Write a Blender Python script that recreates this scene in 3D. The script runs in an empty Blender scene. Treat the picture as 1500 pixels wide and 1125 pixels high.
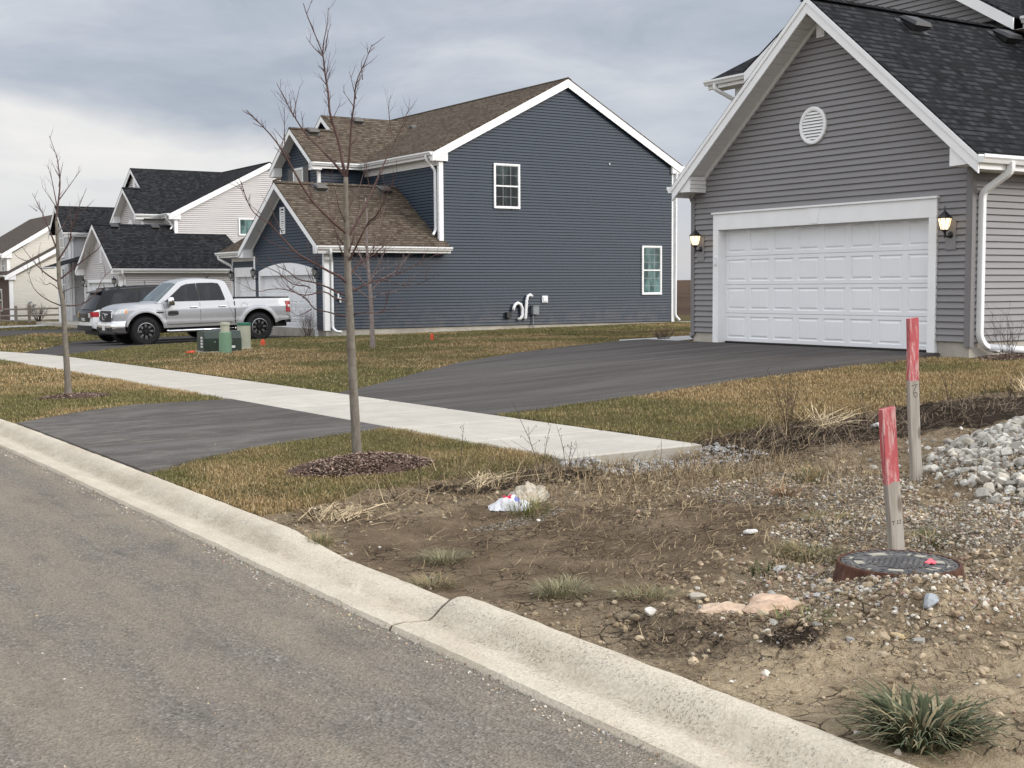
import bpy, bmesh, math, random
import numpy as np
from mathutils import Vector, Matrix

random.seed(7)
rng = np.random.default_rng(11)
scene = bpy.context.scene
COL = scene.collection
V = Vector

# ------------------------------------------------------------------ objects
def tag(o, label=None, cat=None, group=None, kind=None):
    if label: o['label'] = label
    if cat: o['category'] = cat
    if group: o['group'] = group
    if kind: o['kind'] = kind
    return o

def empty(name, loc, label, cat, group=None, rz=0.0):
    o = bpy.data.objects.new(name, None)
    COL.objects.link(o)
    o.location = loc
    o.rotation_euler = (0, 0, rz)
    o.empty_display_size = 0.2
    return tag(o, label, cat, group)

class MB:
    """collects polygons, then links them as one mesh object"""
    def __init__(s):
        s.v = []; s.f = []; s.m = []; s.uv = []
    def poly(s, pts, mi=0, uv=None):
        b = len(s.v)
        s.v.extend([tuple(p) for p in pts])
        s.f.append(tuple(range(b, b + len(pts))))
        s.m.append(mi)
        s.uv.append(uv)
    def hexa(s, p, a, b, c, mi=0):
        p, a, b, c = V(p), V(a), V(b), V(c)
        q = [p, p+a, p+a+b, p+b, p+c, p+a+c, p+a+b+c, p+b+c]
        for i in ((0,3,2,1),(4,5,6,7),(0,1,5,4),(1,2,6,5),(2,3,7,6),(3,0,4,7)):
            s.poly([q[j] for j in i], mi)
        return s
    def box(s, x0, x1, y0, y1, z0, z1, mi=0):
        return s.hexa((x0,y0,z0), (x1-x0,0,0), (0,y1-y0,0), (0,0,z1-z0), mi)
    def cbox(s, c, sx, sy, sz, mi=0):
        return s.box(c[0]-sx/2, c[0]+sx/2, c[1]-sy/2, c[1]+sy/2, c[2]-sz/2, c[2]+sz/2, mi)
    def prism(s, pts, ext, mi=0, caps=True):
        ext = V(ext); a = [V(p) for p in pts]; b = [p+ext for p in a]
        n = len(a)
        for i in range(n):
            j = (i+1) % n
            s.poly([a[i], a[j], b[j], b[i]], mi)
        if caps:
            s.poly(a[::-1], mi); s.poly(b, mi)
        return s
    def tube(s, path, rad, n=6, mi=0, cap=True, rect=None, up=None):
        path = [V(p) for p in path]
        if not isinstance(rad, (list, tuple)): rad = [rad]*len(path)
        t0 = (path[1]-path[0]).normalized()
        ref = V(up) if up else (V((0,0,1)) if abs(t0.z) < .9 else V((1,0,0)))
        side = t0.cross(ref).normalized()
        rings = []
        for i, p in enumerate(path):
            if i == 0: t = path[1]-path[0]
            elif i == len(path)-1: t = path[-1]-path[-2]
            else: t = (path[i+1]-p).normalized() + (p-path[i-1]).normalized()
            t = t.normalized() if t.length > 1e-9 else t0
            side = side - t*side.dot(t)
            side = side.normalized() if side.length > 1e-6 else t.orthogonal().normalized()
            bn = side.cross(t)
            ring = []
            if rect:
                w, h, k = rect
                for (a, b) in ((w,h-k),(w-k,h),(-w+k,h),(-w,h-k),(-w,-h+k),(-w+k,-h),(w-k,-h),(w,-h+k)):
                    ring.append(p + side*a + bn*b)
            else:
                for k in range(n):
                    an = 2*math.pi*k/n
                    ring.append(p + (side*math.cos(an) + bn*math.sin(an))*rad[i])
            rings.append(ring)
        b = len(s.v); n = len(rings[0])
        for r in rings: s.v.extend([tuple(p) for p in r])
        for i in range(len(rings)-1):
            for k in range(n):
                a0 = b+i*n+k; a1 = b+i*n+(k+1) % n
                s.f.append((a0, a1, a1+n, a0+n)); s.m.append(mi); s.uv.append(None)
        if cap:
            s.f.append(tuple(b+k for k in range(n))[::-1]); s.m.append(mi); s.uv.append(None)
            e = b+(len(rings)-1)*n
            s.f.append(tuple(e+k for k in range(n))); s.m.append(mi); s.uv.append(None)
        return s
    def lathe(s, prof, c=(0,0,0), n=32, axis='z', mi=0, a0=0.0, a1=2*math.pi):
        """prof: list of (radius, height)"""
        full = abs(a1-a0-2*math.pi) < 1e-6
        m = n if full else n+1
        b = len(s.v)
        for (r, h) in prof:
            for k in range(m):
                an = a0+(a1-a0)*k/n
                x, y = r*math.cos(an), r*math.sin(an)
                if axis == 'z': q = (c[0]+x, c[1]+y, c[2]+h)
                elif axis == 'y': q = (c[0]+x, c[1]+h, c[2]+y)
                else: q = (c[0]+h, c[1]+x, c[2]+y)
                s.v.append(q)
        for i in range(len(prof)-1):
            for k in range(n):
                k1 = (k+1) % m
                s.f.append((b+i*m+k, b+i*m+k1, b+(i+1)*m+k1, b+(i+1)*m+k)); s.m.append(mi); s.uv.append(None)
        return s
    def grid(s, P, mi=0, closed=False):
        """P[i][j] -> point"""
        b = len(s.v); ni, nj = len(P), len(P[0])
        for r in P: s.v.extend([tuple(p) for p in r])
        for i in range(ni-1):
            for j in range(nj-1 if not closed else nj):
                j1 = (j+1) % nj
                s.f.append((b+i*nj+j, b+(i+1)*nj+j, b+(i+1)*nj+j1, b+i*nj+j1)); s.m.append(mi); s.uv.append(None)
        return s
    def build(s, name, mats, parent=None, smooth=False, org=None, weld=False):
        me = bpy.data.meshes.new(name)
        vs = np.array(s.v, dtype=float).reshape(-1, 3)
        if org is None and parent is not None and parent.get('_org') is not None:
            org = parent['_org']
        if org is not None: vs = vs - np.array(org)
        me.from_pydata(vs.tolist(), [], s.f)
        if not isinstance(mats, (list, tuple)): mats = [mats]
        for m in mats: me.materials.append(m)
        if len(mats) > 1: me.polygons.foreach_set('material_index', s.m)
        if any(u is not None for u in s.uv):
            ul = me.uv_layers.new(name='UVMap')
            flat = []
            for f, u in zip(s.f, s.uv):
                for k in range(len(f)):
                    flat.extend(u[k] if u is not None else (0.0, 0.0))
            ul.data.foreach_set('uv', flat)
        if smooth: me.polygons.foreach_set('use_smooth', [True]*len(me.polygons))
        me.update()
        if weld:
            bm = bmesh.new(); bm.from_mesh(me)
            bmesh.ops.remove_doubles(bm, verts=bm.verts, dist=1e-4)
            bmesh.ops.recalc_face_normals(bm, faces=bm.faces)
            bm.to_mesh(me); bm.free()
        o = bpy.data.objects.new(name, me)
        COL.objects.link(o)
        if parent is not None:
            o.parent = parent
            if parent.get('_org') is not None: o['_org'] = parent['_org']
        return o

def np_mesh(name, verts, faces_flat, nper, mats, parent=None, col=None, smooth=False):
    """fast mesh from numpy; all faces have nper corners; col: per-vertex rgb"""
    me = bpy.data.meshes.new(name)
    nv = len(verts); nf = len(faces_flat)//nper
    me.vertices.add(nv); me.vertices.foreach_set('co', np.asarray(verts, dtype=np.float32).ravel())
    me.loops.add(nf*nper); me.loops.foreach_set('vertex_index', np.asarray(faces_flat, dtype=np.int32))
    me.polygons.add(nf)
    me.polygons.foreach_set('loop_start', np.arange(0, nf*nper, nper, dtype=np.int32))
    if not isinstance(mats, (list, tuple)): mats = [mats]
    for m in mats: me.materials.append(m)
    me.update(calc_edges=True)
    me.polygons.foreach_set('use_smooth', np.full(nf, bool(smooth)))
    if col is not None:
        a = me.color_attributes.new('tint', 'FLOAT_COLOR', 'POINT')
        c = np.ones((nv, 4), dtype=np.float32); c[:, :col.shape[1]] = col
        a.data.foreach_set('color', c.ravel())
    o = bpy.data.objects.new(name, me)
    COL.objects.link(o)
    if parent is not None: o.parent = parent
    return o

# ------------------------------------------------------------------ noise
def _h(ix, iy, seed):
    n = (ix*374761393 + iy*668265263 + seed*1442695041) & 0xFFFFFFFF
    n = ((n ^ (n >> 13))*1274126177) & 0xFFFFFFFF
    n = n ^ (n >> 16)
    return (n & 0xFFFFFF)/float(0xFFFFFF)

def vnoise(x, y, seed=0):
    x = np.asarray(x, float); y = np.asarray(y, float)
    xi = np.floor(x).astype(np.int64); yi = np.floor(y).astype(np.int64)
    fx = x-xi; fy = y-yi
    fx = fx*fx*(3-2*fx); fy = fy*fy*(3-2*fy)
    a = _h(xi, yi, seed); b = _h(xi+1, yi, seed); c = _h(xi, yi+1, seed); d = _h(xi+1, yi+1, seed)
    return (a*(1-fx)+b*fx)*(1-fy)+(c*(1-fx)+d*fx)*fy

def fbm(x, y, oct=4, seed=0, gain=.5):
    s = 0; a = 1; t = 0
    for i in range(oct):
        s = s + a*vnoise(x*2**i, y*2**i, seed+i*17); t += a; a *= gain
    return s/t          # 0..1

def sstep(a, b, x):
    t = np.clip((x-a)/(b-a), 0, 1)
    return t*t*(3-2*t)

def in_poly(x, y, poly):
    x = np.asarray(x); y = np.asarray(y)
    r = np.zeros(x.shape, bool); n = len(poly); j = n-1
    for i in range(n):
        xi, yi = poly[i]; xj, yj = poly[j]
        c = ((yi > y) != (yj > y)) & (x < (xj-xi)*(y-yi)/((yj-yi) if yj != yi else 1e-9)+xi)
        r ^= c; j = i
    return r

# ------------------------------------------------------------------ node helper
class NT:
    def __init__(s, name, rough=.6, spec=.35):
        s.mat = bpy.data.materials.new(name); s.mat.use_nodes = True
        s.t = s.mat.node_tree; s.n = s.t.nodes; s.bsdf = s.n['Principled BSDF']
        s.bsdf.inputs['Roughness'].default_value = rough
        s.bsdf.inputs['Specular IOR Level'].default_value = spec
    def add(s, typ, ins=None, **props):
        nd = s.n.new(typ)
        for k, v in props.items(): setattr(nd, k, v)
        for k, v in (ins or {}).items():
            inp = nd.inputs[k]
            if isinstance(v, bpy.types.NodeSocket): s.t.links.new(v, inp)
            else: inp.default_value = v
        return nd
    def set(s, key, v):
        inp = s.bsdf.inputs[key]
        if isinstance(v, bpy.types.NodeSocket): s.t.links.new(v, inp)
        else: inp.default_value = v
    def pos(s):
        return s.add('ShaderNodeNewGeometry').outputs['Position']
    def obj(s):
        return s.add('ShaderNodeTexCoord').outputs['Object']
    def uv(s):
        return s.add('ShaderNodeTexCoord').outputs['UV']
    def scale(s, vec, sc):
        return s.add('ShaderNodeMapping', {'Vector': vec, 'Scale': sc}).outputs[0]
    def noise(s, vec, sc, det=3, rough=.55, dist=0.0):
        return s.add('ShaderNodeTexNoise', {'Vector': vec, 'Scale': sc, 'Detail': det, 'Roughness': rough, 'Distortion': dist}).outputs[0]
    def voro(s, vec, sc, feature='F1', out=0, rand=1.0):
        return s.add('ShaderNodeTexVoronoi', {'Vector': vec, 'Scale': sc, 'Randomness': rand}, feature=feature).outputs[out]
    def ramp(s, fac, stops, interp='LINEAR'):
        r = s.add('ShaderNodeValToRGB', {'Fac': fac}); cr = r.color_ramp; cr.interpolation = interp
        while len(cr.elements) < len(stops): cr.elements.new(.5)
        for e, (p, c) in zip(cr.elements, stops):
            e.position = p; e.color = c if len(c) == 4 else (*c, 1)
        return r.outputs[0]
    def gray(s, fac, stops):
        return s.ramp(fac, [(p, (v, v, v)) for p, v in stops])
    def mix(s, fac, a, b, typ='MIX'):
        m = s.add('ShaderNodeMix', data_type='RGBA', blend_type=typ)
        for k, v in ((0, fac), (6, a), (7, b)):
            if isinstance(v, bpy.types.NodeSocket): s.t.links.new(v, m.inputs[k])
            else: m.inputs[k].default_value = (*v, 1) if isinstance(v, tuple) and len(v) == 3 else v
        return m.outputs[2]
    def math(s, op, a, b=0.0):
        m = s.add('ShaderNodeMath', operation=op)
        for k, v in ((0, a), (1, b)):
            if isinstance(v, bpy.types.NodeSocket): s.t.links.new(v, m.inputs[k])
            else: m.inputs[k].default_value = v
        return m.outputs[0]
    def bump(s, h, strength=.3, dist=.02, normal=None):
        b = s.add('ShaderNodeBump', {'Height': h, 'Strength': strength, 'Distance': dist})
        if normal is not None: s.t.links.new(normal, b.inputs['Normal'])
        s.t.links.new(b.outputs[0], s.bsdf.inputs['Normal'])
        return b.outputs[0]

def simple(name, col, rough=.5, spec=.35, metal=0.0, var=.06, sc=6.0, grime=0.0, bump=0.0):
    n = NT(name, rough, spec)
    p = n.obj()
    a = n.noise(p, sc, 4)
    lo = tuple(c*(1-var) for c in col); hi = tuple(min(1, c*(1+var)) for c in col)
    c = n.ramp(a, [(.3, lo), (.7, hi)])
    if grime > 0:
        g = n.gray(n.noise(p, sc*.35, 5, .7), [(.45, 0.0), (.75, grime)])
        c = n.mix(g, c, (.16, .13, .10))
    n.set('Base Color', c); n.set('Metallic', metal)
    if bump > 0: n.bump(n.noise(p, sc*14, 3), bump, .004)
    return n.mat
# ------------------------------------------------------------------ materials
def siding_mat(name, col, gap=(.5, .5, .5)):
    n = NT(name, .55, .3)
    p = n.pos()
    streak = n.noise(n.scale(p, (.6, .6, 9.8)), 1.3, 3)
    fine = n.noise(n.scale(p, (9, 9, 60)), 2.0, 3, .6)
    big = n.noise(p, .35, 3)
    c = n.ramp(streak, [(.32, tuple(x*.93 for x in col)), (.68, tuple(x*1.06 for x in col))])
    c = n.mix(.10, c, n.ramp(fine, [(.3, tuple(x*.55 for x in col)), (.7, tuple(x*1.5 for x in col))]))
    c = n.mix(n.gray(big, [(.45, 0.0), (.75, .10)]), c, tuple(x*.78 for x in col))
    zz = n.add('ShaderNodeSeparateXYZ', {'Vector': p}).outputs[2]
    low = n.add('ShaderNodeMapRange', {'Value': zz, 'From Min': 1.2, 'From Max': .2}).outputs[0]
    c = n.mix(n.math('MULTIPLY', low, n.gray(n.noise(p, 2.6, 5, .7), [(.40, 0.0), (.75, .38)])), c, (.20, .17, .135))
    n.set('Base Color', c)
    n.bump(fine, .10, .004)
    return n.mat

def shingle_mat(name, cols, dark):
    n = NT(name, .95, .04)
    uv = n.uv()
    bk = n.add('ShaderNodeTexBrick', {'Vector': uv, 'Color1': (0, 0, 0, 1), 'Color2': (1, 1, 1, 1), 'Mortar': (.5, .5, .5, 1),
               'Scale': 1.0, 'Mortar Size': .004, 'Brick Width': .21, 'Row Height': .143, 'Bias': 0.0, 'Mortar Smooth': .1}, offset=.37, squash=.8, squash_frequency=3)
    bk2 = n.add('ShaderNodeTexBrick', {'Vector': n.add('ShaderNodeMapping', {'Vector': uv, 'Location': (.17, 0, 0)}).outputs[0], 'Color1': (0, 0, 0, 1), 'Color2': (1, 1, 1, 1), 'Mortar': (.5, .5, .5, 1),
               'Scale': 1.0, 'Mortar Size': 0.0, 'Brick Width': .13, 'Row Height': .143, 'Bias': .1}, offset=.61)
    k = n.mix(.5, bk.outputs[0], bk2.outputs[0])
    c = n.ramp(k, [(.15, cols[0]), (.5, cols[1]), (.85, cols[2])])
    gran = n.noise(uv, 160, 2)
    c = n.mix(n.gray(gran, [(.3, 0.0), (.75, .35)]), c, tuple(x*1.7 for x in cols[1]))
        # butt edge of the laminated tabs: saw along v, stepped by tab
    sep = n.add('ShaderNodeSeparateXYZ', {'Vector': uv})
    saw = n.math('FRACT', n.math('DIVIDE', sep.outputs[1], .143))
    tab = n.gray(k, [(.35, 0.0), (.65, 1.0)])
    h = n.math('ADD', n.math('MULTIPLY', n.math('SUBTRACT', 1.0, saw), .6), n.math('MULTIPLY', tab, .55))
    edge = n.math('MULTIPLY', n.gray(saw, [(.62, 0.0), (.80, 1.0)]), n.gray(k, [(.3, .1), (.65, .85)]))
    c = n.mix(n.math('MULTIPLY', edge, .95), c, dark)
    n.set('Base Color', c)
    n.bump(n.math('ADD', h, n.math('MULTIPLY', gran, .25)), .55, .012)
    return n.mat

M = {}
M['white'] = simple('white_trim', (.79, .79, .785), .45, .35, var=.03, sc=3, grime=.05)
M['soffit'] = simple('white_soffit', (.66, .65, .63), .55, .3, var=.03, sc=2)
M['gutter'] = simple('white_gutter', (.76, .765, .76), .35, .4, var=.03, sc=2.5, grime=.08)
M['door_white'] = simple('door_white', (.755, .765, .775), .45, .35, var=.025, sc=1.6, grime=.04)
M['blue_siding'] = siding_mat('blue_siding', (.029, .042, .061))
M['gray_siding'] = siding_mat('gray_siding', (.225, .217, .219))
M['gray_trim'] = simple('gray_trim', (.180, .172, .172), .55, .3, var=.04)
M['pale_siding'] = siding_mat('pale_siding', (.52, .495, .485))
M['white_gray_siding'] = siding_mat('white_gray_siding', (.50, .50, .51))
M['cream_siding'] = siding_mat('cream_siding', (.62, .59, .52))
M['black_shingle'] = shingle_mat('charcoal_shingle', [(.009, .009, .010), (.020, .0205, .022), (.043, .044, .047)], (.002, .002, .0025))
M['brown_shingle'] = shingle_mat('weathered_brown_shingle', [(.040, .030, .023), (.085, .068, .051), (.145, .118, .090)], (.010, .008, .006))
M['far_shingle'] = shingle_mat('taupe_shingle', [(.06, .05, .042), (.09, .075, .064), (.12, .10, .085)], (.025, .02, .018))
M['vent_dark'] = simple('roof_vent_black', (.03, .03, .032), .5, .4)
M['vent_brown'] = simple('roof_vent_brown', (.085, .078, .070), .5, .4)
M['foundation'] = simple('foundation_concrete', (.40, .37, .32), .85, .2, var=.18, sc=2.2, grime=.25, bump=.3)
M['black_metal'] = simple('black_metal', (.012, .012, .013), .4, .5)
M['brick'] = simple('brown_brick', (.11, .075, .06), .85, .2, var=.25, sc=18)
M['stone'] = simple('pale_stone', (.50, .49, .47), .85, .2, var=.2, sc=9, grime=.2, bump=.5)
M['gray_box'] = simple('gray_metal_box', (.20, .22, .23), .45, .4)
M['pvc'] = simple('white_pvc', (.74, .75, .76), .3, .45, var=.03, sc=4, grime=.06)
M['wood_rail'] = simple('weathered_rail', (.27, .23, .19), .85, .2, var=.2, sc=8)

def glass_mat(name, col=(.012, .014, .014), tint=(.045, .06, .058)):
    n = NT(name, .05, .30)
    p = n.pos()
    k = n.noise(n.scale(p, (1.6, 1.6, .5)), 1.7, 3)
    n.set('Base Color', n.ramp(k, [(.45, col), (.62, tint)]))
    n.bump(n.noise(p, 1.2, 2), .04, .02)
    return n.mat
M['glass'] = glass_mat('window_glass')
M['glass_teal'] = glass_mat('window_glass_teal', (.04, .07, .07), (.14, .24, .23))
M['car_glass'] = glass_mat('tinted_car_glass', (.006, .007, .008), (.018, .02, .022))
M['windshield'] = glass_mat('windshield_glass', (.05, .075, .08), (.10, .14, .145))

def lamp_mat():
    n = NT('lit_lamp_glass', .3, .4)
    k = n.noise(n.scale(n.obj(), (30, 30, 6)), 1.0, 2)
    n.set('Base Color', (.9, .82, .68, 1))
    n.set('Emission Color', n.ramp(k, [(.3, (1, .62, .28)), (.7, (1, .86, .62))]))
    n.set('Emission Strength', 1.7)
    return n.mat
M['lamp_lit'] = lamp_mat()
M['pale_glass'] = simple('pale_lamp_and_window_glass', (.32, .31, .28), .2, .5)

def asphalt_road():
    n = NT('road_asphalt', .95, .05)
    p = n.pos()
    agg = n.voro(p, 72, 'F1', 1)
    agg2 = n.noise(p, 55, 4, .7)
    fleck = n.ramp(agg, [(.0, (.085, .080, .072)), (.45, (.180, .169, .152)), (.8, (.265, .249, .222)), (1.0, (.48, .45, .395))])
    dust_big = n.noise(n.scale(p, (1.25, .22, 1)), 1.4, 5, .62)
    dust_mid = n.noise(n.scale(p, (2.2, .8, 1)), 2.3, 5, .65)
    tracks = n.noise(n.scale(p, (2.6, .05, 1)), 1.2, 2)
    d = n.math('ADD', n.math('MULTIPLY', dust_big, .5), n.math('ADD', n.math('MULTIPLY', dust_mid, .3), n.math('MULTIPLY', tracks, .3)))
    df = n.gray(d, [(.41, .12), (.53, .48), (.65, .90)])
    dustc = n.ramp(agg2, [(.3, (.22, .187, .143)), (.7, (.395, .342, .268))])
    c = n.mix(df, fleck, dustc)
    dark = n.gray(n.noise(n.scale(p, (2.6, 1.1, 1)), 1.1, 5, .6), [(.54, 0.0), (.72, .55)])
    c = n.mix(dark, c, n.mix(.5, fleck, (.07, .068, .066)))
    # pale stones lying on it
    v = n.add('ShaderNodeTexVoronoi', {'Vector': p, 'Scale': 14.0}, feature='F1')
    st = n.math('MULTIPLY', n.gray(v.outputs[0], [(.05, 1.0), (.09, 0.0)]), n.gray(n.add('ShaderNodeSeparateColor', {'Color': v.outputs[1]}).outputs[0], [(.72, 0.0), (.75, 1.0)]))
    c = n.mix(n.math('MULTIPLY', st, .75), c, (.46, .43, .38))
    n.set('Base Color', c)
    n.bump(n.math('ADD', n.voro(p, 72), n.math('ADD', n.math('MULTIPLY', agg2, 1.2), n.math('MULTIPLY', dust_mid, 1.2))), 1.0, .016)
    return n.mat

def asphalt_drive(name, base=.045):
    n = NT(name, .92, .06)
    p = n.pos()
    agg = n.noise(p, 70, 3, .7)
    b = base
    c = n.ramp(agg, [(.3, (b*.64, b*.58, b*.54)), (.6, (b*1.28, b*1.17, b*1.10)), (.8, (b*2.2, b*2.02, b*1.88))])
    wide = n.noise(n.scale(p, (.16, 1.5, 1)), 1.5, 5, .65)
    c = n.mix(n.gray(wide, [(.42, 0.0), (.66, .55)]), c, (b*2.1, b*1.95, b*1.88))
    dust = n.noise(n.scale(p, (.9, 1.6, 1)), 2.6, 6, .72)
    sep = n.add('ShaderNodeSeparateXYZ', {'Vector': p})
    near = n.gray(n.add('ShaderNodeMapRange', {'Value': sep.outputs[0], 'From Min': 3.6, 'From Max': 7.4}).outputs[0], [(0.0, 1.0), (1.0, .12)])
    c = n.mix(n.math('MULTIPLY', n.gray(dust, [(.46, .12), (.70, .62)]), near), c, (.23, .208, .178))
    lane = n.noise(n.scale(p, (.05, 2.0, 1)), 1.0, 3)
    c = n.mix(n.gray(lane, [(.50, 0.0), (.62, .28)]), c, (b*2.6, b*2.5, b*2.4))
    v = n.add('ShaderNodeTexVoronoi', {'Vector': p, 'Scale': 7.0}, feature='F1')
    leaf = n.math('MULTIPLY', n.gray(v.outputs[0], [(.05, 1.0), (.08, 0.0)]), n.gray(n.add('ShaderNodeSeparateColor', {'Color': v.outputs[1]}).outputs[0], [(.86, 0.0), (.88, 1.0)]))
    c = n.mix(n.math('MULTIPLY', leaf, .7), c, (.20, .15, .10))
    n.set('Base Color', c)
    n.bump(n.math('ADD', agg, n.math('MULTIPLY', n.voro(p, 120), .6)), .5, .008)
    return n.mat

def concrete(name, col, dirt, dirtamt, pits=.5, broom=False, flow=None, stain=.3, rough=.25):
    n = NT(name, .88, .18)
    p = n.pos()
    a = n.noise(p, 3.5, 5, .65); f = n.noise(p, 60, 3, .7)
    c = n.ramp(a, [(.3, tuple(x*.88 for x in col)), (.7, tuple(min(.9, x*1.07) for x in col))])
    c = n.mix(rough, c, n.ramp(f, [(.3, tuple(x*.6 for x in col)), (.7, tuple(min(.95, x*1.25) for x in col))]))
    d = n.noise(n.scale(p, (1.6, .5, 1.6)), 2.2, 6, .7)
    c = n.mix(n.gray(d, [(.45, 0.0), (.70, dirtamt)]), c, dirt)
    if flow:
        fx = n.add('ShaderNodeSeparateXYZ', {'Vector': p}).outputs[0]
        fd = n.add('ShaderNodeMapRange', {'Value': n.math('ABSOLUTE', n.math('SUBTRACT', fx, flow)), 'From Min': .10, 'From Max': .0}).outputs[0]
        fm = n.math('MULTIPLY', fd, n.gray(n.noise(n.scale(p, (3, 1.2, 3)), 4.0, 6, .7), [(.36, 0.0), (.62, 1.0)]))
        c = n.mix(n.math('MULTIPLY', fm, .6), c, n.ramp(f, [(.3, tuple(x*.5 for x in dirt)), (.7, tuple(x*1.2 for x in dirt))]))
    # small pits and specks
    pit = n.gray(n.noise(p, 85, 2, .5), [(.60, 0.0), (.68, 1.0)])
    pk = n.gray(n.noise(n.scale(p, (2.2, .8, 2.2)), 3.5, 5, .7), [(.46, 0.0), (.60, 1.0)])
    c = n.mix(n.math('MULTIPLY', n.math('MULTIPLY', pit, pk), pits), c, tuple(x*.38 for x in dirt))
    s = n.noise(n.scale(p, (.8, 2.6, 1)), 1.6, 4)
    c = n.mix(n.gray(s, [(.5, 0.0), (.72, stain)]), c, tuple(x*.66 for x in col))
    if broom:                            # each slab was poured on its own: slightly different tone
        sy = n.add('ShaderNodeSeparateXYZ', {'Vector': p}).outputs[1]
        cell = n.math('FLOOR', n.math('DIVIDE', n.math('SUBTRACT', sy, 8.789), 1.5))
        wnz = n.add('ShaderNodeTexWhiteNoise', {'W': cell}, noise_dimensions='1D').outputs[0]
        c = n.mix(n.math('MULTIPLY', wnz, .22), c, tuple(x*.62 for x in col))
        ed = n.math('ABSOLUTE', n.math('SUBTRACT', n.math('FRACT', n.math('DIVIDE', n.math('SUBTRACT', sy, 8.789), 1.5)), .5))
        c = n.mix(n.gray(ed, [(.480, 0.0), (.496, .55)]), c, tuple(x*.45 for x in dirt))
    n.set('Base Color', c)
    h = n.math('ADD', n.math('MULTIPLY', f, .8), n.math('SUBTRACT', n.math('MULTIPLY', a, 1.2), n.math('MULTIPLY', n.math('MULTIPLY', pit, pk), 1.0)))
    if broom:
        w = n.noise(n.scale(p, (4, 160, 4)), 1.0, 2)
        h = n.math('ADD', h, n.math('MULTIPLY', w, .8))
    n.bump(h, .8 if flow else .5, .012 if flow else .008)
    return n.mat

M['road'] = asphalt_road()
M['drive'] = asphalt_drive('driveway_asphalt', .068)
M['drive_far'] = asphalt_drive('far_driveway_asphalt', .05)
M['curb'] = concrete('curb_concrete', (.565, .505, .405), (.38, .31, .22), .50, pits=.18, stain=.2, flow=3.01, rough=.5)
M['walk'] = concrete('sidewalk_concrete', (.50, .47, .41), (.37, .33, .27), .35, pits=.15, broom=True, stain=.35)
M['slab'] = concrete('slab_concrete', (.44, .44, .43), (.35, .33, .30), .25, pits=.1)

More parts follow.
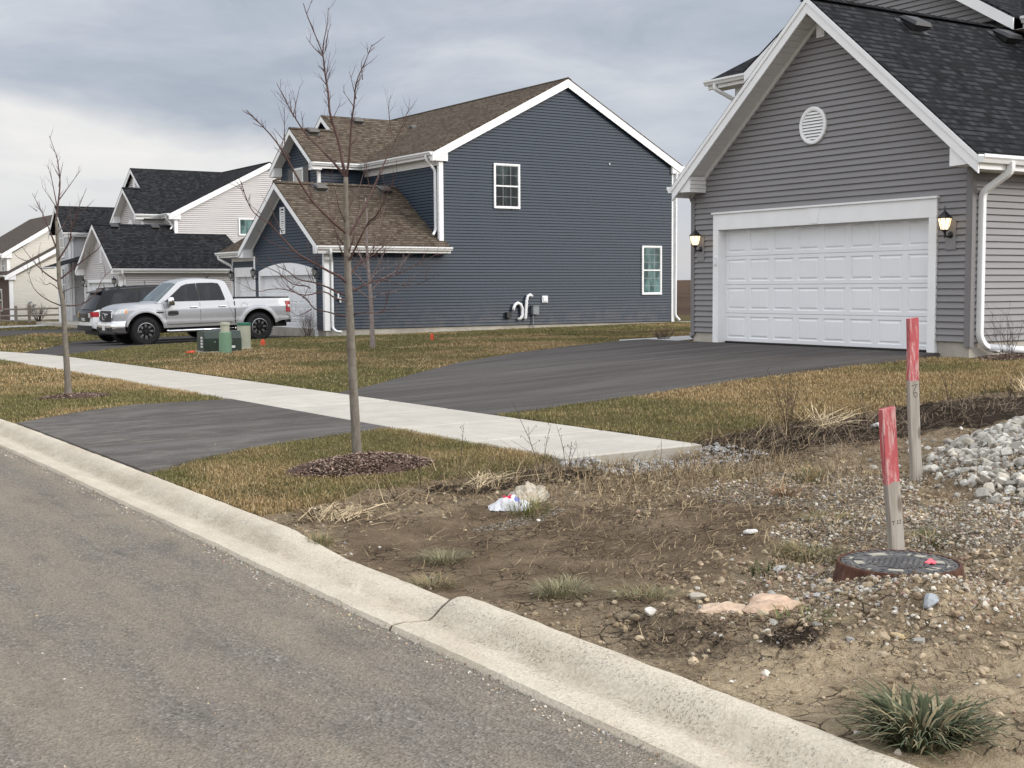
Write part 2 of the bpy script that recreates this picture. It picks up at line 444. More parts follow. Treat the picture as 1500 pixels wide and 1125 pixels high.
def ground_mat():
    n = NT('earth', .95, .1)
    p = n.pos()
    z = n.add('ShaderNodeAttribute', attribute_name='tint')
    sc = n.add('ShaderNodeSeparateColor', {'Color': z.outputs['Color']})
    lawn, mud, grav = sc.outputs[0], sc.outputs[1], sc.outputs[2]
    dk = z.outputs['Alpha']
    n1 = n.noise(p, 2.2, 6, .65); n2 = n.noise(p, 14, 6, .7); n3 = n.noise(p, 75, 4, .7); n4 = n.noise(p, .9, 4, .6)
    # dry crumbly soil
    soil = n.ramp(n2, [(.28, (.135, .088, .050)), (.5, (.345, .252, .155)), (.72, (.57, .445, .285))])
    soil = n.mix(n.gray(n1, [(.40, 0.0), (.66, .75)]), soil, n.ramp(n2, [(.3, (.35, .27, .175)), (.7, (.62, .52, .365))]))
    soil = n.mix(.45, soil, n.ramp(n3, [(.32, (.06, .043, .028)), (.55, (.25, .19, .128)), (.76, (.50, .41, .29))]))
    red = n.gray(n.noise(p, 1.3, 3), [(.62, 0.0), (.72, .3)])
    soil = n.mix(red, soil, (.32, .18, .11))
    sy = n.add('ShaderNodeSeparateXYZ', {'Vector': p})
    clay = n.math('MULTIPLY', n.add('ShaderNodeMapRange', {'Value': sy.outputs[1], 'From Min': 4.6, 'From Max': 3.6}).outputs[0], n.gray(n.noise(n.scale(p, (1, 1.3, 1)), 2.1, 5, .65), [(.36, 0.0), (.56, .85)]))
    soil = n.mix(clay, soil, n.ramp(n.noise(p, 30, 5, .7), [(.3, (.44, .335, .21)), (.7, (.72, .585, .395))]))
    # mud
    mudc = n.ramp(n1, [(.30, (.142, .098, .062)), (.52, (.245, .178, .114)), (.75, (.41, .31, .205))])
    mudc = n.mix(.22, mudc, n.ramp(n3, [(.3, (.05, .037, .025)), (.7, (.22, .17, .12))]))
    # cracks
    warp = n.mix(.12, p, n.add('ShaderNodeTexNoise', {'Vector': p, 'Scale': 6.0, 'Detail': 3.0}).outputs[1])
    ck = n.voro(warp, 11.0, 'DISTANCE_TO_EDGE')
    ck2 = n.voro(warp, 26.0, 'DISTANCE_TO_EDGE')
    crk = n.math('MULTIPLY', n.gray(ck, [(.012, 1.0), (.045, 0.0)]), n.gray(n.noise(p, 2.6, 3), [(.47, 0.0), (.58, 1.0)]))
    crk = n.math('MAXIMUM', crk, n.math('MULTIPLY', n.gray(ck2, [(.012, .8), (.04, 0.0)]), n.gray(n.noise(p, 3.3, 3), [(.53, 0.0), (.64, 1.0)])))
    # gravelly skin
    gv = n.add('ShaderNodeTexVoronoi', {'Vector': p, 'Scale': 62.0}, feature='F1')
    gcol = n.ramp(n.add('ShaderNodeSeparateColor', {'Color': gv.outputs[1]}).outputs[0], [(0, (.19, .145, .10)), (.4, (.34, .285, .21)), (.75, (.50, .455, .375)), (1, (.60, .575, .51))])
    gcol = n.mix(n.gray(gv.outputs[0], [(.35, 0.0), (.62, .85)]), gcol, (.12, .088, .058))
    # lawn thatch
    th = n.ramp(n3, [(.3, (.075, .052, .024)), (.55, (.175, .128, .060)), (.75, (.28, .21, .105))])
    gr = n.gray(n.noise(n.scale(p, (1, .6, 1)), .5, 5, .62), [(.42, 0.0), (.62, .85)])
    th = n.mix(gr, th, n.ramp(n3, [(.3, (.034, .040, .012)), (.7, (.105, .108, .036))]))
    edge = n.math('ADD', mud, n.math('MULTIPLY', n.math('SUBTRACT', n2, .5), .9))
    c = n.mix(n.gray(edge, [(.38, 0.0), (.62, 1.0)]), soil, mudc)
    c = n.mix(n.gray(n.math('ADD', grav, n.math('MULTIPLY', n.math('SUBTRACT', n2, .5), .8)), [(.40, 0.0), (.60, .92)]), c, gcol)
    c = n.mix(n.gray(n.math('ADD', dk, n.math('MULTIPLY', n.math('SUBTRACT', n2, .5), .7)), [(.40, 0.0), (.62, .93)]), c,
              n.ramp(n3, [(.3, (.014, .010, .007)), (.6, (.036, .026, .018)), (.8, (.075, .056, .038))]))
    c = n.mix(n.math('MULTIPLY', crk, .8), c, (.022, .016, .011))
    c = n.mix(n.gray(n.math('ADD', lawn, n.math('MULTIPLY', n.math('SUBTRACT', n2, .5), .35)), [(.45, 0.0), (.55, 1.0)]), c, th)
    # ploughed field beyond the houses
    fx = n.add('ShaderNodeSeparateXYZ', {'Vector': p}).outputs[0]
    ff = n.add('ShaderNodeMapRange', {'Value': fx, 'From Min': 44.0, 'From Max': 52.0}).outputs[0]
    fld = n.ramp(n.noise(n.scale(p, (.12, .02, 1)), 1.0, 5, .6), [(.3, (.052, .033, .022)), (.7, (.105, .066, .042))])
    c = n.mix(ff, c, fld)
    n.set('Base Color', c)
    h = n.math('ADD', n.math('MULTIPLY', n2, 1.6), n.math('MULTIPLY', n3, .7))
    h = n.math('SUBTRACT', h, n.math('MULTIPLY', crk, .9))
    h = n.math('ADD', h, n.math('MULTIPLY', n.math('MULTIPLY', n.math('SUBTRACT', 1.0, gv.outputs[0]), grav), .5))
    n.bump(h, 1.0, .045)
    return n.mat
M['ground'] = ground_mat()

def tint_mat(name, rough=.8, spec=.2, trans=0.0):
    n = NT(name, rough, spec)
    a = n.add('ShaderNodeAttribute', attribute_name='tint')
    k = n.noise(n.pos(), 40, 3)
    n.set('Base Color', n.mix(1.0, a.outputs['Color'], n.gray(k, [(.2, .72), (.8, 1.15)]), 'MULTIPLY'))
    return n.mat
M['blade'] = tint_mat('grass_blades', .75, .15)
M['rock'] = tint_mat('rock_faces', .85, .2)
M['chips'] = tint_mat('bark_chips', .9, .12)

def bark_mat(name, c0, c1):
    n = NT(name, .85, .2)
    p = n.obj()
    a = n.noise(n.scale(p, (18, 18, 5)), 1.6, 5, .7)
    b = n.noise(n.scale(p, (4, 4, 38)), 1.0, 3)
    c = n.ramp(a, [(.3, c0), (.72, c1)])
    c = n.mix(n.gray(b, [(.55, 0.0), (.75, .4)]), c, tuple(x*.55 for x in c0))
    n.set('Base Color', c); n.bump(n.math('ADD', a, b), .4, .006)
    return n.mat
M['bark'] = bark_mat('young_bark', (.105, .090, .072), (.215, .190, .158))
M['bark_pale'] = bark_mat('pale_bark', (.16, .13, .12), (.29, .24, .22))
M['twig'] = simple('twig_bark', (.078, .044, .038), .7, .25, var=.3, sc=9)
M['twig_pale'] = simple('pale_twig_bark', (.20, .145, .135), .7, .25, var=.25, sc=9)
M['twig_brown'] = simple('shrub_twig', (.085, .062, .050), .8, .2, var=.35, sc=9)
M['bar'] = simple('glazing_bar', (.34, .36, .35), .5, .3)
# ------------------------------------------------------------------ terrain (x: away from the street, y: along the street, camera over the origin)
def pw(x, pts):
    return np.interp(x, [p[0] for p in pts], [p[1] for p in pts])
def z_road(y): return np.where(y < 15, 0.0, np.maximum(-.6, -.01*(y-15)))
def z_walk(y): return pw(y, [(8, .18), (17, .14), (25, .09), (32, .03), (36, -.06), (40, -.16), (60, -.40), (100, -.6)])
def z_house(y): return pw(y, [(5, .42), (12.7, .50), (20, .48), (30, .22), (38, .06), (46, -.12), (63, -.35), (100, -.5)])

def z_base(x, y):
    x = np.asarray(x, float); y = np.asarray(y, float)
    zr, zw, zh = z_road(y), z_walk(y), z_house(y)
    t1 = np.clip((x-3.235)/3.0, 0, 1); t2 = np.clip((x-7.7)/9.0, 0, 1)
    a = (zr+.085)*(1-t1)+zw*t1
    b = zw*(1-t2)+zh*t2
    z = np.where(x < 7.0, a, b)
    z = np.where(x < 3.235, zr-.06, z)
    z = z+np.where(y > 30, .012, .0)*np.clip(x-17, 0, 15)
    z = z+np.where(x > 45, (x-45)*.0105, 0.0)
    return np.where(x < -6.2, .08+np.clip(-x-6.2, 0, 40)*.01+zr, z)

PILE = (10.45, 5.15)
def pile_h(x, y):
    """white stone heap at the right edge of the lot"""
    u = (x-PILE[0]); v = (y-PILE[1])
    r = np.sqrt((u/3.2)**2+(v/2.35)**2)
    r = r+.10*(fbm(x*1.3, y*1.3, 3, 5)-.5)
    return .78*np.clip(1-r, 0, 1)**.85
MH = (5.07, 4.31)                                    # manhole centre
def dent(x, y):
    """how far the bare lot sits below / above the smooth ground"""
    d = np.zeros_like(x)
    # sunk muddy pan behind the dropped kerb
    r = np.sqrt(((x-4.15)/1.1)**2+((y-6.2)/1.35)**2)
    d -= .075*sstep(1.15, .35, r)
    # ground falls away at the cut end of the pavement slab
    d -= .085*sstep(1.5, .2, np.abs(x-6.9))*sstep(7.3, 8.4, y)
    # spoil banked against the street side of the manhole ring, hollow elsewhere
    m = np.sqrt((x-MH[0])**2+(y-MH[1])**2)
    d -= .035*sstep(1.0, .45, m)
    m2 = np.sqrt(((x-MH[0]+.34)**2+(y-MH[1]+.36)**2))
    d += .118*sstep(.60, .12, m2)
    d += .042*sstep(1.05, .4, m2)-.05*sstep(.36, .28, m)
    # heaps
    for (a, b, rr, h) in ((3.9, 4.0, .45, .05), (3.75, 4.5, .5, .04), (4.7, 3.75, .35, .05), (7.0, 6.9, .5, .03), (5.9, 8.35, .7, .05), (7.7, 8.9, .6, .05), (9.3, 8.9, 1.0, .06), (11.2, 9.0, 1.2, .07)):
        d += h*sstep(rr, 0, np.sqrt((x-a)**2+(y-b)**2))
    return d

DRIVE_A = [(7.7, 12.35), (9.0, 12.5), (10.9, 12.8), (13.2, 13.15), (16.46, 13.25), (16.46, 20.5), (15.8, 20.6), (13.1, 20.1), (11.4, 19.4), (9.9, 18.25), (8.6, 17.1), (7.7, 16.4)]
APRON_A = [(3.235, 10.6), (3.8, 11.0), (4.76, 11.55), (6.18, 11.9), (6.18, 16.45), (5.0, 16.7), (4.2, 16.3), (3.235, 15.4)]
DRIVE_B = [(7.7, 32.2), (8.6, 33.3), (9.7, 35.2), (11.0, 37.0), (12.6, 37.95), (14.5, 38.3), (17.5, 38.4), (17.5, 44.1), (18.0, 44.1), (18.0, 47.4), (13.6, 46.9), (11.6, 45.6), (9.6, 40.5), (7.7, 35.7)]
APRON_B = [(3.235, 31.2), (6.18, 32.0), (6.18, 36.0), (3.235, 36.6)]
DRIVE_C = [(7.7, 52.0), (9.5, 54.0), (11.4, 57.0), (13.4, 60.0), (17.6, 61.0), (17.6, 67.2), (13.6, 67.6), (10.2, 63.0), (7.7, 57.5)]
LAWN_EDGE_P = [(3.235, 8.15), (4.1, 8.45), (4.73, 8.62), (5.49, 8.5), (6.25, 8.85)]
LAWN_EDGE_Q = [(7.6, 9.1), (8.1, 9.22), (9.55, 9.25), (11.5, 9.45), (13.5, 9.7), (18.0, 10.2), (40, 10.5)]

def lawn_mask(x, y):
    e = np.where(x < 7.0, pw(x, LAWN_EDGE_P), pw(x, LAWN_EDGE_Q))
    e = e+.28*(fbm(x*3.1, y*3.1, 4, 3)-.5)
    return np.where(x > 3.235, (y-e)/.10, 9.0)         # >0 inside the lawn

def zones(x, y):
    lawn = np.clip(lawn_mask(x, y)+.5, 0, 1)
    w = fbm(x*1.7, y*1.7, 4, 9)-.5
    r = np.sqrt(((x-4.2)/1.15)**2+((y-6.2)/1.45)**2)+.9*w
    mud = sstep(1.15, .75, r)
    r2 = np.sqrt(((x-6.0)/1.3)**2+((y-6.25)/.45)**2)+.8*w
    mud = np.maximum(mud, .9*sstep(1.1, .7, r2))
    mud = np.maximum(mud, .8*sstep(1.0, .6, np.sqrt(((x-6.1)/.8)**2+((y-5.0)/.25)**2)+.6*w))
    g = np.sqrt(((x-6.75)/.95)**2+((y-6.35)/.75)**2)+.9*w
    grav = sstep(1.15, .6, g)
    g = np.sqrt(((x-6.6)/1.3)**2+((y-5.1)/.8)**2)+.9*w
    grav = np.maximum(grav, .9*sstep(1.15, .6, g))
    g = np.sqrt(((x-7.0)/.9)**2+((y-8.1)/.6)**2)+.7*w
    grav = np.maximum(grav, .75*sstep(1.1, .6, g))
    g = np.sqrt(((x-5.0)/.9)**2+((y-4.3)/.7)**2)+.9*w
    grav = np.maximum(grav, .62*sstep(1.1, .4, g))
    dk = sstep(.80, .40, np.abs(y-8.60-.02*(x-8))+.5*w)*sstep(7.3, 8.0, x)*sstep(19, 15, x)
    dk = np.maximum(dk, .95*sstep(.45, .15, np.sqrt(((x-5.55)/1.1)**2+((y-8.15)/.42)**2)-.55+.6*w))
    dk = np.maximum(dk, .50*sstep(1.0, .5, np.sqrt(((x-3.6)/.5)**2+((y-4.2)/.5)**2)+.9*w))
    dk = np.maximum(dk, .7*sstep(1.0, .5, np.sqrt(((x-3.85)/.25)**2+((y-3.85)/.2)**2)+.7*w))
    # bark mulch bed along the garage
    dk = np.maximum(dk, sstep(.6, .4, np.abs(y-12.35))*sstep(16.1, 16.5, x)*sstep(30, 28, x))
    dk = np.maximum(dk, sstep(.9, .6, np.abs(x-18.1))*sstep(19.0, 19.3, y)*sstep(23.4, 23.0, y))
    near = (y > 1.0) & (y < 9.6) & (x > 3.06)
    grav = np.maximum(grav, .8*sstep(1.0, .5, np.sqrt(((x-4.55)/.55)**2+((y-7.0)/.12)**2)+.9*w))
    grav = np.maximum(grav, sstep(.0, .06, pile_h(x, y)))
    dk = np.where(pile_h(x, y) > .01, dk*.3, dk)
    return lawn, np.where(near, mud, 0), np.where(near, grav, 0), dk

def kerb_hv(y):
    return pw(y, [(5.41, 1.0), (5.42, .25), (6.75, .25), (7.0, .42), (7.3, .76), (7.5, 1.0)])

def z_ground(x, y, fine=True):
    x = np.asarray(x, float); y = np.asarray(y, float)
    z = z_base(x, y)
    lot = np.clip(-lawn_mask(x, y)*.6+.3, 0, 1)*sstep(3.22, 3.36, x)*sstep(40, 30, x)
    z = z+lot*dent(x, y)+pile_h(x, y)*sstep(3.2, 3.4, x)
    if fine:
        _, mud, grav, dk = zones(x, y)
        amp = lot*(1-.85*mud)
        z = z+amp*(.10*(fbm(x*1.9, y*1.9, 4, 31)-.5)+.075*(fbm(x*7, y*7, 4, 41, .62)-.5)+.030*(fbm(x*22, y*22, 3, 51, .6)-.5)-.02)
        z = z+lot*mud*(.022*(fbm(x*3, y*3, 3, 61)-.5)+.012*(fbm(x*16, y*16, 3, 63)-.5))
        z = z+(1-lot)*.035*(fbm(x*1.4, y*1.4, 3, 71)-.5)*sstep(3.235, 3.45, x)
    # meets the back of the kerb flush
    ke = z_road(y)+.014+.072*kerb_hv(y)
    t = sstep(.55, .0, x-3.235)*(x > 3.06)*(x < 3.9)
    z = np.where((x > 3.06) & (x < 3.9), z*(1-t)+(ke-.012+.5*(z-z_base(x, y)))*t, z)
    return z

def zg(x, y):
    return float(z_ground(np.array([x]), np.array([y]))[0])
def zb(x, y):
    return float(z_base(np.array([x]), np.array([y]))[0])

def axis(segs):
    out = []
    for a, b, st in segs:
        n = max(1, int(round((b-a)/st)))
        out.extend(list(np.linspace(a, b, n, endpoint=False)))
    out.append(segs[-1][1])
    return np.array(out)

gx = axis([(-900, -60, 120), (-60, -6.4, 8), (-6.4, -6.0, .4), (-6.0, 3.06, 1.5), (3.06, 3.245, .0925), (3.245, 9.005, .03), (9.005, 13.5, .06), (13.5, 20, .3), (20, 45, 1.5), (45, 100, 8), (100, 900, 80)])
gy = axis([(-900, -60, 120), (-60, -4, 6), (-4, 1.6, .4), (1.6, 9.6, .03), (9.6, 12.5, .1), (12.5, 48, .5), (48, 100, 2), (100, 900, 80)])
GX, GY = np.meshgrid(gx, gy, indexing='ij')
keep_low = ((in_poly(GX, GY, DRIVE_A) | in_poly(GX, GY, APRON_A) | in_poly(GX, GY, DRIVE_B) | in_poly(GX, GY, APRON_B) | in_poly(GX, GY, DRIVE_C)))
GZ = z_ground(GX, GY)
GZ = np.where(keep_low, z_base(GX, GY)-.05, GZ)
under_walk = (GX > 6.1) & (GX < 7.78) & (GY > 8.75)
GZ = np.where(under_walk, z_base(GX, GY)-.10, GZ)
GZ = np.where(GX < 3.244, GZ-.10*(GX > -6.1), GZ)
ni, nj = GX.shape
idx = np.arange(ni*nj).reshape(ni, nj)
quads = np.stack([idx[:-1, :-1], idx[1:, :-1], idx[1:, 1:], idx[:-1, 1:]], -1).reshape(-1)
zl, zm_, zg_, zd = zones(GX, GY)
tint = np.stack([zl, zm_, zg_, zd], -1).reshape(-1, 4)
ground = np_mesh('ground', np.stack([GX, GY, GZ], -1).reshape(-1, 3), quads, 4, M['ground'], col=tint, smooth=True)
tag(ground, 'bare muddy lot, lawns and a far brown field', kind='structure')

# road surface
ry = axis([(-300, -30, 30), (-30, 15, 3), (15, 100, 5), (100, 400, 30)])
mb = MB()
P = [[(x, y, float(z_road(np.array(y)))+ (0.0 if abs(x+1.6) > 4 else .04*(1-((x+1.6)/4.0)**2)) - .012) for x in (-6.0, -4.4, -3.0, -1.6, -.2, 1.2, 2.0, 2.772)] for y in ry]
mb.grid(P)
tag(mb.build('road', M['road'], smooth=True), kind='structure')

# kerb and gutter: swept section, lowered behind the muddy pan
def kerb_h(y):
    if y < 5.42: return 1.0
    if y < 6.75: return .25
    if y < 7.5: return .25+.75*((y-6.75)/.75)**1.3
    return 1.0
def kerb_section(y, dip=0.0):
    h = kerb_h(y); z = float(z_road(np.array(y)))
    w = .004*math.sin(y*1.7)+.003*math.sin(y*4.3)
    pr = [(2.775+w, -.03), (2.795+w, .010), (2.86, .014), (2.94, .006), (2.995, .004), (3.025, .008+.012*h), (3.055, .013+.033*h), (3.085, .017+.053*h), (3.115, .020+.067*h), (3.15, .022+.075*h), (3.185, .022+.077*h), (3.215, .020+.072*h), (3.238, .012+.056*h), (3.244, -.10)]
    k = .003 if 1.3 < y < 30 else 0.0
    yy = 5.38 if 5.38 < y < 5.44 else y
    return [(x+.8*k*(float(vnoise(x*19, yy*9, 5))-.5), y, z+q-dip+2*k*(float(vnoise(x*23+4, yy*13, 7))-.5)) for x, q in pr]
ys = []
for a, b, st in ((-60, 1.4, 3), (1.4, 5.38, .045), (5.40, 8.2, .05), (8.2, 16, .12), (16, 30, .5), (30, 120, 4), (120, 400, 40)):
    n = int(round((b-a)/st)); ys += list(np.linspace(a, b, n, endpoint=False))
mb = MB(); rows = []
for y in ys:
    if abs(y-5.40) < 1e-6:
        rows += [kerb_section(5.379), kerb_section(5.3795, .05), kerb_section(5.3975, .05)]
        rows.append([(x, 5.40, z) for (x, _, z) in kerb_section(5.43)])
        continue
    rows.append(kerb_section(y))
mb.grid(rows)
ko = mb.build('kerb', M['curb'], smooth=True)
ko.data.set_sharp_from_angle(angle=math.radians(40)) if hasattr(ko.data, 'set_sharp_from_angle') else None
tag(ko, kind='structure')
# dark filler in the joint and along the joint line
M['filler'] = simple('joint_filler', (.13, .105, .08), .9, .1, var=.3, sc=30)
mb = MB()
mb.grid([[(x, yy, z-.004) for (x, _, z) in kerb_section(5.38)] for yy in (5.379, 5.402)])
tag(mb.build('kerb_joint', M['filler']), kind='structure')
# far kerb on the other side of the road
mb = MB()
P = [[(x, y, float(z_road(np.array(y)))+q) for x, q in ((-5.98, -.02), (-6.05, .01), (-6.4, .01), (-6.5, .14), (-6.62, .14), (-6.64, -.1))] for y in ry]
mb.grid(P)
tag(mb.build('kerb', M['curb'], smooth=False), kind='structure')

# concrete pavement slabs
mb = MB()
y = 8.80; k = 0
while y < 130:
    L = 1.5 if y < 60 else 6.0
    y1 = y+L-.022
    z0, z1 = float(z_walk(y)), float(z_walk(y1))
    n = 3
    c = .028
    q = [(6.2, y, z0), (7.71, y, z0+.012), (7.71, y1, z1+.012), (6.2, y1, z1)]
    ins = [(6.2+c, y+c, z0), (7.71-c, y+c, z0+.012), (7.71-c, y1-c, z1+.012), (6.2+c, y1-c, z1)]
    lo = [(a, b, d-.012) for a, b, d in q]
    bt = [(a, b, d-.12) for a, b, d in q]
    mb.poly(ins)
    for i in range(4):
        j = (i+1) % 4
        mb.poly([ins[i], lo[i], lo[j], ins[j]]); mb.poly([lo[i], bt[i], bt[j], lo[j]])
    y += L; k += 1
tag(mb.build('sidewalk', M['walk']), kind='structure')

def sheet(name, poly, mat, lift=.006, step=.35, zf=None, wob=.03):
    """flat paved area following the ground, with a slightly uneven edge"""
    pts = []
    n = len(poly)
    for i in range(n):
        a = np.array(poly[i]); b = np.array(poly[(i+1) % n]); L = np.linalg.norm(b-a)
        m = max(1, int(L/step))
        for k in range(m):
            p = a+(b-a)*k/m
            inner = (p[0] > 3.3) and (abs(p[0]-6.18) > .05) and (abs(p[0]-7.7) > .05)
            if inner: p = p+wob*(np.array([vnoise(p[0]*3, p[1]*3, 2), vnoise(p[0]*3, p[1]*3, 4)])-.5)*2
            pts.append(p)
    bm = bmesh.new()
    vs = [bm.verts.new((p[0], p[1], 0)) for p in pts]
    f = bm.faces.new(vs)
    x0, x1 = min(p[0] for p in pts), max(p[0] for p in pts); y0, y1 = min(p[1] for p in pts), max(p[1] for p in pts)
    for ax, lo, hi in ((0, x0, x1), (1, y0, y1)):
        s = 1.0 if hi-lo < 12 else 1.5
        t = lo+s
        while t < hi:
            co = (t, 0, 0) if ax == 0 else (0, t, 0); no = (1, 0, 0) if ax == 0 else (0, 1, 0)
            bmesh.ops.bisect_plane(bm, geom=bm.verts[:]+bm.edges[:]+bm.faces[:], plane_co=co, plane_no=no, dist=1e-5)
            t += s
    for v in bm.verts:
        v.co.z = zb(v.co.x, v.co.y)+lift if zf is None else zf(v.co.x, v.co.y)
    # skirt
    be = [e for e in bm.edges if len(e.link_faces) == 1]
    r = bmesh.ops.extrude_edge_only(bm, edges=be)
    for v in [g for g in r['geom'] if isinstance(g, bmesh.types.BMVert)]: v.co.z -= .06
    bmesh.ops.recalc_face_normals(bm, faces=bm.faces)
    me = bpy.data.meshes.new(name); bm.to_mesh(me); bm.free(); me.materials.append(mat)
    o = bpy.data.objects.new(name, me); COL.objects.link(o)
    return tag(o, kind='structure')

def z_apron(x, y):
    t = min(1, max(0, (x-3.235)/3.0))
    return (float(z_road(np.array(y)))+.098)*(1-t)+float(z_walk(y))*t+.004
def z_drive_a(x, y):
    t = min(1, max(0, (x-7.7)/8.74)); t2 = t*t*(3-2*t)*.35+t*.65
    return (float(z_walk(y))+.012)*(1-t2)+.545*t2
sheet('driveway', DRIVE_A, M['drive'], zf=z_drive_a)
sheet('driveway_apron', APRON_A, M['drive'], zf=z_apron)
sheet('driveway', DRIVE_B, M['drive_far'], lift=.012)
sheet('driveway_apron', APRON_B, M['drive_far'], zf=z_apron)
sheet('driveway', DRIVE_C, M['drive_far'], lift=.012)
# concrete path to the front door of the grey house
FPATH = [(15.9, 20.65), (16.6, 20.4), (17.0, 20.2), (21.4, 23.2), (21.4, 24.6), (17.4, 22.6)]
sheet('path', FPATH, M['slab'], zf=lambda x, y: zb(x, y)+.03, wob=0)
sheet('path', [(13.6, 72.0), (18.5, 75.0), (18.5, 77.2), (13.6, 75.0)], M['slab'], zf=lambda x, y: zb(x, y)+.04, wob=0)
# ------------------------------------------------------------------ house building kit
def fmap(facing, c):
    return {'-Y': lambda u, z, o: (u, c-o, z), '-X': lambda u, z, o: (c-o, u, z),
            '+Y': lambda u, z, o: (u, c+o, z), '+X': lambda u, z, o: (c+o, u, z)}[facing]

def fbox(mb, f, u0, u1, z0, z1, o0, o1, mi=0):
    p = V(f(u0, z0, o0))
    return mb.hexa(p, V(f(u1, z0, o0))-p, V(f(u0, z1, o0))-p, V(f(u0, z0, o1))-p, mi)

def clip(poly, zc, keep_above):
    out = []
    n = len(poly)
    for i in range(n):
        a, b = poly[i], poly[(i+1) % n]
        ia = (a[1] >= zc) if keep_above else (a[1] <= zc)
        ib = (b[1] >= zc) if keep_above else (b[1] <= zc)
        if ia: out.append(a)
        if ia != ib:
            t = (zc-a[1])/(b[1]-a[1])
            out.append((a[0]+(b[0]-a[0])*t, zc))
    return out

class House:
    def __init__(s, name, label, cat, loc):
        s.root = empty(name, loc, label, cat); s.root['_org'] = list(loc)
    def put(s, mb, name, mat, parent=None, smooth=False, label=None):
        o = mb.build(name, mat, parent or s.root, smooth=smooth)
        if label: o['label'] = label
        return o
    def siding(s, mat, facing, c, polys, zbase, course=.1016, lip=.026, gap=.020, name='wall', label=None):
        f = fmap(facing, c); mb = MB()
        for poly in polys:
            zmin = min(p[1] for p in poly); zmax = max(p[1] for p in poly)
            k0 = int(math.floor((zmin-zbase)/course+1e-6)); k1 = int(math.ceil((zmax-zbase)/course))
            for k in range(k0, k1):
                lo = zbase+k*course; hi = lo+course
                strip = clip(clip(poly, lo, True), hi, False)
                if len(strip) < 3: continue
                face = clip(strip, lo+gap, True)
                if len(face) >= 3:
                    mb.poly([f(u, z, .003+(lip-.003)*(hi-z)/(course-gap)) for u, z in face])
                    us = [u for u, z in face if abs(z-(lo+gap)) < 1e-6]
                    if len(us) >= 2:
                        a, b = min(us), max(us)
                        mb.poly([f(a, lo+gap, lip), f(b, lo+gap, lip), f(b, lo+gap, -.006), f(a, lo+gap, -.006)])
                rec = clip(strip, lo+gap, False)
                if len(rec) >= 3: mb.poly([f(u, z, -.006) for u, z in rec])
        return s.put(mb, name, mat, label=label)
    def box(s, name, mat, x0, x1, y0, y1, z0, z1, parent=None, label=None):
        return s.put(MB().box(x0, x1, y0, y1, z0, z1), name, mat, parent, label=label)
    def roof(s, planes, mat, th=.05, name='roof'):
        """planes: list of (points, eave direction)"""
        mb = MB()
        for pts, ed in planes:
            pts = [V(p) for p in pts]; ed = V(ed).normalized()
            nrm = V((0, 0, 0))
            for i in range(len(pts)):
                a, b = pts[i], pts[(i+1) % len(pts)]
                nrm += V(((a.y-b.y)*(a.z+b.z), (a.z-b.z)*(a.x+b.x), (a.x-b.x)*(a.y+b.y)))
            nrm.normalize()
            if nrm.z < 0: pts = pts[::-1]; nrm = -nrm
            up = nrm.cross(ed)
            if up.z < 0: up = -up
            uv = [(p.dot(ed), p.dot(up)) for p in pts]
            mb.poly(pts, 0, uv)
            dn = V((0, 0, -th)); n = len(pts)
            for i in range(n):
                j = (i+1) % n
                mb.poly([pts[i]+dn, pts[j]+dn, pts[j], pts[i]], 0, [uv[i], uv[j], uv[j], uv[i]])
            mb.poly([p+dn for p in pts[::-1]], 0, uv[::-1])
        return s.put(mb, name, mat)
    def ridge_cap(s, a, b, mat, w=.16, drop=.09, roof=None):
        a, b = V(a), V(b); d = (b-a).normalized(); sd = V((-d.y, d.x, 0)).normalized()*w
        mb = MB(); L = (b-a).length; n = max(1, int(L/.15))
        for i in range(n):
            p, q = a+d*(L*i/n), a+d*(L*(i+1)/n+.02)
            h0, h1 = V((0, 0, .022)), V((0, 0, .010))
            for sg in (1, -1):
                mb.poly([p+h0, q+h1, q+h1+sd*sg-V((0, 0, drop)), p+h0+sd*sg-V((0, 0, drop))], 0,
                        [(i*.37, 0), (i*.37+.14, 0), (i*.37+.14, .13), (i*.37, .13)])
        return s.put(mb, 'ridge_cap', mat, parent=roof)
    def board(s, name, a, b, depth, out, th=.03, mat=None, drop=0.0):
        a, b = V(a)-V((0, 0, drop)), V(b)-V((0, 0, drop))
        mb = MB().hexa(a, b-a, (0, 0, -depth), V(out)*th)
        return s.put(mb, name, mat or M['white'])
    def gutter(s, a, b, out, mat=None):
        a, b = V(a), V(b); o = V(out).normalized()
        pr = [(0, 0), (0, -.12), (.075, -.12), (.10, -.07), (.125, -.045), (.125, 0), (.112, 0), (.106, -.03), (.02, -.03), (.02, 0)]
        mb = MB().prism([a+o*u+V((0, 0, z)) for u, z in pr], b-a)
        return s.put(mb, 'gutter', mat or M['gutter'])
    def spout(s, path, w=.042, h=.03, mat=None):
        pts = [V(p) for p in path]; sm = [pts[0]]
        for i in range(1, len(pts)-1):
            p, a, b = pts[i], pts[i-1], pts[i+1]
            r = min(.09, (p-a).length*.45, (b-p).length*.45)
            q0 = p+(a-p).normalized()*r; q1 = p+(b-p).normalized()*r
            for t in (0, .33, .67, 1): sm.append(q0*(1-t)**2+p*2*t*(1-t)+q1*t*t)
        sm.append(pts[-1])
        mb = MB().tube(sm, 1, rect=(w, h, .008))
        return s.put(mb, 'downspout', mat or M['gutter'], smooth=False)
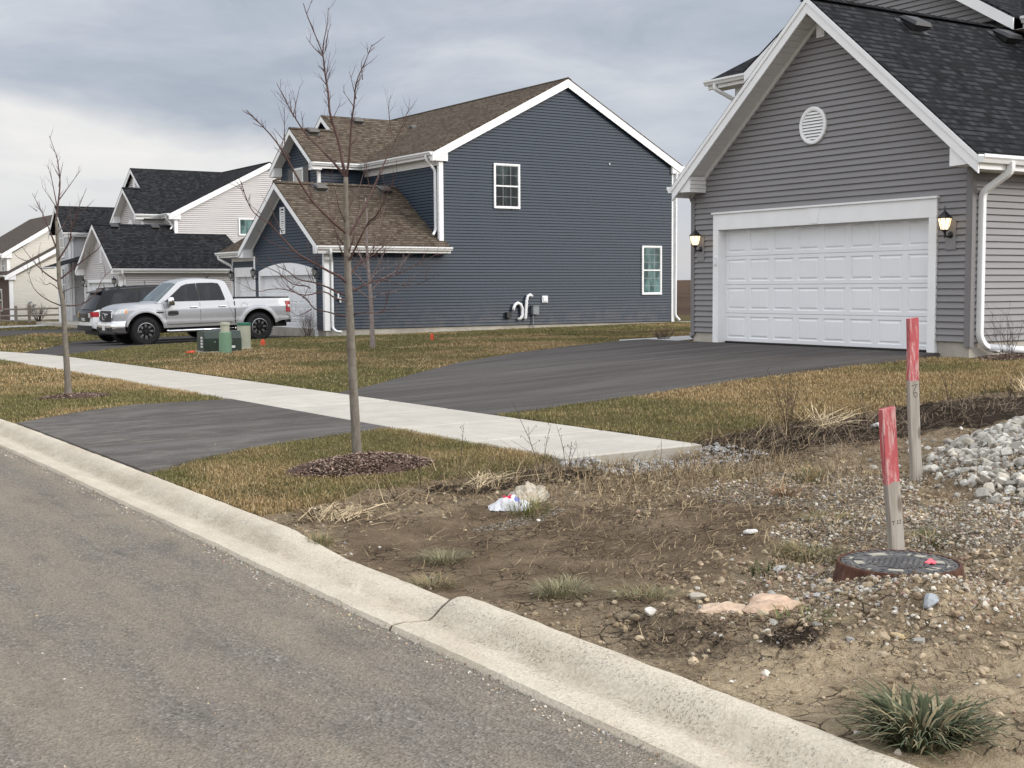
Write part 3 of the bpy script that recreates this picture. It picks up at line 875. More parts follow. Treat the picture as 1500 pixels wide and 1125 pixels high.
    def window(s, facing, c, u0, u1, z0, z1, cols=3, rows=2, fr=.06, glass='glass', single=False, upper_only=False, label=None):
        f = fmap(facing, c); mb = MB()
        fbox(mb, f, u0, u1, z1-fr, z1, 0, .045); fbox(mb, f, u0, u1, z0, z0+fr, 0, .05)
        fbox(mb, f, u0, u0+fr, z0+fr, z1-fr, 0, .043); fbox(mb, f, u1-fr, u1, z0+fr, z1-fr, 0, .043)
        a0, a1, b0, b1 = u0+fr, u1-fr, z0+fr, z1-fr
        mid = (b0+b1)/2
        if not single: fbox(mb, f, a0, a1, mid-.025, mid+.025, 0, .036)
        sash = .022
        fbox(mb, f, a0, a0+sash, b0, b1, 0, .030); fbox(mb, f, a1-sash, a1, b0, b1, 0, .030)
        fbox(mb, f, a0+sash, a1-sash, b0, b0+sash, 0, .029); fbox(mb, f, a0+sash, a1-sash, b1-sash, b1, 0, .029)
        w = s.put(mb, 'window', M['white'], label=label)
        g = MB()
        halves = [(b0, b1)] if single else [(b0, mid-.025), (mid+.025, b1)]
        for (h0, h1) in halves:
            fbox(g, f, a0+.002, a1-.002, h0+.002, h1-.002, .001, .017)
        s.put(g, 'pane', M[glass], parent=w)
        m = MB()
        for (h0, h1) in halves:
            for i in range(1, cols):
                u = a0+(a1-a0)*i/cols; fbox(m, f, u-.006, u+.006, h0, h1, .017, .020)
            for j in range(1, rows):
                z = h0+(h1-h0)*j/rows; fbox(m, f, a0+sash, a1-sash, z-.006, z+.006, .017, .0195)
        if len(m.v): s.put(m, 'glazing_bar', M['bar'], parent=w)
        return w
    def garage_door(s, c, u0, u1, z0, z1, cols, rows, facing='-X', recess=.14, mat=None, label=None):
        f = fmap(facing, c); mb = MB(); o = -recess
        H = (z1-z0)/rows; W = (u1-u0)/cols
        for r in range(rows):
            a, b = z0+r*H+.004, z0+(r+1)*H-.004
            mb.poly([f(u0, a-.008, o-.02), f(u1, a-.008, o-.02), f(u1, a, o), f(u0, a, o)])
            mb.poly([f(u0, b, o), f(u1, b, o), f(u1, b+.001, o-.02), f(u0, b+.001, o-.02)])
            for k in range(cols):
                p, q = u0+k*W, u0+(k+1)*W
                m = .055
                R = [(p, a, q, b, o), (p+m, a+m*1.1, q-m, b-m*1.1, o), (p+m+.012, a+m*1.1+.012, q-m-.012, b-m*1.1-.012, o-.014),
                     (p+m+.030, a+m*1.1+.030, q-m-.030, b-m*1.1-.030, o-.014), (p+m+.055, a+m*1.1+.055, q-m-.055, b-m*1.1-.055, o-.002)]
                qs = [[f(x0, y0, h), f(x1, y0, h), f(x1, y1, h), f(x0, y1, h)] for x0, y0, x1, y1, h in R]
                for i in range(len(qs)-1):
                    for j in range(4):
                        mb.poly([qs[i][j], qs[i][(j+1) % 4], qs[i+1][(j+1) % 4], qs[i+1][j]])
                mb.poly(qs[-1])
        d = s.put(mb, 'garage_door', mat or M['door_white'], label=label)
        ws = MB(); fbox(ws, f, u0, u1, z0-.028, z0+.0, o-.03, o+.004)
        s.put(ws, 'door_seal', M['black_metal'], parent=d)
        return d
    def lantern(s, c, u, z, facing='-X', lit=False, k=1.0, plate=None):
        """z: middle of the backplate"""
        f = fmap(facing, c)
        mb = MB()
        q = f(u, z, .012)
        ax = 'x' if 'X' in facing else 'y'
        sg = -1 if facing[0] == '-' else 1
        mb.lathe([(.001, sg*.036*k), (.035*k, sg*.03*k), (.058*k, sg*.012*k), (.060*k, 0)], c=f(u, z, .008), n=16, axis=ax)
        arm = [f(u, z, .02), f(u, z-.03*k, .07*k), f(u, z-.02*k, .13*k), f(u, z+.045*k, .15*k)]
        mb.tube(arm, [.014*k, .013*k, .013*k, .016*k], n=8)
        cx, cy, cz = f(u, z+.05*k, .15*k)
        mb.lathe([(.002, -.10*k), (.010*k, -.085*k), (.012*k, -.03*k), (.03*k, -.005*k), (.050*k, 0), (.052*k, .018*k), (.001, .018*k)], c=(cx, cy, cz), n=12)
        mb.lathe([(.100*k, .170*k), (.104*k, .176*k), (.060*k, .225*k), (.028*k, .255*k), (.018*k, .262*k), (.012*k, .29*k), (.006*k, .33*k), (.001, .345*k)], c=(cx, cy, cz), n=8)
        mb.lathe([(.001, .172*k), (.100*k, .170*k)], c=(cx, cy, cz), n=8)
        for i in range(8):
            an = 2*math.pi*i/8
            a = (cx+math.cos(an)*.055*k, cy+math.sin(an)*.055*k, cz+.016*k); b = (cx+math.cos(an)*.094*k, cy+math.sin(an)*.094*k, cz+.172*k)
            mb.tube([a, b], .0045*k, n=4)
        L = s.put(mb, 'wall_lantern', M['black_metal'])
        g = MB().lathe([(.048*k, .018*k), (.070*k, .08*k), (.088*k, .165*k)], c=(cx, cy, cz), n=8)
        s.put(g, 'lamp_glass', M['lamp_lit' if lit else 'pale_glass'], parent=L)
        if plate:
            pb = MB(); fbox(pb, f, u-.085*k, u+.085*k, z-.20*k, z+.20*k, 0, .030)
            s.put(pb, 'mounting_block', plate, parent=L)
        return L
    def roof_vent(s, p, ed, up, mat):
        """low box vent sitting on a roof slope"""
        p, ed, up = V(p), V(ed).normalized(), V(up).normalized(); n = ed.cross(up).normalized()
        if n.z < 0: n = -n
        mb = MB()
        def q(u, v, h): return p+ed*u+up*v+n*h
        base = [q(-.25, -.22, .004), q(.25, -.22, .004), q(.25, .26, .004), q(-.25, .26, .004)]
        mb.prism([b for b in base], n*.008)
        lo = [q(-.17, -.15, .03), q(.17, -.15, .03), q(.17, .17, .03), q(-.17, .17, .03)]
        mid = [q(-.21, -.20, .15), q(.21, -.20, .15), q(.21, .21, .07), q(-.21, .21, .07)]
        top = [q(-.17, -.15, .20), q(.17, -.15, .20), q(.17, .16, .13), q(-.17, .16, .13)]
        for A, B in ((lo, mid), (mid, top)):
            for i in range(4): mb.poly([A[i], A[(i+1) % 4], B[(i+1) % 4], B[i]])
        mb.poly(top)
        return s.put(mb, 'roof_vent', mat)
    def return_box(s, facing, c, pts, depth, name='eave_return', mat=None):
        """triangular boxed end of an eave; pts (u,z)"""
        f = fmap(facing, c)
        a = [V(f(u, z, 0)) for u, z in pts]
        mb = MB().prism(a, V(f(pts[0][0], pts[0][1], depth))-a[0])
        return s.put(mb, name, mat or M['white'])

def zplane(e0, z0, s): return lambda y: z0+s*(y-e0)
# ------------------------------------------------------------------ the grey house (garage end seen at the right edge)
G = House('house', 'grey-sided house with black roof and lit lamps beside its double garage door', 'house', (22, 18, .45))
xw, yr, yl, yc = 16.44, 12.71, 19.06, 15.72
SL = .84; ZE = 3.50; ye0, ye1 = 12.28, 19.16; xf = 16.0
za = ZE+SL*(yc-ye0)
zw_e = ZE+SL*(yr-ye0)-.10; zw_a = za-.10
ZB = .715
G.siding(M['gray_siding'], '-X', xw, [[(yr, ZB), (13.33, ZB), (13.33, 2.96), (yr, 2.96)], [(18.43, ZB), (yl, ZB), (yl, 2.96), (18.43, 2.96)],
         [(yr, 2.96), (yl, 2.96), (yl, ZE+SL*(ye1-yl)-.10), (yc, zw_a), (yr, zw_e)]], ZB)
G.siding(M['gray_siding'], '-Y', yr, [[(xw, ZB), (30, ZB), (30, 3.45), (xw, 3.45)]], ZB)
G.siding(M['gray_siding'], '+Y', yl, [[(xw, ZB), (21.7, ZB), (21.7, 3.45), (xw, 3.45)]], ZB)
mb = MB(); mb.box(xw+.02, 30, yr+.02, 13.30, .2, ZB+.012); mb.box(xw+.02, 21.7, 18.46, yl-.02, .2, ZB+.012); mb.box(xw+.30, 30, 13.30, 18.46, .2, .542)
G.put(mb, 'foundation', M['foundation'])
for (a, b, c, d) in ((xw-.024, xw+.07, yr-.026, yr+.002), (xw-.026, xw-.002, yr, yr+.085)):
    G.box('corner_trim', M['gray_trim'], a, b, c, d, ZB-.06, 3.44)
G.box('corner_trim', M['gray_trim'], xw-.026, xw+.002, yl-.075, yl+.026, ZB-.05, 3.44)
# roof of the garage: ridge runs back from the street
rf = G.roof([([(xf, ye0, ZE), (30, ye0, ZE), (30, yc, za), (xf, yc, za)], (1, 0, 0)), ([(xf, ye1, ZE), (24, ye1, ZE), (24, yc, za), (xf, yc, za)], (1, 0, 0))], M['black_shingle'])
G.ridge_cap((xf, yc, za), (27, yc, za), M['black_shingle'], roof=rf)
dz = SL
for (ya, sgn) in ((ye0, 1), (ye1, -1)):
    a = (xf+.03, ya, ZE-.052); b = (xf+.03, yc, za-.052)
    G.board('rake_board', a, b, .235, (-1, 0, 0), .03)
    G.board('rake_board', (xf, ya, ZE-.03), (xf, yc, za-.03), .085, (-1, 0, 0), .018)
    # frieze against the wall
    q = .30 if sgn > 0 else .30
    G.board('frieze_board', (xw, ya+sgn*(.43 if sgn > 0 else .10), ZE+SL*(.43 if sgn > 0 else .10)-.20), (xw, yc, za-.20), .11, (-1, 0, 0), .04, mat=M['soffit'])
# ribbed soffit panels under the rake overhang
mb = MB()
for (ya, sgn) in ((ye0, 1), (ye1, -1)):
    L = abs(yc-ya); n = int(L/.098)
    for i in range(n):
        t0 = ya+sgn*(L*i/n); t1 = ya+sgn*(L*(i+1)/n-.009)
        z0 = ZE+SL*abs(t0-ya)-.225; z1 = ZE+SL*abs(t1-ya)-.225
        mb.hexa((xf+.03, t0, z0), (xw-xf-.03, 0, 0), (0, t1-t0, z1-z0), (0, 0, .012))
        zz = z1+.010; tz = ya+sgn*(L*(i+1)/n)
        mb.hexa((xf+.03, t1, zz), (xw-xf-.03, 0, 0), (0, tz-t1, SL*abs(tz-t1)), (0, 0, .008))
G.put(mb, 'soffit', M['soffit'])
# boxed eave returns
zs = ZE+SL*.42-.21
G.return_box('-X', xf+.03, [(ye0+.01, ZE-.13), (ye0+.01, ZE-.06), (ye0+.53, ZE+SL*.53-.27), (ye0+.53, ZE-.145)], -(xw-xf-.03)+.0)
o = G.return_box('-X', xf+.03, [(ye1-.01, ZE-.13), (ye1-.01, ZE-.06), (ye1-.48, ZE+SL*.48-.25), (ye1-.48, ZE-.145)], -.02)
mb = MB()
for i in range(4):
    mb.box(xf+.05, xw, ye1-.484, ye1-.45, ZE-.145+i*.073, ZE-.145+i*.073+.066)
mb.box(xf+.05, xw, ye1-.45, ye1-.02, ZE-.145, ZE-.12)
G.put(mb, 'eave_return', M['soffit'])
# gutters and eave boards on the long sides
G.board('fascia', (xf+.03, ye0+.02, ZE-.05), (30, ye0+.02, ZE-.05), .17, (0, -1, 0), .025)
G.gutter((xf-.02, ye0-.005, ZE-.015), (30, ye0-.005, ZE-.015), (0, -1, 0))
G.box('soffit', M['soffit'], xw, 30, ye0+.02, yr, ZE-.215, ZE-.20)
G.board('fascia', (xf+.03, ye1-.02, ZE-.05), (21.5, ye1-.02, ZE-.05), .17, (0, 1, 0), .025)
G.gutter((xf-.02, ye1+.005, ZE-.015), (21.5, ye1+.005, ZE-.015), (0, 1, 0))
# downspouts
G.spout([(16.66, ye0-.07, ZE-.10), (16.66, ye0-.07, ZE-.24), (16.60, yr-.06, ZE-.52), (16.60, yr-.06, 1.0), (16.60, yr-.06, .80), (16.68, yr-.10, .66), (16.9, yr-.16, .60)], .05, .038)
mb = MB(); mb.tube([(16.74, yr-.12, .645), (17.3, yr-.30, .60), (18.4, yr-.62, .575), (20.0, yr-1.1, .54)], .058, n=12)
G.put(mb, 'drain_pipe', M['pvc'], smooth=True)
G.spout([(16.55, ye1+.07, ZE-.10), (16.55, ye1+.07, ZE-.22), (16.62, yl+.045, ZE-.44), (16.62, yl+.045, .75), (16.50, yl+.10, .62)], .045, .034, mat=M['gray_trim'])
# garage door with its white surround
D0, D1 = 13.47, 18.29
G.garage_door(xw, D0, D1, .575, 2.68, 8, 4)
mb = MB(); f = fmap('-X', xw)
fbox(mb, f, D0-.145, D0, .55, 2.64, -.16, .045); fbox(mb, f, D1, D1+.145, .55, 2.64, -.16, .045)
fbox(mb, f, D0-.145, D1+.145, 2.642, 2.93, -.16, .046)
fbox(mb, f, D0-.17, D1+.17, 2.932, 2.965, 0, .075)
kp = [(15.80, 2.66), (15.97, 2.66), (16.03, 2.93), (15.74, 2.93)]
mb.prism([f(u, z, .046) for u, z in kp], (-.008, 0, 0))
G.put(mb, 'door_surround', M['white'])
G.box('keypad', M['pvc'], xw-.075, xw-.044, 18.33, 18.39, 2.00, 2.14)
# lit lanterns beside the surround
G.lantern(xw, 18.80, 2.30, lit=True, k=1.12, plate=M['gray_siding'])
G.lantern(xw, 13.07, 2.36, lit=True, k=1.12, plate=M['gray_siding'])
# oval louvred gable vent and the slim white block under the peak
mb = MB(); cz, cy_ = 4.31, 15.94
N = 40
def ell(r0, r1, h0, h1):
    for i in range(N):
        a, b = 2*math.pi*i/N, 2*math.pi*(i+1)/N
        P = lambda an, r, h: f(cy_+math.cos(an)*r*.305, cz+math.sin(an)*r*.315, h)
        mb.poly([P(a, r0, h0), P(b, r0, h0), P(b, r1, h1), P(a, r1, h1)])
ell(1.0, 1.0, 0, .05); ell(1.0, .93, .05, .058); ell(.93, .80, .058, .05); ell(.80, .78, .05, .012)
for i in range(9):
    z = cz-.235+i*.0525
    hw = .30*math.sqrt(max(0, .64-((z+.02-cz)/.315)**2))
    if hw > .03: mb.hexa(f(cy_-hw, z, .042), V(f(cy_+hw, z, .042))-V(f(cy_-hw, z, .042)), V(f(0, .040, -.026))-V(f(0, 0, 0)), V(f(0, .006, .004))-V(f(0, 0, 0)))
G.put(mb, 'gable_vent', M['white'])
mb = MB(); fbox(mb, f, yc-.02, yc+.15, 5.76, 6.16, 0, .05); fbox(mb, f, yc+.01, yc+.12, 5.79, 6.16, .05, .065)
G.put(mb, 'peak_block', M['white'])
upv = V((0, 1, SL)).normalized()
for (px, py_) in ((18.05, 15.25), (20.6, 15.30), (23.0, 15.32)):
    G.roof_vent((px, py_, ZE+SL*(py_-ye0)), (1, 0, 0), upv, M['vent_dark'])
# upper storey behind the garage
xe, ze = 21.3, 6.56
G.siding(M['gray_siding'], '-X', 21.72, [[(yr, 3.2), (23.6, 3.2), (23.6, 6.4), (yr, 6.4)]], ZB)
G.siding(M['gray_siding'], '-X', 21.72, [[(19.06, ZB), (23.6, ZB), (23.6, 3.2), (19.06, 3.2)]], ZB)
G.siding(M['gray_siding'], '+Y', 23.6, [[(21.72, ZB), (31, ZB), (31, 6.4), (26.3, 8.75), (21.72, 6.4)]], ZB)
G.siding(M['gray_siding'], '-Y', yr+.01, [[(21.72, 3.4), (31, 3.4), (31, 6.4), (26.3, 8.75), (21.72, 6.4)]], ZB)
G.siding(M['gray_siding'], '-X', 21.42, [[(15.7, 4.4), (22.3, 4.4), (22.3, 6.5), (19.0, 8.48), (15.7, 6.5)]], ZB)
ys0 = 15.42; s2 = .60
m_pl = [([(xe, 12.5, ze), (xe, 24.15, ze), (26.3, 24.15, ze+.47*5), (26.3, 12.5, ze+.47*5)], (0, 1, 0)), ([(31.3, 12.5, ze), (31.3, 24.15, ze), (26.3, 24.15, ze+.47*5), (26.3, 12.5, ze+.47*5)], (0, 1, 0)),
        ([(21.0, ys0, ze), (25.6, ys0, ze), (25.6, 19.0, ze+s2*3.58), (21.0, 19.0, ze+s2*3.58)], (1, 0, 0)), ([(21.0, 22.58, ze), (25.6, 22.58, ze), (25.6, 19.0, ze+s2*3.58), (21.0, 19.0, ze+s2*3.58)], (1, 0, 0))]
G.roof(m_pl, M['black_shingle'])
for ya in (ys0, 22.58):
    G.board('rake_board', (21.03, ya, ze-.05), (21.03, 19.0, ze+s2*3.58-.05), .22, (-1, 0, 0), .03)
G.board('fascia', (xe+.02, 12.5, ze-.05), (xe+.02, ys0, ze-.05), .17, (-1, 0, 0), .025)
G.gutter((xe-.005, 12.5, ze-.015), (xe-.005, ys0-.02, ze-.015), (-1, 0, 0))
G.board('fascia', (xe+.02, 22.6, ze-.05), (xe+.02, 24.15, ze-.05), .17, (-1, 0, 0), .025)
G.gutter((xe-.005, 22.3, ze-.015), (xe-.005, 24.2, ze-.015), (-1, 0, 0))
G.box('soffit', M['soffit'], xe+.02, 21.72, 12.5, 24.1, ze-.22, ze-.205)
G.board('rake_board', (xe, 24.12, ze-.05), (26.3, 24.12, ze+.47*5-.05), .20, (0, 1, 0), .03)
G.board('frieze_board', (21.70, 22.6, ze-.22), (21.70, 23.6, ze-.22), .20, (-1, 0, 0), .03)
G.spout([(xe-.06, 23.85, ze-.12), (xe-.06, 23.85, ze-.24), (21.66, 23.52, ze-.55), (21.66, 23.52, 3.0)], .045, .034)
G.box('corner_trim', M['gray_trim'], 21.69, 21.78, 23.52, 23.63, ZB, 6.34)
G.box('wall', M['gray_siding'], 30.95, 31.0, 12.75, 23.55, .3, 6.4)

# ------------------------------------------------------------------ suburban two-storey type used twice further along the street
def suburban(H, p, sid, shingle, ventm):
    Ym, x0, x1 = p['Ym'], p['x0'], p['x1']; ze, xr, zr = p['ze'], p['xr'], p['zr']; zb_ = p['zb']
    oh = .30; xe = x0-oh; s = (zr-ze)/(xr-xe); Y1 = p['Y1']
    xbk = x1+oh
    sb = (zr-ze)/(xbk-xr)
    side_polys = [[(x0, zb_), (x1, zb_), (x1, ze+.10), (xr, zr-.13), (x0, ze+.10)]]
    if abs(p['Yg']-Ym) < .01: side_polys.append([(p['xg'], zb_), (x0, zb_), (x0, p['zge']-.05), (p['xg'], p['zge']-.05)])
    else: H.siding(sid, '-Y', p['Yg'], [[(p['xg'], zb_), (p['xlean']-.1, zb_), (p['xlean']-.1, p['zge']-.05), (p['xg'], p['zge']-.05)]], zb_)
    H.siding(sid, '-Y', Ym, side_polys, zb_)
    H.siding(sid, '-X', x0, [[(Ym, p['zge']-.3), (p['yb0']+.3, p['zge']-.3), (p['yb0']+.3, ze-.12), (Ym, ze-.12)]], zb_)
    H.siding(sid, '+X', x1, [[(Ym, zb_), (Y1, zb_), (Y1, ze), (Ym, ze)]], zb_)
    H.siding(sid, '+Y', Y1, [[(x0, zb_), (x1, zb_), (x1, ze+.1), (xr, zr-.13), (x0, ze+.1)]], zb_)
    # foundation
    mb = MB(); mb.box(p['xg']+.03, x1-.02, p['Yg']+.03 if abs(p['Yg']-Ym) < .01 else Ym+.03, Y1-.03, zb_-.8, zb_+.010)
    if abs(p['Yg']-Ym) > .01: mb.box(p['xg']+.03, p['xlean']-.12, p['Yg']+.03, Ym+.02, zb_-.8, zb_+.011)
    H.put(mb, 'foundation', M['foundation'])
    # main roof
    ro = Ym-.14
    pl = [([(xe, ro, ze), (xe, Y1+.2, ze), (xr, Y1+.2, zr), (xr, ro, zr)], (0, 1, 0)), ([(xbk, ro, ze), (xbk, Y1+.2, ze), (xr, Y1+.2, zr), (xr, ro, zr)], (0, 1, 0))]
    sg = p['sg']; ys, y2, yL = p['ys'], p['y2'], p['yL']; xs, x2 = p['xs'], p['x2']; yb0, yb1 = p['yb0'], p['yb1']
    zs = ze+sg*(ys-yb0); z2 = ze+sg*(y2-yb0); xin = xr-.6
    pl.append(([(xs, yb0, ze), (xin, yb0, ze), (xin, y2, z2), (x2, y2, z2), (x2, ys, zs), (xs, ys, zs)], (1, 0, 0)))
    pl.append(([(xs, ys, zs), (x2+.4, ys, zs), (x2+.4, yb1, ze), (xs, yb1, ze)], (1, 0, 0)))
    pl.append(([(x2, y2, z2), (xin, y2, z2), (xin, yL, ze), (x2, yL, ze)], (1, 0, 0)))
    # garage roof
    xgf = p['xgf']; g0, g1, gy = p['g0'], p['g1'], p['gy']; zge, zgr = p['zge'], p['zgr']
    rp = H.roof(pl, shingle)
    H.ridge_cap((xs, ys, zs), (x2, ys, zs), shingle, roof=rp)
    H.ridge_cap((xr, ro, zr), (xr, Y1, zr), shingle, roof=rp)
    xgb = p.get('xlean', x0+.2)
    gpl = [([(xgf, g1, zge), (x0+.2, g1, zge), (x0+.2, gy, zgr), (xgf, gy, zgr)], (1, 0, 0))]
    if abs(p['Yg']-Ym) < .01:
        gpl.append(([(xgf, g0, zge), (x0+.22, g0, zge), (x0+.22, Ym-.001, zge+(zgr-zge)*(Ym-g0)/(gy-g0)), (x0+.02, Ym-.001, zge+(zgr-zge)*(Ym-g0)/(gy-g0)), (x0+.02, gy, zgr), (xgf, gy, zgr)], (1, 0, 0)))
    else:
        zt_ = zge+(zgr-zge)*(Ym-g0)/(gy-g0)
        gpl.append(([(xgf, g0, zge), (xgb+.1, g0, zge), (xgb-.5, Ym-.001, zt_), (x0-.001, Ym-.001, zt_), (x0-.001, gy, zgr), (xgf, gy, zgr)], (1, 0, 0)))
    rg = H.roof(gpl, shingle)
    H.ridge_cap((xgf, gy, zgr), (x0-.1, gy, zgr), shingle, roof=rg)
    W = M['white']
    # rakes of the big side gable
    H.board('rake_board', (xe-.02, ro+.03, ze-.04), (xr, ro+.03, zr-.04), .30, (0, -1, 0), .03)
    H.board('rake_board', (xbk+.02, ro+.03, ze-.04), (xr, ro+.03, zr-.04), .30, (0, -1, 0), .03)
    f2 = '-Y'
    H.return_box('-Y', ro+.03, [(xe-.02, ze-.32), (xe-.02, ze-.10), (x0+.28, ze+s*.58-.30), (x0+.28, ze-.32)], -.17)
    H.return_box('-Y', ro+.03, [(xbk+.02, ze-.32), (xbk+.02, ze-.10), (x1-.16, ze+sb*.46-.30), (x1-.16, ze-.32)], -.17)
    # main front eave
    H.board('fascia', (xe+.02, ro, ze-.05), (xe+.02, yb0, ze-.05), .18, (-1, 0, 0), .025)
    H.gutter((xe-.005, ro+.02, ze-.02), (xe-.005, yb0, ze-.02), (-1, 0, 0))
    H.box('soffit', M['soffit'], xe+.02, x0, ro+.04, yb0+.3, ze-.24, ze-.225)
    H.board('frieze_board', (x0-.021, Ym, ze-.24), (x0-.021, yb0+.3, ze-.24), .22, (-1, 0, 0), .02, mat=M['soffit'])
    H.gutter((xbk+.005, ro+.02, ze-.02), (xbk+.005, Y1, ze-.02), (1, 0, 0))
    # street gables
    xb = p['xb']
    H.siding(sid, '-X', xb, [[(yb0+.32, p['zge']-.1), (yb1-.30, p['zge']-.1), (yb1-.30, ze+.1), (ys, zs-.14), (yb0+.32, ze+.1)]], zb_)
    H.siding(sid, '-Y', yb0+.32, [[(xb, p['zge']-.1), (x0+.1, p['zge']-.1), (x0+.1, ze-.2), (xb, ze-.2)]], zb_)
    H.siding(sid, '+Y', yb1-.30, [[(xb, p['zge']-.1), (x0+.1, p['zge']-.1), (x0+.1, ze-.2), (xb, ze-.2)]], zb_)
    H.siding(sid, '-X', x2+.22, [[(ys, zs-.5), (yL-.5, ze-.1), (yL-.5, ze+.2), (y2, z2-.14), (ys, zs-.12)]], zb_)
    for (xx, a, za_, b, zb2) in ((xs, yb0, ze, ys, zs), (xs, yb1, ze, ys, zs), (x2, ys-.02, zs, y2, z2), (x2, yL, ze, y2, z2)):
        H.board('rake_board', (xx+.03, a, za_-.04), (xx+.03, b, zb2-.04), .21, (-1, 0, 0), .03)
    for (a, sgn) in ((yb0, 1), (yb1, -1)):
        mbs = MB().hexa((xs+.03, a, ze-.22), (xb-xs-.03, 0, 0), (0, ys-a, zs-ze), (0, 0, -.012))
        H.put(mbs, 'soffit', M['soffit'])
        H.return_box('-X', xs+.03, [(a, ze-.28), (a, ze-.08), (a+sgn*.40, ze+sg*.40-.22), (a+sgn*.40, ze-.28)], -(xb-xs-.03))
    H.board('fascia', (xs+.03, yb0+.02, ze-.05), (xe, yb0+.02, ze-.05), .18, (0, -1, 0), .025)
    H.gutter((xs-.02, yb0-.005, ze-.02), (xe, yb0-.005, ze-.02), (0, -1, 0))
    for (cx0, cx1, cy0, cy1, top) in ((xb-.022, xb+.08, yb0+.295, yb0+.319, ze-.22), (xb-.024, xb-.001, yb0+.32, yb0+.40, ze-.22), (x0-.024, x0+.14, Ym-.026, Ym-.001, ze-.24), (x0-.0255, x0-.001, Ym-.001, Ym+.10, ze-.24), (x1-.12, x1+.024, Ym-.027, Ym-.001, ze-.28)):
        H.box('corner_trim', W, cx0, cx1, cy0, cy1, (zb_-.03 if cx0 > x1-.5 else p['zge']+.05), top)
    # garage front
    xg = p['xg']; Yg, Yg1 = p['Yg'], p['Yg1']; sl = (zgr-zge)/(gy-g0)
    d0, d1, dt, dz0 = p['d0'], p['d1'], p['dt'], p['dz0']
    dm = (d0+d1)/2; N = 14; rise = p['rise']
    arch = [(d0-.10+(d1-d0+.20)*i/N, dt+.16+rise*(1-((i/N)*2-1)**2)) for i in range(N+1)]
    zt0 = dt+.16
    polys = [[(Yg, zb_), (d0-.1, zb_), (d0-.1, zt0), (Yg, zt0)], [(d1+.1, zb_), (Yg1, zb_), (Yg1, zt0), (d1+.1, zt0)]]
    ztop = zt0+rise+.02
    polys.append([(Yg, ztop), (Yg1, ztop), (Yg1, zge+sl*(g1-Yg1)-.1), (gy, zgr-.14), (Yg, zge+sl*(Yg-g0)-.1)])
    polys += [[(Yg, zt0), (d0-.1, zt0), (d0-.1, ztop), (Yg, ztop)], [(d1+.1, zt0), (Yg1, zt0), (Yg1, ztop), (d1+.1, ztop)]]
    for i in range(N):
        a, b = arch[i], arch[i+1]
        polys.append([(a[0], a[1]), (b[0], b[1]), (b[0], ztop), (a[0], ztop)])
    H.siding(sid, '-X', xg, polys, zb_)
    f = fmap('-X', xg)
    mb = MB()
    for i in range(N):
        a, b = arch[i], arch[i+1]
        mb.hexa(f(a[0], dt, -.1), V(f(b[0], dt, -.1))-V(f(a[0], dt, -.1)), V(f(a[0], a[1], -.1))-V(f(a[0], dt, -.1)), (-.145, 0, 0)) if abs(a[1]-b[1]) < 1e-9 else mb.prism([f(a[0], dt, -.1), f(b[0], dt, -.1), f(b[0], b[1], -.1), f(a[0], a[1], -.1)], (-.145, 0, 0))
    fbox(mb, f, d0-.12, d0, dz0, dt-.002, -.15, .045); fbox(mb, f, d1, d1+.12, dz0, dt-.002, -.15, .045)
    H.put(mb, 'door_surround', W)
    H.garage_door(xg, d0, d1, dz0, dt, 8, 4, recess=.12)
    for (a, sgn) in ((g0, 1), (g1, -1)):
        H.board('rake_board', (xgf+.03, a, zge-.04), (xgf+.03, gy, zgr-.04), .21, (-1, 0, 0), .03)
        mbs = MB().hexa((xgf+.03, a, zge-.22), (xg-xgf-.03, 0, 0), (0, gy-a, zgr-zge), (0, 0, -.012)); H.put(mbs, 'soffit', M['soffit'])
        H.return_box('-X', xgf+.03, [(a, zge-.26), (a, zge-.08), (a+sgn*.42, zge+sl*.42-.22), (a+sgn*.42, zge-.26)], -(xg-xgf-.03))
        H.board('frieze_board', (xg-.001, a+sgn*.3, zge+sl*.3-.22), (xg-.001, gy, zgr-.22), .07, (-1, 0, 0), .03, mat=M['soffit'])
    xge = (x0+.22) if abs(p['Yg']-Ym) < .01 else p['xlean']+.1
    H.board('fascia', (xgf+.03, g0+.02, zge-.05), (xge, g0+.02, zge-.05), .17, (0, -1, 0), .025)
    H.gutter((xgf-.02, g0-.005, zge-.02), (xge+.02, g0-.005, zge-.02), (0, -1, 0))
    H.box('soffit', M['soffit'], xg, xge, g0+.02, Yg, zge-.225, zge-.21)
    H.box('corner_trim', W, xg-.026, xg+.16, Yg-.026, Yg-.001, zb_-.03, zge-.21)
    H.box('corner_trim', W, xg-.0265, xg-.001, Yg-.001, Yg+.12, zb_-.03, zge-.21)
    H.box('corner_trim', W, xg-.026, xg-.001, Yg1-.12, Yg1+.02, zb_-.03, zge-.21)
    # slatted vent in the garage gable
    mb = MB(); v0, v1, w0, w1 = p['louv']
    fbox(mb, f, v0, v0+.06, w0, w1, 0, .05); fbox(mb, f, v1-.06, v1, w0, w1, 0, .05); fbox(mb, f, v0+.06, v1-.06, w0, w0+.05, 0, .05); fbox(mb, f, v0+.06, v1-.06, w1-.05, w1, 0, .05)
    z = w0+.06
    while z < w1-.09:
        q = V(f(v0+.06, z, .04)); mb.hexa(q, V(f(v1-.06, z, .04))-q, V(f(0, .055, -.03))-V(f(0, 0, 0)), V(f(0, .004, .006))-V(f(0, 0, 0))); z += .075
    H.put(mb, 'gable_vent', W)
    # downspouts
    H.spout([(xe-.06, Ym+.25, ze-.12), (xe-.06, Ym+.25, ze-.26), (x0-.06, Ym+.18, ze-.62), (x0-.06, Ym+.18, zge+(zgr-zge)*(Ym+.18-g0)/(gy-g0)+.22), (x0-.2, Ym+.12, zge+(zgr-zge)*(Ym+.1-g0)/(gy-g0)+.12)], .045, .034)
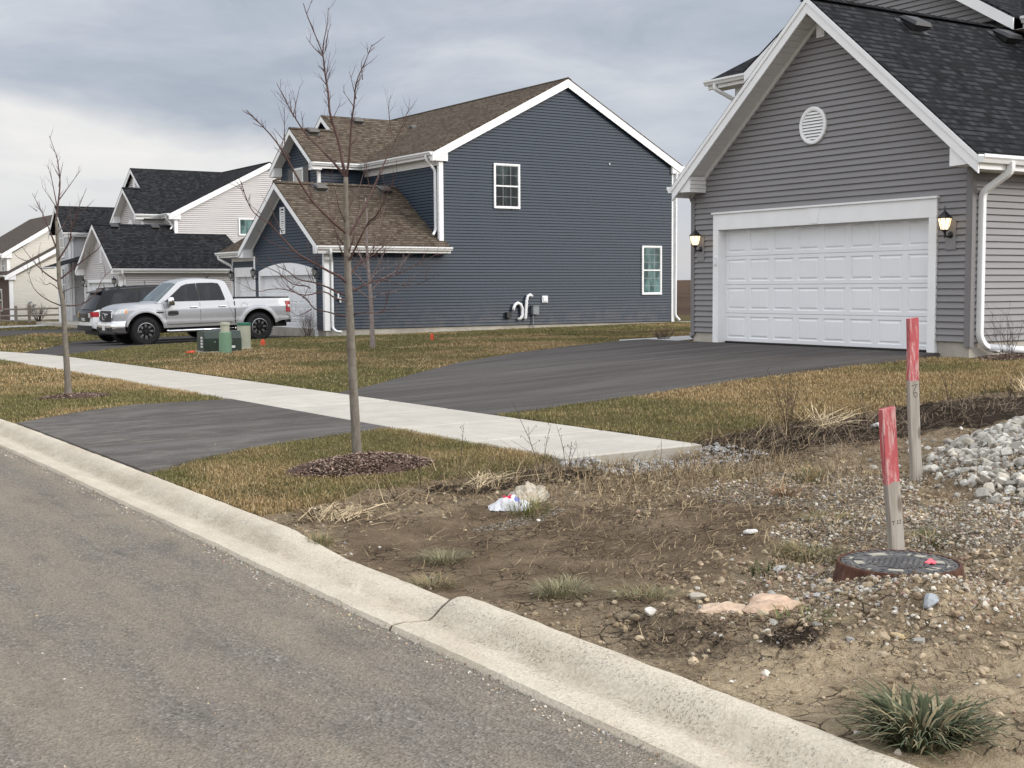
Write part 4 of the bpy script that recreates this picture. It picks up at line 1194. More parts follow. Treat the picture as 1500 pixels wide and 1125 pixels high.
    H.spout([(xgf+.42, g0-.07, zge-.12), (xgf+.42, g0-.07, zge-.25), (xg+.22, Yg-.05, zge-.50), (xg+.22, Yg-.05, zb_+.05), (xg+.30, Yg-.12, zb_-.06), (xg+.45, Yg-.25, zb_-.08)], .045, .034)
    upv = V((0, 1, sl)).normalized()
    for vx, dy in p['vents']: H.roof_vent((vx, gy-dy, zgr-sl*dy), (1, 0, 0), upv, ventm)
    upv = V((0, 1, sg)).normalized()
    for vx, vy in p['uvents']: H.roof_vent((vx, vy, ze+sg*(vy-yb0)), (1, 0, 0), upv, ventm)

# ------------------------------------------------------------------ the dark blue house
B = House('house', 'dark blue two-storey house with brown shingle roof and white trim', 'house', (24, 43, .0))
pB = dict(Ym=38.1, x0=21.75, x1=31.92, Y1=51.5, ze=6.15, xr=26.95, zr=8.98, zb=.28, Yg=38.1, xg=17.52, Yg1=44.05, zge=2.97, zgr=5.20, g0=37.76, g1=44.6, gy=41.18, xgf=17.12,
          yb0=43.28, yb1=47.3, ys=45.29, y2=46.25, yL=49.2, xs=19.48, x2=21.2, xb=19.86, sg=.70, d0=38.85, d1=43.45, dt=2.05, dz0=.06, rise=.26, louv=(41.15, 41.55, 3.45, 4.35),
          vents=[(18.65, .35), (21.1, .35)], uvents=[(20.3, 45.05), (22.6, 45.95), (25.0, 45.7)])
suburban(B, pB, M['blue_siding'], M['brown_shingle'], M['vent_brown'])
B.window('-Y', 38.1-.02, 23.88, 24.95, 4.32, 5.86, 3, 2)
B.window('-Y', 38.1-.02, 30.36, 31.30, 1.30, 3.12, 3, 3, glass='glass_teal')
wu = B.window('-X', 19.86-.02, 44.85, 45.75, 4.75, 6.08, 1, 1, glass='pale_glass')  # pale pane colour stands in for the reflected sky
for a in (44.35, 45.80): B.box('shutter', M['black_metal'], 19.80, 19.84, a, a+.44, 4.75, 6.08)
# lanterns by the garage doors, third bay set back on the left
B.lantern(17.52, 38.52, 1.95, k=1.1); B.lantern(17.52, 43.78, 1.98, k=1.1)
xb3 = 18.02
B.siding(M['blue_siding'], '-X', xb3, [[(44.0, 2.40), (47.5, 2.40), (47.5, 2.85), (44.0, 2.85)], [(44.0, .0), (44.32, .0), (44.32, 2.4), (44.0, 2.4)], [(47.22, .0), (47.5, .0), (47.5, 2.4), (47.22, 2.4)]], .28)
B.siding(M['blue_siding'], '+Y', 47.5, [[(xb3, .0), (21.7, .0), (21.7, 3.0), (xb3, 3.0)]], .28)
mb = MB(); f = fmap('-X', xb3)
fbox(mb, f, 44.32, 44.45, -.1, 2.05, -.12, .045); fbox(mb, f, 47.09, 47.22, -.1, 2.05, -.12, .045); fbox(mb, f, 44.32, 47.22, 2.052, 2.40, -.12, .046)
B.put(mb, 'door_surround', M['white'])
B.garage_door(xb3, 44.45, 47.09, -.08, 2.05, 4, 4, recess=.12)
B.box('frieze_board', M['soffit'], xb3-.03, xb3-.001, 44.1, 47.52, 2.63, 2.85)
B.roof([([(17.62, 44.2, 3.0), (17.62, 47.95, 3.0), (20.8, 47.95, 4.75), (20.8, 44.2, 4.75)], (0, 1, 0))], M['brown_shingle'])
B.board('fascia', (17.64, 44.2, 2.95), (17.64, 47.95, 2.95), .17, (-1, 0, 0), .025)
B.gutter((17.615, 44.3, 2.98), (17.615, 48.0, 2.98), (-1, 0, 0))
B.box('soffit', M['soffit'], 17.64, xb3, 44.1, 47.9, 2.78, 2.795)
B.board('rake_board', (17.64, 47.93, 2.95), (20.8, 47.93, 4.70), .2, (0, 1, 0), .025)
B.box('corner_trim', M['white'], xb3-.026, xb3-.001, 47.42, 47.53, -.1, 2.78)
B.spout([(17.55, 47.75, 2.86), (17.55, 47.75, 2.74), (17.97, 47.40, 2.45), (17.97, 47.40, .1)], .045, .034)
B.lantern(xb3, 47.30, 1.95, k=1.1)
# furnace pipes, meter boxes on the side wall
mb = MB(); yy = 38.1-.10
mb.tube([(25.10, 38.1, .52), (25.10, yy, .52), (25.12, yy, .55), (25.17, yy, 1.15), (25.22, yy, 1.30), (25.32, yy, 1.34), (25.40, yy, 1.28)], .055, n=10)
mb.tube([(24.86, 38.1, .50), (24.86, yy, .50), (24.92, yy, .52), (24.98, yy, .62), (24.98, yy, .86), (24.92, yy, 1.0), (24.80, yy, 1.06), (24.68, yy, 1.0), (24.62, yy, .88), (24.61, yy, .80)], .055, n=10)
B.put(mb, 'vent_pipe', M['pvc'], smooth=True)
B.put(MB().cbox((24.42, 38.02, .64), .20, .12, .20), 'utility_box', M['black_metal'])
mb = MB(); mb.cbox((25.52, 38.0, .80), .24, .16, .30); mb.cbox((25.52, 38.0, .955), .27, .20, .02); mb.tube([(25.45, 38.02, .65), (25.45, 38.02, .0)], .022, n=8)
B.put(mb, 'meter_box', M['gray_box'])
mb = MB(); mb.cbox((25.98, 38.06, 1.18), .24, .04, .24); mb.cbox((25.98, 38.03, 1.18), .16, .03, .16)
B.put(mb, 'outlet_cover', M['pvc'])
B.put(MB().cbox((28.85, 38.06, 6.05), .035, .05, .06), 'cable_clip', M['white'])
mb = MB(); mb.cbox((17.95, 38.05, 1.35), .05, .06, .22); mb.cbox((18.02, 38.05, 1.23), .05, .05, .16)
B.put(mb, 'hose_bib', M['pvc'])
B.spout([(31.96, 38.0, 5.9), (31.96, 38.02, 5.6), (31.96, 38.04, .5), (32.1, 37.95, .32)], .045, .034)
B.put(MB().box(31.9, 33.4, 37.6, 38.1, .20, .27), 'splash_pad', M['foundation'])

# ------------------------------------------------------------------ the white-grey house
Wt = House('house', 'white and pale grey two-storey house with black roof beyond the blue house', 'house', (23, 69, -.4))
pC = dict(Ym=63.4, x0=21.1, x1=31.3, Y1=78.0, ze=5.38, xr=26.1, zr=8.10, zb=-.22, Yg=61.0, xg=17.6, Yg1=67.1, zge=2.60, zgr=4.80, g0=60.68, g1=67.4, gy=64.02, xgf=17.2, xlean=24.2,
          yb0=64.7, yb1=69.0, ys=66.85, y2=68.6, yL=72.6, xs=19.55, x2=20.5, xb=19.95, sg=.665, d0=61.6, d1=66.3, dt=1.95, dz0=-.42, rise=.0, louv=(63.72, 64.12, 2.9, 3.75),
          vents=[(18.2, .25), (20.2, .25)], uvents=[])
suburban(Wt, pC, M['pale_siding'], M['black_shingle'], M['vent_dark'])
Wt.window('-Y', 63.4-.02, 24.4, 25.4, 4.32, 5.2, 3, 2, single=True, glass='glass_teal')
Wt.lantern(17.6, 61.3, 1.8, k=1.2); Wt.lantern(17.6, 66.7, 1.8, k=1.2)
mb = MB(); f = fmap('-X', 19.95)
N = 10; ar = [(66.3+1.1*i/N, 4.75+.42*math.sin(math.pi*i/N)) for i in range(N+1)]
mb.prism([f(u, z, 0) for u, z in ar], (-.05, 0, 0)); Wt.put(mb, 'arched_window', M['white'])
mb = MB(); f = fmap('-X', 20.72); fbox(mb, f, 68.35, 68.75, 6.9, 7.4, 0, .05); Wt.put(mb, 'gable_vent', M['white'])
# two-storey wing at the left with its own street gable
wx, w0, w1, wy = 19.9, 79.2, 82.0, 80.6
Wt.siding(M['white_gray_siding'], '-X', wx, [[(w0, -.3), (w1, -.3), (w1, 5.0), (wy, 6.0), (w0, 5.0)]], -.3)
Wt.siding(M['white_gray_siding'], '-Y', w0, [[(wx, -.3), (24, -.3), (24, 4.9), (wx, 4.9)]], -.3)
Wt.siding(M['white_gray_siding'], '+Y', w1, [[(wx, -.3), (24, -.3), (24, 4.9), (wx, 4.9)]], -.3)
Wt.siding(M['white_gray_siding'], '-X', 21.4, [[(67.0, -.3), (79.2, -.3), (79.2, 5.0), (67.0, 5.0)]], -.3)
wl = Wt.roof([([(19.5, 78.8, 5.0), (26.5, 78.8, 5.0), (26.5, 80.65, 6.65), (19.5, 80.65, 6.65)], (1, 0, 0)), ([(19.5, 82.5, 5.0), (26.5, 82.5, 5.0), (26.5, 80.65, 6.65), (19.5, 80.65, 6.65)], (1, 0, 0)),
              ([(18.4, 76.0, 2.95), (18.4, 79.4, 2.95), (21.4, 79.4, 3.9), (21.4, 76.0, 3.9)], (0, 1, 0)),
              ([(20.9, 67.0, 5.2), (20.9, 79.0, 5.2), (24.5, 79.0, 6.66), (24.5, 67.0, 6.66)], (0, 1, 0))], M['black_shingle'])
for a in (78.8, 82.5): Wt.board('rake_board', (19.53, a, 4.95), (19.53, 80.65, 6.60), .24, (-1, 0, 0), .03)
Wt.gutter((19.5, 78.79, 4.98), (21.5, 78.79, 4.98), (0, -1, 0))
Wt.board('fascia', (19.5, 78.82, 4.95), (24.5, 78.82, 4.95), .2, (0, -1, 0), .02)
Wt.gutter((18.38, 76.0, 2.93), (18.38, 79.4, 2.93), (-1, 0, 0))
Wt.window('-X', wx-.02, 80.1, 81.2, .9, 2.95, 2, 1); Wt.window('-X', wx-.02, 80.1, 81.2, 3.55, 4.75, 2, 1, glass='pale_glass')
Wt.spout([(20.1, 78.75, 4.85), (20.1, 79.12, 4.5), (20.1, 79.12, .1)], .05, .04)
Wt.box('corner_trim', M['white'], wx-.03, wx+.1, w0-.03, w0-.002, -.3, 4.9)
Wt.box('porch_post', M['white'], 18.55, 18.75, 76.2, 76.4, -.3, 2.8)
Wt.box('front_door', M['black_metal'], 21.33, 21.37, 76.9, 77.9, -.2, 2.0)
Wt.box('porch_slab', M['slab'], 18.4, 21.4, 75.8, 79.2, -.5, -.25)

# ------------------------------------------------------------------ the cream house at the left edge
D = House('house', 'cream-sided house with taupe roof at the left edge', 'house', (23, 95, -.45))
D.siding(M['cream_siding'], '-Y', 90.0, [[(18.75, -.35), (24.5, -.35), (24.5, 5.2), (18.75, 2.35)]], -.35, gap=.014, lip=.02)
D.siding(M['cream_siding'], '-Y', 91.4, [[(18.9, 2.2), (27, 2.2), (27, 7.3), (23.5, 6.75), (18.9, 3.85)]], -.35, gap=.014, lip=.02)
D.siding(M['brick'], '-X', 18.75, [[(90.0, -.35), (104, -.35), (104, 2.4), (90.0, 2.4)]], -.35)
D.siding(M['cream_siding'], '-X', 18.95, [[(91.4, 2.4), (104, 2.4), (104, 3.9), (91.4, 3.9)]], -.35)
s1 = .555
D.roof([([(18.45, 89.75, 2.62), (18.45, 104, 2.62), (23.2, 104, 2.62+s1*4.75), (23.2, 89.75, 2.62+s1*4.75)], (0, 1, 0)),
        ([(18.55, 91.15, 4.08), (18.55, 104, 4.08), (23.3, 104, 4.08+.62*4.75), (23.3, 91.15, 4.08+.62*4.75)], (0, 1, 0)),
        ([(28.05, 91.15, 4.08), (28.05, 104, 4.08), (23.3, 104, 4.08+.62*4.75), (23.3, 91.15, 4.08+.62*4.75)], (0, 1, 0))], M['far_shingle'])
D.board('rake_board', (18.43, 89.78, 2.57), (23.2, 89.78, 2.57+s1*4.75), .30, (0, -1, 0), .03)
D.board('rake_board', (18.53, 91.18, 4.03), (23.3, 91.18, 4.03+.62*4.75), .30, (0, -1, 0), .03)
D.return_box('-Y', 89.80, [(18.43, 2.30), (18.43, 2.55), (19.1, 2.72), (19.1, 2.30)], -.2)
D.return_box('-Y', 91.20, [(18.53, 3.76), (18.53, 4.0), (19.2, 4.2), (19.2, 3.76)], -.2)
D.gutter((18.44, 89.8, 2.6), (18.44, 104, 2.6), (-1, 0, 0)); D.gutter((18.54, 91.2, 4.06), (18.54, 104, 4.06), (-1, 0, 0))
D.box('corner_trim', M['white'], 18.72, 18.95, 89.96, 89.998, -.35, 2.35); D.box('corner_trim', M['white'], 18.9, 19.1, 91.36, 91.398, 2.9, 3.8)
D.box('corner_trim', M['white'], 18.71, 18.749, 89.97, 90.1, -.35, 2.35)
D.window('-X', 18.93, 92.2, 93.0, 2.75, 3.75, 2, 1); D.window('-X', 18.73, 92.3, 93.4, .2, 1.7, 2, 1)
D.put(MB().box(18.78, 27, 90.03, 104, -.9, -.34), 'foundation', M['foundation'])
mb = MB(); mb.tube([(19.9, 89.9, .3), (19.9, 89.9, .75), (20.05, 89.9, .85)], .05, n=8); mb.tube([(20.15, 89.9, .2), (20.15, 89.9, .6), (20.3, 89.9, .66)], .05, n=8)
D.put(mb, 'vent_pipe', M['gray_box'])
# ------------------------------------------------------------------ vehicles (local: +x front, y left, z up, origin on the ground mid-wheelbase)
def paint(name, col, metal=0.0, rough=.3, flake=False, dirt=0.0):
    n = NT(name, rough, .5)
    n.set('Metallic', metal)
    p = n.obj()
    c = n.ramp(n.noise(p, 300 if flake else 3, 2), [(.3, tuple(x*.92 for x in col)), (.7, tuple(min(1, x*1.06) for x in col))])
    if dirt > 0:
        z = n.add('ShaderNodeSeparateXYZ', {'Vector': p}).outputs[2]
        lo = n.add('ShaderNodeMapRange', {'Value': z, 'From Min': .95, 'From Max': .40}).outputs[0]
        d = n.math('MULTIPLY', lo, n.gray(n.noise(p, 5, 5, .7), [(.3, .25), (.7, 1.0)]))
        c = n.mix(n.math('MULTIPLY', d, dirt), c, (.26, .23, .19))
    n.set('Base Color', c)
    n.set('Coat Weight', .35); n.set('Coat Roughness', .08)
    return n.mat
M['silver'] = paint('silver_paint', (.36, .368, .385), .30, .42, True, dirt=.6)
M['white_paint'] = paint('white_paint', (.72, .73, .74), 0, .3, dirt=.2)
M['black_paint'] = simple('black_paint', (.006, .0065, .0075), .28, .22)
M['chrome'] = simple('chrome', (.70, .70, .71), .12, .5, metal=1.0, var=.03)
M['tyre'] = simple('tyre_rubber', (.017, .017, .018), .85, .2, var=.3, sc=20, bump=.4)
M['rim_black'] = simple('black_rim', (.012, .012, .013), .3, .5)
M['rim_silver'] = simple('machined_rim', (.42, .42, .43), .3, .5, metal=.8)
M['black_plastic'] = simple('black_plastic', (.016, .016, .017), .6, .35)
M['tail_red'] = simple('tail_lamp_red', (.30, .010, .014), .35, .3, var=.2, sc=14)
M['lens'] = simple('headlamp_lens', (.55, .56, .56), .1, .6, var=.25, sc=20)
M['amber'] = simple('amber_lens', (.75, .28, .06), .2, .5)
M['gold'] = simple('gold_badge', (.42, .30, .11), .5, .4, var=.4, sc=40)
M['seam'] = simple('seam_shade_and_dark_plate', (.03, .03, .032), .8, .2)  # dark colour standing in for shade inside panel gaps; also the badge plate

def text_mesh(s, size, depth=.004):
    cu = bpy.data.curves.new('lettering', 'FONT'); cu.body = s; cu.size = size; cu.extrude = depth; cu.align_x = 'CENTER'; cu.align_y = 'CENTER'
    o = bpy.data.objects.new('lettering', cu); COL.objects.link(o)
    dg = bpy.context.evaluated_depsgraph_get(); dg.update()
    me = bpy.data.meshes.new_from_object(o.evaluated_get(dg))
    bpy.data.objects.remove(o); bpy.data.curves.remove(cu)
    return me
def lettering(s, size, mat, parent, M4, name='lettering', sx=1.0):
    me = text_mesh(s, size); me.materials.clear(); me.materials.append(mat)
    me.transform(M4 @ Matrix.Diagonal((sx, 1, 1, 1)))
    o = bpy.data.objects.new(name, me); COL.objects.link(o); o.parent = parent
    return o

def wheel(root, x, y, R, W, rr, side, mats, spokes=8):
    """side: +1 left"""
    t = MB()
    prof = [(rr, -W/2+.03), (rr+.02, -W/2+.005), (R*.86, -W/2), (R*.96, -W/2+.025), (R, -W/2+.06), (R, W/2-.06), (R*.96, W/2-.025), (R*.86, W/2), (rr+.02, W/2-.005), (rr, W/2-.03)]
    t.lathe(prof, c=(x, y, R), n=44, axis='y')
    nb = 34
    for i in range(nb):                     # tread blocks
        a = 2*math.pi*i/nb
        for (o, da) in ((-W*.30, 0), (W*.30, math.pi/nb), (0, math.pi/nb*.5)):
            ca, sa = math.cos(a+da), math.sin(a+da)
            er, et = V((ca, 0, sa)), V((-sa, 0, ca))
            p = V((x, y+o, R))+er*(R-.005)
            w = W*.36 if o else W*.2
            t.hexa(p-et*.022-V((0, w/2, 0)), et*.044, V((0, w, 0)), er*.016)
    T = t.build('wheel', M['tyre'], root, smooth=False); 
    r = MB(); yo = y+side*(W/2-.05)
    r.lathe([(rr, side*.045), (rr-.015, side*.05), (rr-.03, side*.02), (rr-.05, -side*.04), (.02, -side*.035)], c=(x, yo, R), n=32, axis='y')
    r.lathe([(.001, side*.030), (.05, side*.028), (.065, side*.0), (.07, -side*.03)], c=(x, yo, R), n=16, axis='y')
    for i in range(spokes):
        for d in (-.10, .10):
            a = 2*math.pi*i/spokes+d
            er, et = V((math.cos(a), 0, math.sin(a))), V((-math.sin(a), 0, math.cos(a)))
            p = V((x, yo, R))+er*.05
            r.hexa(p-et*.014+V((0, -side*.03, 0)), er*(rr-.075), et*.028, V((0, side*.04, 0)))
    rim = r.build('rim', mats[0], T, smooth=False)
    s = MB()
    for i in range(spokes):
        for d in (-.10, .10):
            a = 2*math.pi*i/spokes+d
            er, et = V((math.cos(a), 0, math.sin(a))), V((-math.sin(a), 0, math.cos(a)))
            p = V((x, yo+side*.0105, R))+er*(rr*.50)
            s.hexa(p-et*.013, er*(rr*.42), et*.017, V((0, side*.004, 0)))
    s.lathe([(rr+.002, side*.046), (rr-.008, side*.052)], c=(x, yo, R), n=32, axis='y')
    if mats[1]: s.build('rim_accent', mats[1], T)
    return T

class Body:
    """side as a height field over (x, z): bottom edge follows the wheel arches"""
    def __init__(s, xs, ztop, zbot, half, prof, arches, R):
        s.xs, s.ztop, s.zbot, s.half, s.prof, s.arches, s.R = xs, ztop, zbot, half, prof, arches, R
    def zb(s, x):
        z = s.zbot(x)
        for a in s.arches:
            d = abs(x-a[0])
            if d < a[2]: z = max(z, a[1]+math.sqrt(a[2]**2-d*d))
        return z
    def y(s, x, z):
        y = s.half(x)*s.prof(z)
        for a in s.arches:
            d = math.hypot(x-a[0], z-a[1])-a[2]
            if -.01 <= d < .11: y += .045*(1-(max(0, d-.045)/.065)**2 if d > .045 else 1.0)
        return y
    def side(s, sgn, n=16, x0=None, x1=None):
        P = []
        for x in s.xs:
            if (x0 is not None and x < x0-1e-6) or (x1 is not None and x > x1+1e-6): continue
            a, b = s.zb(x), s.ztop(x)
            P.append([(x, sgn*s.y(x, a+(b-a)*j/n), a+(b-a)*j/n) for j in range(n+1)])
        return P

def linspace(a, b, n): return [a+(b-a)*i/(n-1) for i in range(n)]
def interp(pts):
    xs = [p[0] for p in pts]; zs = [p[1] for p in pts]
    return lambda x: float(np.interp(x, xs, zs))

def make_pickup(loc, rz, tilt, label):
    root = empty('pickup_truck', loc, label, 'pickup truck', rz=rz)
    root.rotation_euler = (0, tilt, rz)
    R = .425
    ax = 1.785
    ztop = interp([(-3.0, 1.285), (-1.03, 1.315), (-1.0, 1.255), (1.10, 1.235), (1.35, 1.225), (2.0, 1.205), (2.45, 1.165), (2.62, 1.12), (2.72, 1.04), (2.76, .97)])
    zbot = interp([(-3.0, .62), (-2.6, .60), (-2.3, .52), (1.2, .50), (2.2, .56), (2.76, .62)])
    half = lambda x: 1.0-(.15*max(0, (x-1.9)/.86)**2.2)-(.03*max(0, (-x-2.4)/.6)**2)
    prof = interp([(.3, .945), (.5, .965), (.62, .985), (.70, .992), (.72, .978), (.90, .99), (1.06, .985), (1.10, .965), (1.25, .93), (1.33, .905)])
    xs = linspace(-2.98, 2.76, 150)
    for a in (-ax, ax): xs += [a-.545, a+.545, a-.52, a+.52, a-.54, a+.54]
    xs = sorted(xs)
    Bd = Body(xs, ztop, zbot, half, prof, [(-ax, R+.02, .545), (ax, R+.02, .545)], R)
    mb = MB()
    L, Rr = Bd.side(1, 18), Bd.side(-1, 18)
    mb.grid(L); mb.grid(Rr)
    # bonnet and shelf below the cabin
    top = []
    for i in range(len(L)):
        x = L[i][0][0]
        if x < -1.0: continue
        yl = L[i][-1][1]; z = L[i][-1][2]
        cr = (.055 if x < 2.3 else .055*max(0, (2.76-x)/.46))
        top.append([(x, yl*t, z+cr*(1-t**4)) for t in linspace(1, -1, 13)])
    mb.grid(top)
    # nose
    nose = []
    xl, yl, n = L[-1][0][0], L[-1][0][1], 18
    for t in linspace(1, -1, 11):
        nose.append([(2.76+.09*(1-abs(t)**2.5)*(1 if .62 < z < .9 else .8), yl*t, z) for z in linspace(.62, ztop(2.76), 6)])
    mb.grid(nose)
    # bed tail panel
    a = L[0]
    mb.grid([[(p[0], p[1]*t, p[2]) for p in a] for t in linspace(1, -1, 5)])
    mb.build('body', M['silver'], root, smooth=True)
    inner = MB()
    for a in (-ax, ax):                      # dark wheel housings and floor
        for sg in (1, -1):
            pr = [(.56, -sg*.02), (.555, -sg*.45)]
            inner.lathe(pr, c=(a, sg*.985, R+.02), n=24, axis='y', a0=0, a1=math.pi)
        inner.box(a-.6, a+.6, -.55, .55, .45, 1.0)
    inner.box(-2.9, 2.6, -.78, .78, .40, .60)
    inner.build('underbody', M['black_plastic'], root)
    # cabin
    groof = interp([(-1.02, 1.25), (-.99, 1.36), (-.84, 1.80), (-.77, 1.87), (-.62, 1.905), (-.1, 1.945), (.30, 1.94), (.58, 1.89), (.70, 1.84), (1.40, 1.245)])
    cx = sorted(linspace(-1.02, 1.40, 44)+[-.84, -.77, .58, .70])
    yin = lambda z: .925-.235*(z-1.24)/.69
    cab = MB(); sl = []; sr = []; tp = []
    for x in cx:
        zt = groof(x); nb = 8
        sl.append([(x, yin(1.235+(zt-1.235)*j/nb), 1.235+(zt-1.235)*j/nb) for j in range(nb+1)])
        sr.append([(x, -q[1], q[2]) for q in sl[-1]])
        ye = sl[-1][-1][1]
        tp.append([(x, ye*t, zt+.035*(1-abs(t)**3)) for t in linspace(1, -1, 13)])
    cab.grid(sl); cab.grid(sr); cab.grid(tp)
    cab.build('cabin', M['silver'], root, smooth=True)
    # glass
    def sideglass(sg, pts, name):
        g = MB(); q = [(x, sg*(yin(z)+.006), z) for x, z in pts]
        g.prism(q, (0, sg*.006, 0)); o = g.build(name, M['car_glass'], root)
        return o
    for sg in (1, -1):
        sideglass(sg, [(1.16, 1.285), (.86, 1.52), (.58, 1.745), (.42, 1.80), (.13, 1.82), (.11, 1.285)], 'side_window')
        sideglass(sg, [(.045, 1.285), (.045, 1.825), (-.42, 1.825), (-.58, 1.80), (-.64, 1.70), (-.74, 1.31), (-.72, 1.285)], 'side_window')
        b = MB(); b.prism([(x, sg*(yin(z)+.005), z) for x, z in ((.112, 1.285), (.112, 1.82), (.044, 1.825), (.044, 1.285))], (0, sg*.006, 0))
        b.build('door_pillar', M['black_plastic'], root)
    w = MB(); P = []
    for i in range(7):
        t = i/6; x = .74+(1.35-.74)*t; z = groof(x); ye = yin(z)-.045
        P.append([(x+.008, ye*u, z+.035*(1-abs(u)**3)+.008) for u in linspace(1, -1, 11)])
    w.grid(P); w.build('windscreen', M['windshield'], root, smooth=True)
    w = MB(); P = []
    for i in range(4):
        t = i/3; z = 1.38+.38*t; x = -.995+.15*(z-1.36)/.44
        P.append([(x-.012, (yin(z)-.10)*u, z) for u in linspace(1, -1, 5)])
    w.grid(P); w.build('rear_window', M['car_glass'], root)
    b = MB(); b.tube([(-.45, .0, 1.945), (-.52, 0, 2.0), (-.60, 0, 2.03)], [.03, .024, .012], n=6); b.cbox((-.45, 0, 1.95), .14, .07, .03)
    b.build('roof_antenna', M['black_plastic'], root)
    # tonneau and bed rail caps
    tb = MB(); tb.hexa((-2.96, -.90, 1.285), (1.92, 0, .03), (0, 1.80, 0), (0, 0, .045)); tb.build('bed_cover', M['black_plastic'], root)
    # panel gaps: dark surface strips along the side, shade of the gap painted in
    def seam(sg, pts, w=.010):
        m = MB()
        for (x0, z0), (x1, z1) in zip(pts[:-1], pts[1:]):
            n = 6
            for k in range(n):
                xa, za_, xb_, zb2 = x0+(x1-x0)*k/n, z0+(z1-z0)*k/n, x0+(x1-x0)*(k+1)/n, z0+(z1-z0)*(k+1)/n
                ya, yb_ = Bd.y(xa, za_)+.0015, Bd.y(xb_, zb2)+.0015
                dx, dz = (w/2, 0) if abs(z1-z0) > abs(x1-x0) else (0, w/2)
                m.poly([(xa-dx, sg*ya, za_-dz), (xa+dx, sg*ya, za_+dz), (xb_+dx, sg*yb_, zb2+dz), (xb_-dx, sg*yb_, zb2-dz)])
        return m
    for sg in (1, -1):
        m = seam(sg, [(1.20, 1.22), (1.17, .95), (1.12, .60)]); m.build('door_seam', M['seam'], root)
        m = seam(sg, [(.08, 1.235), (.08, .60)]); m.build('door_seam', M['seam'], root)
        m = seam(sg, [(-1.02, 1.245), (-1.02, .55)], .035); m.build('bed_gap', M['seam'], root)
        m = seam(sg, [(-.80, 1.22), (-.92, .9), (-1.0, .62)], .007); m.build('door_seam', M['seam'], root)
        m = seam(sg, [(1.1, .60), (-.95, .60)], .022); m.build('rocker_trim', M['chrome'], root)
        for hx in (.28, -.62):
            h = MB(); y = Bd.y(hx, 1.10)
            h.tube([(hx+.10, sg*(y+.0), 1.10), (hx+.09, sg*(y+.035), 1.10), (hx-.09, sg*(y+.035), 1.10), (hx-.10, sg*y, 1.10)], .016, n=6)
            h.build('door_handle', M['chrome'], root)
        mr = MB(); c = V((1.02, sg*1.12, 1.315))
        mr.tube([(1.04, sg*.93, 1.27), (1.04, sg*1.02, 1.28)], .03, n=6, mi=1)
        mr.lathe([(.001, -.15), (.07, -.145), (.095, -.10), (.10, .05), (.075, .10), (.001, .105)], c=c, n=12, axis='y' if False else 'z')
        mo = mr.build('wing_mirror', [M['chrome'], M['black_plastic']], root, smooth=True)
        bl = MB(); bl.cbox((1.02, sg*1.11, 1.22), .15, .19, .09); bl.build('mirror_base', M['black_plastic'], mo)
        st = MB(); st.tube([(1.08, sg*.98, .40), (-1.0, sg*.98, .40)], .045, n=8); st.tube([(1.08, sg*.98, .40), (1.15, sg*.85, .43)], .04, n=6); st.tube([(-1.0, sg*.98, .40), (-1.07, sg*.85, .43)], .04, n=6)
        st.build('running_board', M['chrome'], root, smooth=True)
        tl = MB()
        tl.prism([(-2.985, sg*(Bd.y(-2.98, z)+.006), z) for z in (.86, 1.20)]+[(-2.80+.02*k, sg*(Bd.y(-2.80, z)+.006), z) for k, z in ((1, 1.20), (0, 1.0), (0, .86))], (0, sg*.012, 0))
        tl.box(-3.0, -2.982, min(sg*.80, sg*.93), max(sg*.80, sg*.93), .86, 1.20)
        tl.build('tail_lamp', M['tail_red'], root)
        hd = MB(); P = []
        for i in range(9):
            t = i/8; x = 2.30+.47*t
            z0, z1 = .975-.035*t, 1.115-.045*t
            P.append([(x, sg*(Bd.y(x, z0)+.010), z0), (x, sg*(Bd.y(x, (z0+z1)/2)+.014), (z0+z1)/2), (x, sg*(Bd.y(x, z1)+.006), min(z1, ztop(x)-.004))])
        yl2 = Bd.y(2.76, .9)
        for i in range(1, 5):
            t = i/4; P.append([(2.795+.03*t, sg*(yl2-.26*t), .94), (2.80+.03*t, sg*(yl2-.26*t), .995), (2.765+.03*t, sg*(yl2-.26*t), 1.05)])
        hd.grid(P); ho = hd.build('headlamp', M['lens'], root, smooth=True)
        am = MB(); am.poly([(x, sg*(Bd.y(x, z)+.018), z) for x, z in ((2.31, .985), (2.40, .975), (2.39, 1.07), (2.32, 1.085))]); am.build('turn_lamp', M['amber'], ho)
        fl = MB(); fl.lathe([(.001, .0), (.105, .0), (.112, -.004)], c=(-1.30, sg*(Bd.y(-1.30, 1.05)+.004), 1.05), n=24, axis='y')
        if sg > 0:
            fl2 = MB(); fl2.lathe([(.100, .001), (.106, .001)], c=(-1.33, Bd.y(-1.33, 1.08)+.002, 1.08), n=28, axis='y'); fl2.build('fuel_door', M['seam'], root)
        bg = MB(); bg.prism([(x, sg*(Bd.y(x, z)+.002), z) for x, z in ((1.10, .88), (1.09, .99), (1.02, 1.01), (.84, 1.01), (.77, .99), (.76, .90), (.82, .87), (1.04, .86))], (0, sg*.008, 0))
        bo = bg.build('door_badge', M['chrome'], root)
        bg = MB(); bg.prism([(x, sg*(Bd.y(x, z)+.010), z) for x, z in ((1.07, .89), (1.06, .98), (.80, .98), (.79, .90))], (0, sg*.003, 0)); bg.build('badge_plate', M['seam'], bo)
        vb = MB(); vb.prism([(x, sg*(Bd.y(x, z)+.002), z) for x, z in ((1.46, .955), (1.46, .99), (1.22, .99), (1.22, .955))], (0, sg*.006, 0)); vb.build('fender_badge', M['black_plastic'], root)
    # grille
    g = MB(); P = []
    for t in linspace(1, -1, 13): P.append([(2.80+.075*(1-abs(t)**2.5)+dx, .62*t, z) for z, dx in ((.70, .02), (.82, .028), (.95, .02), (1.055, -.02))])
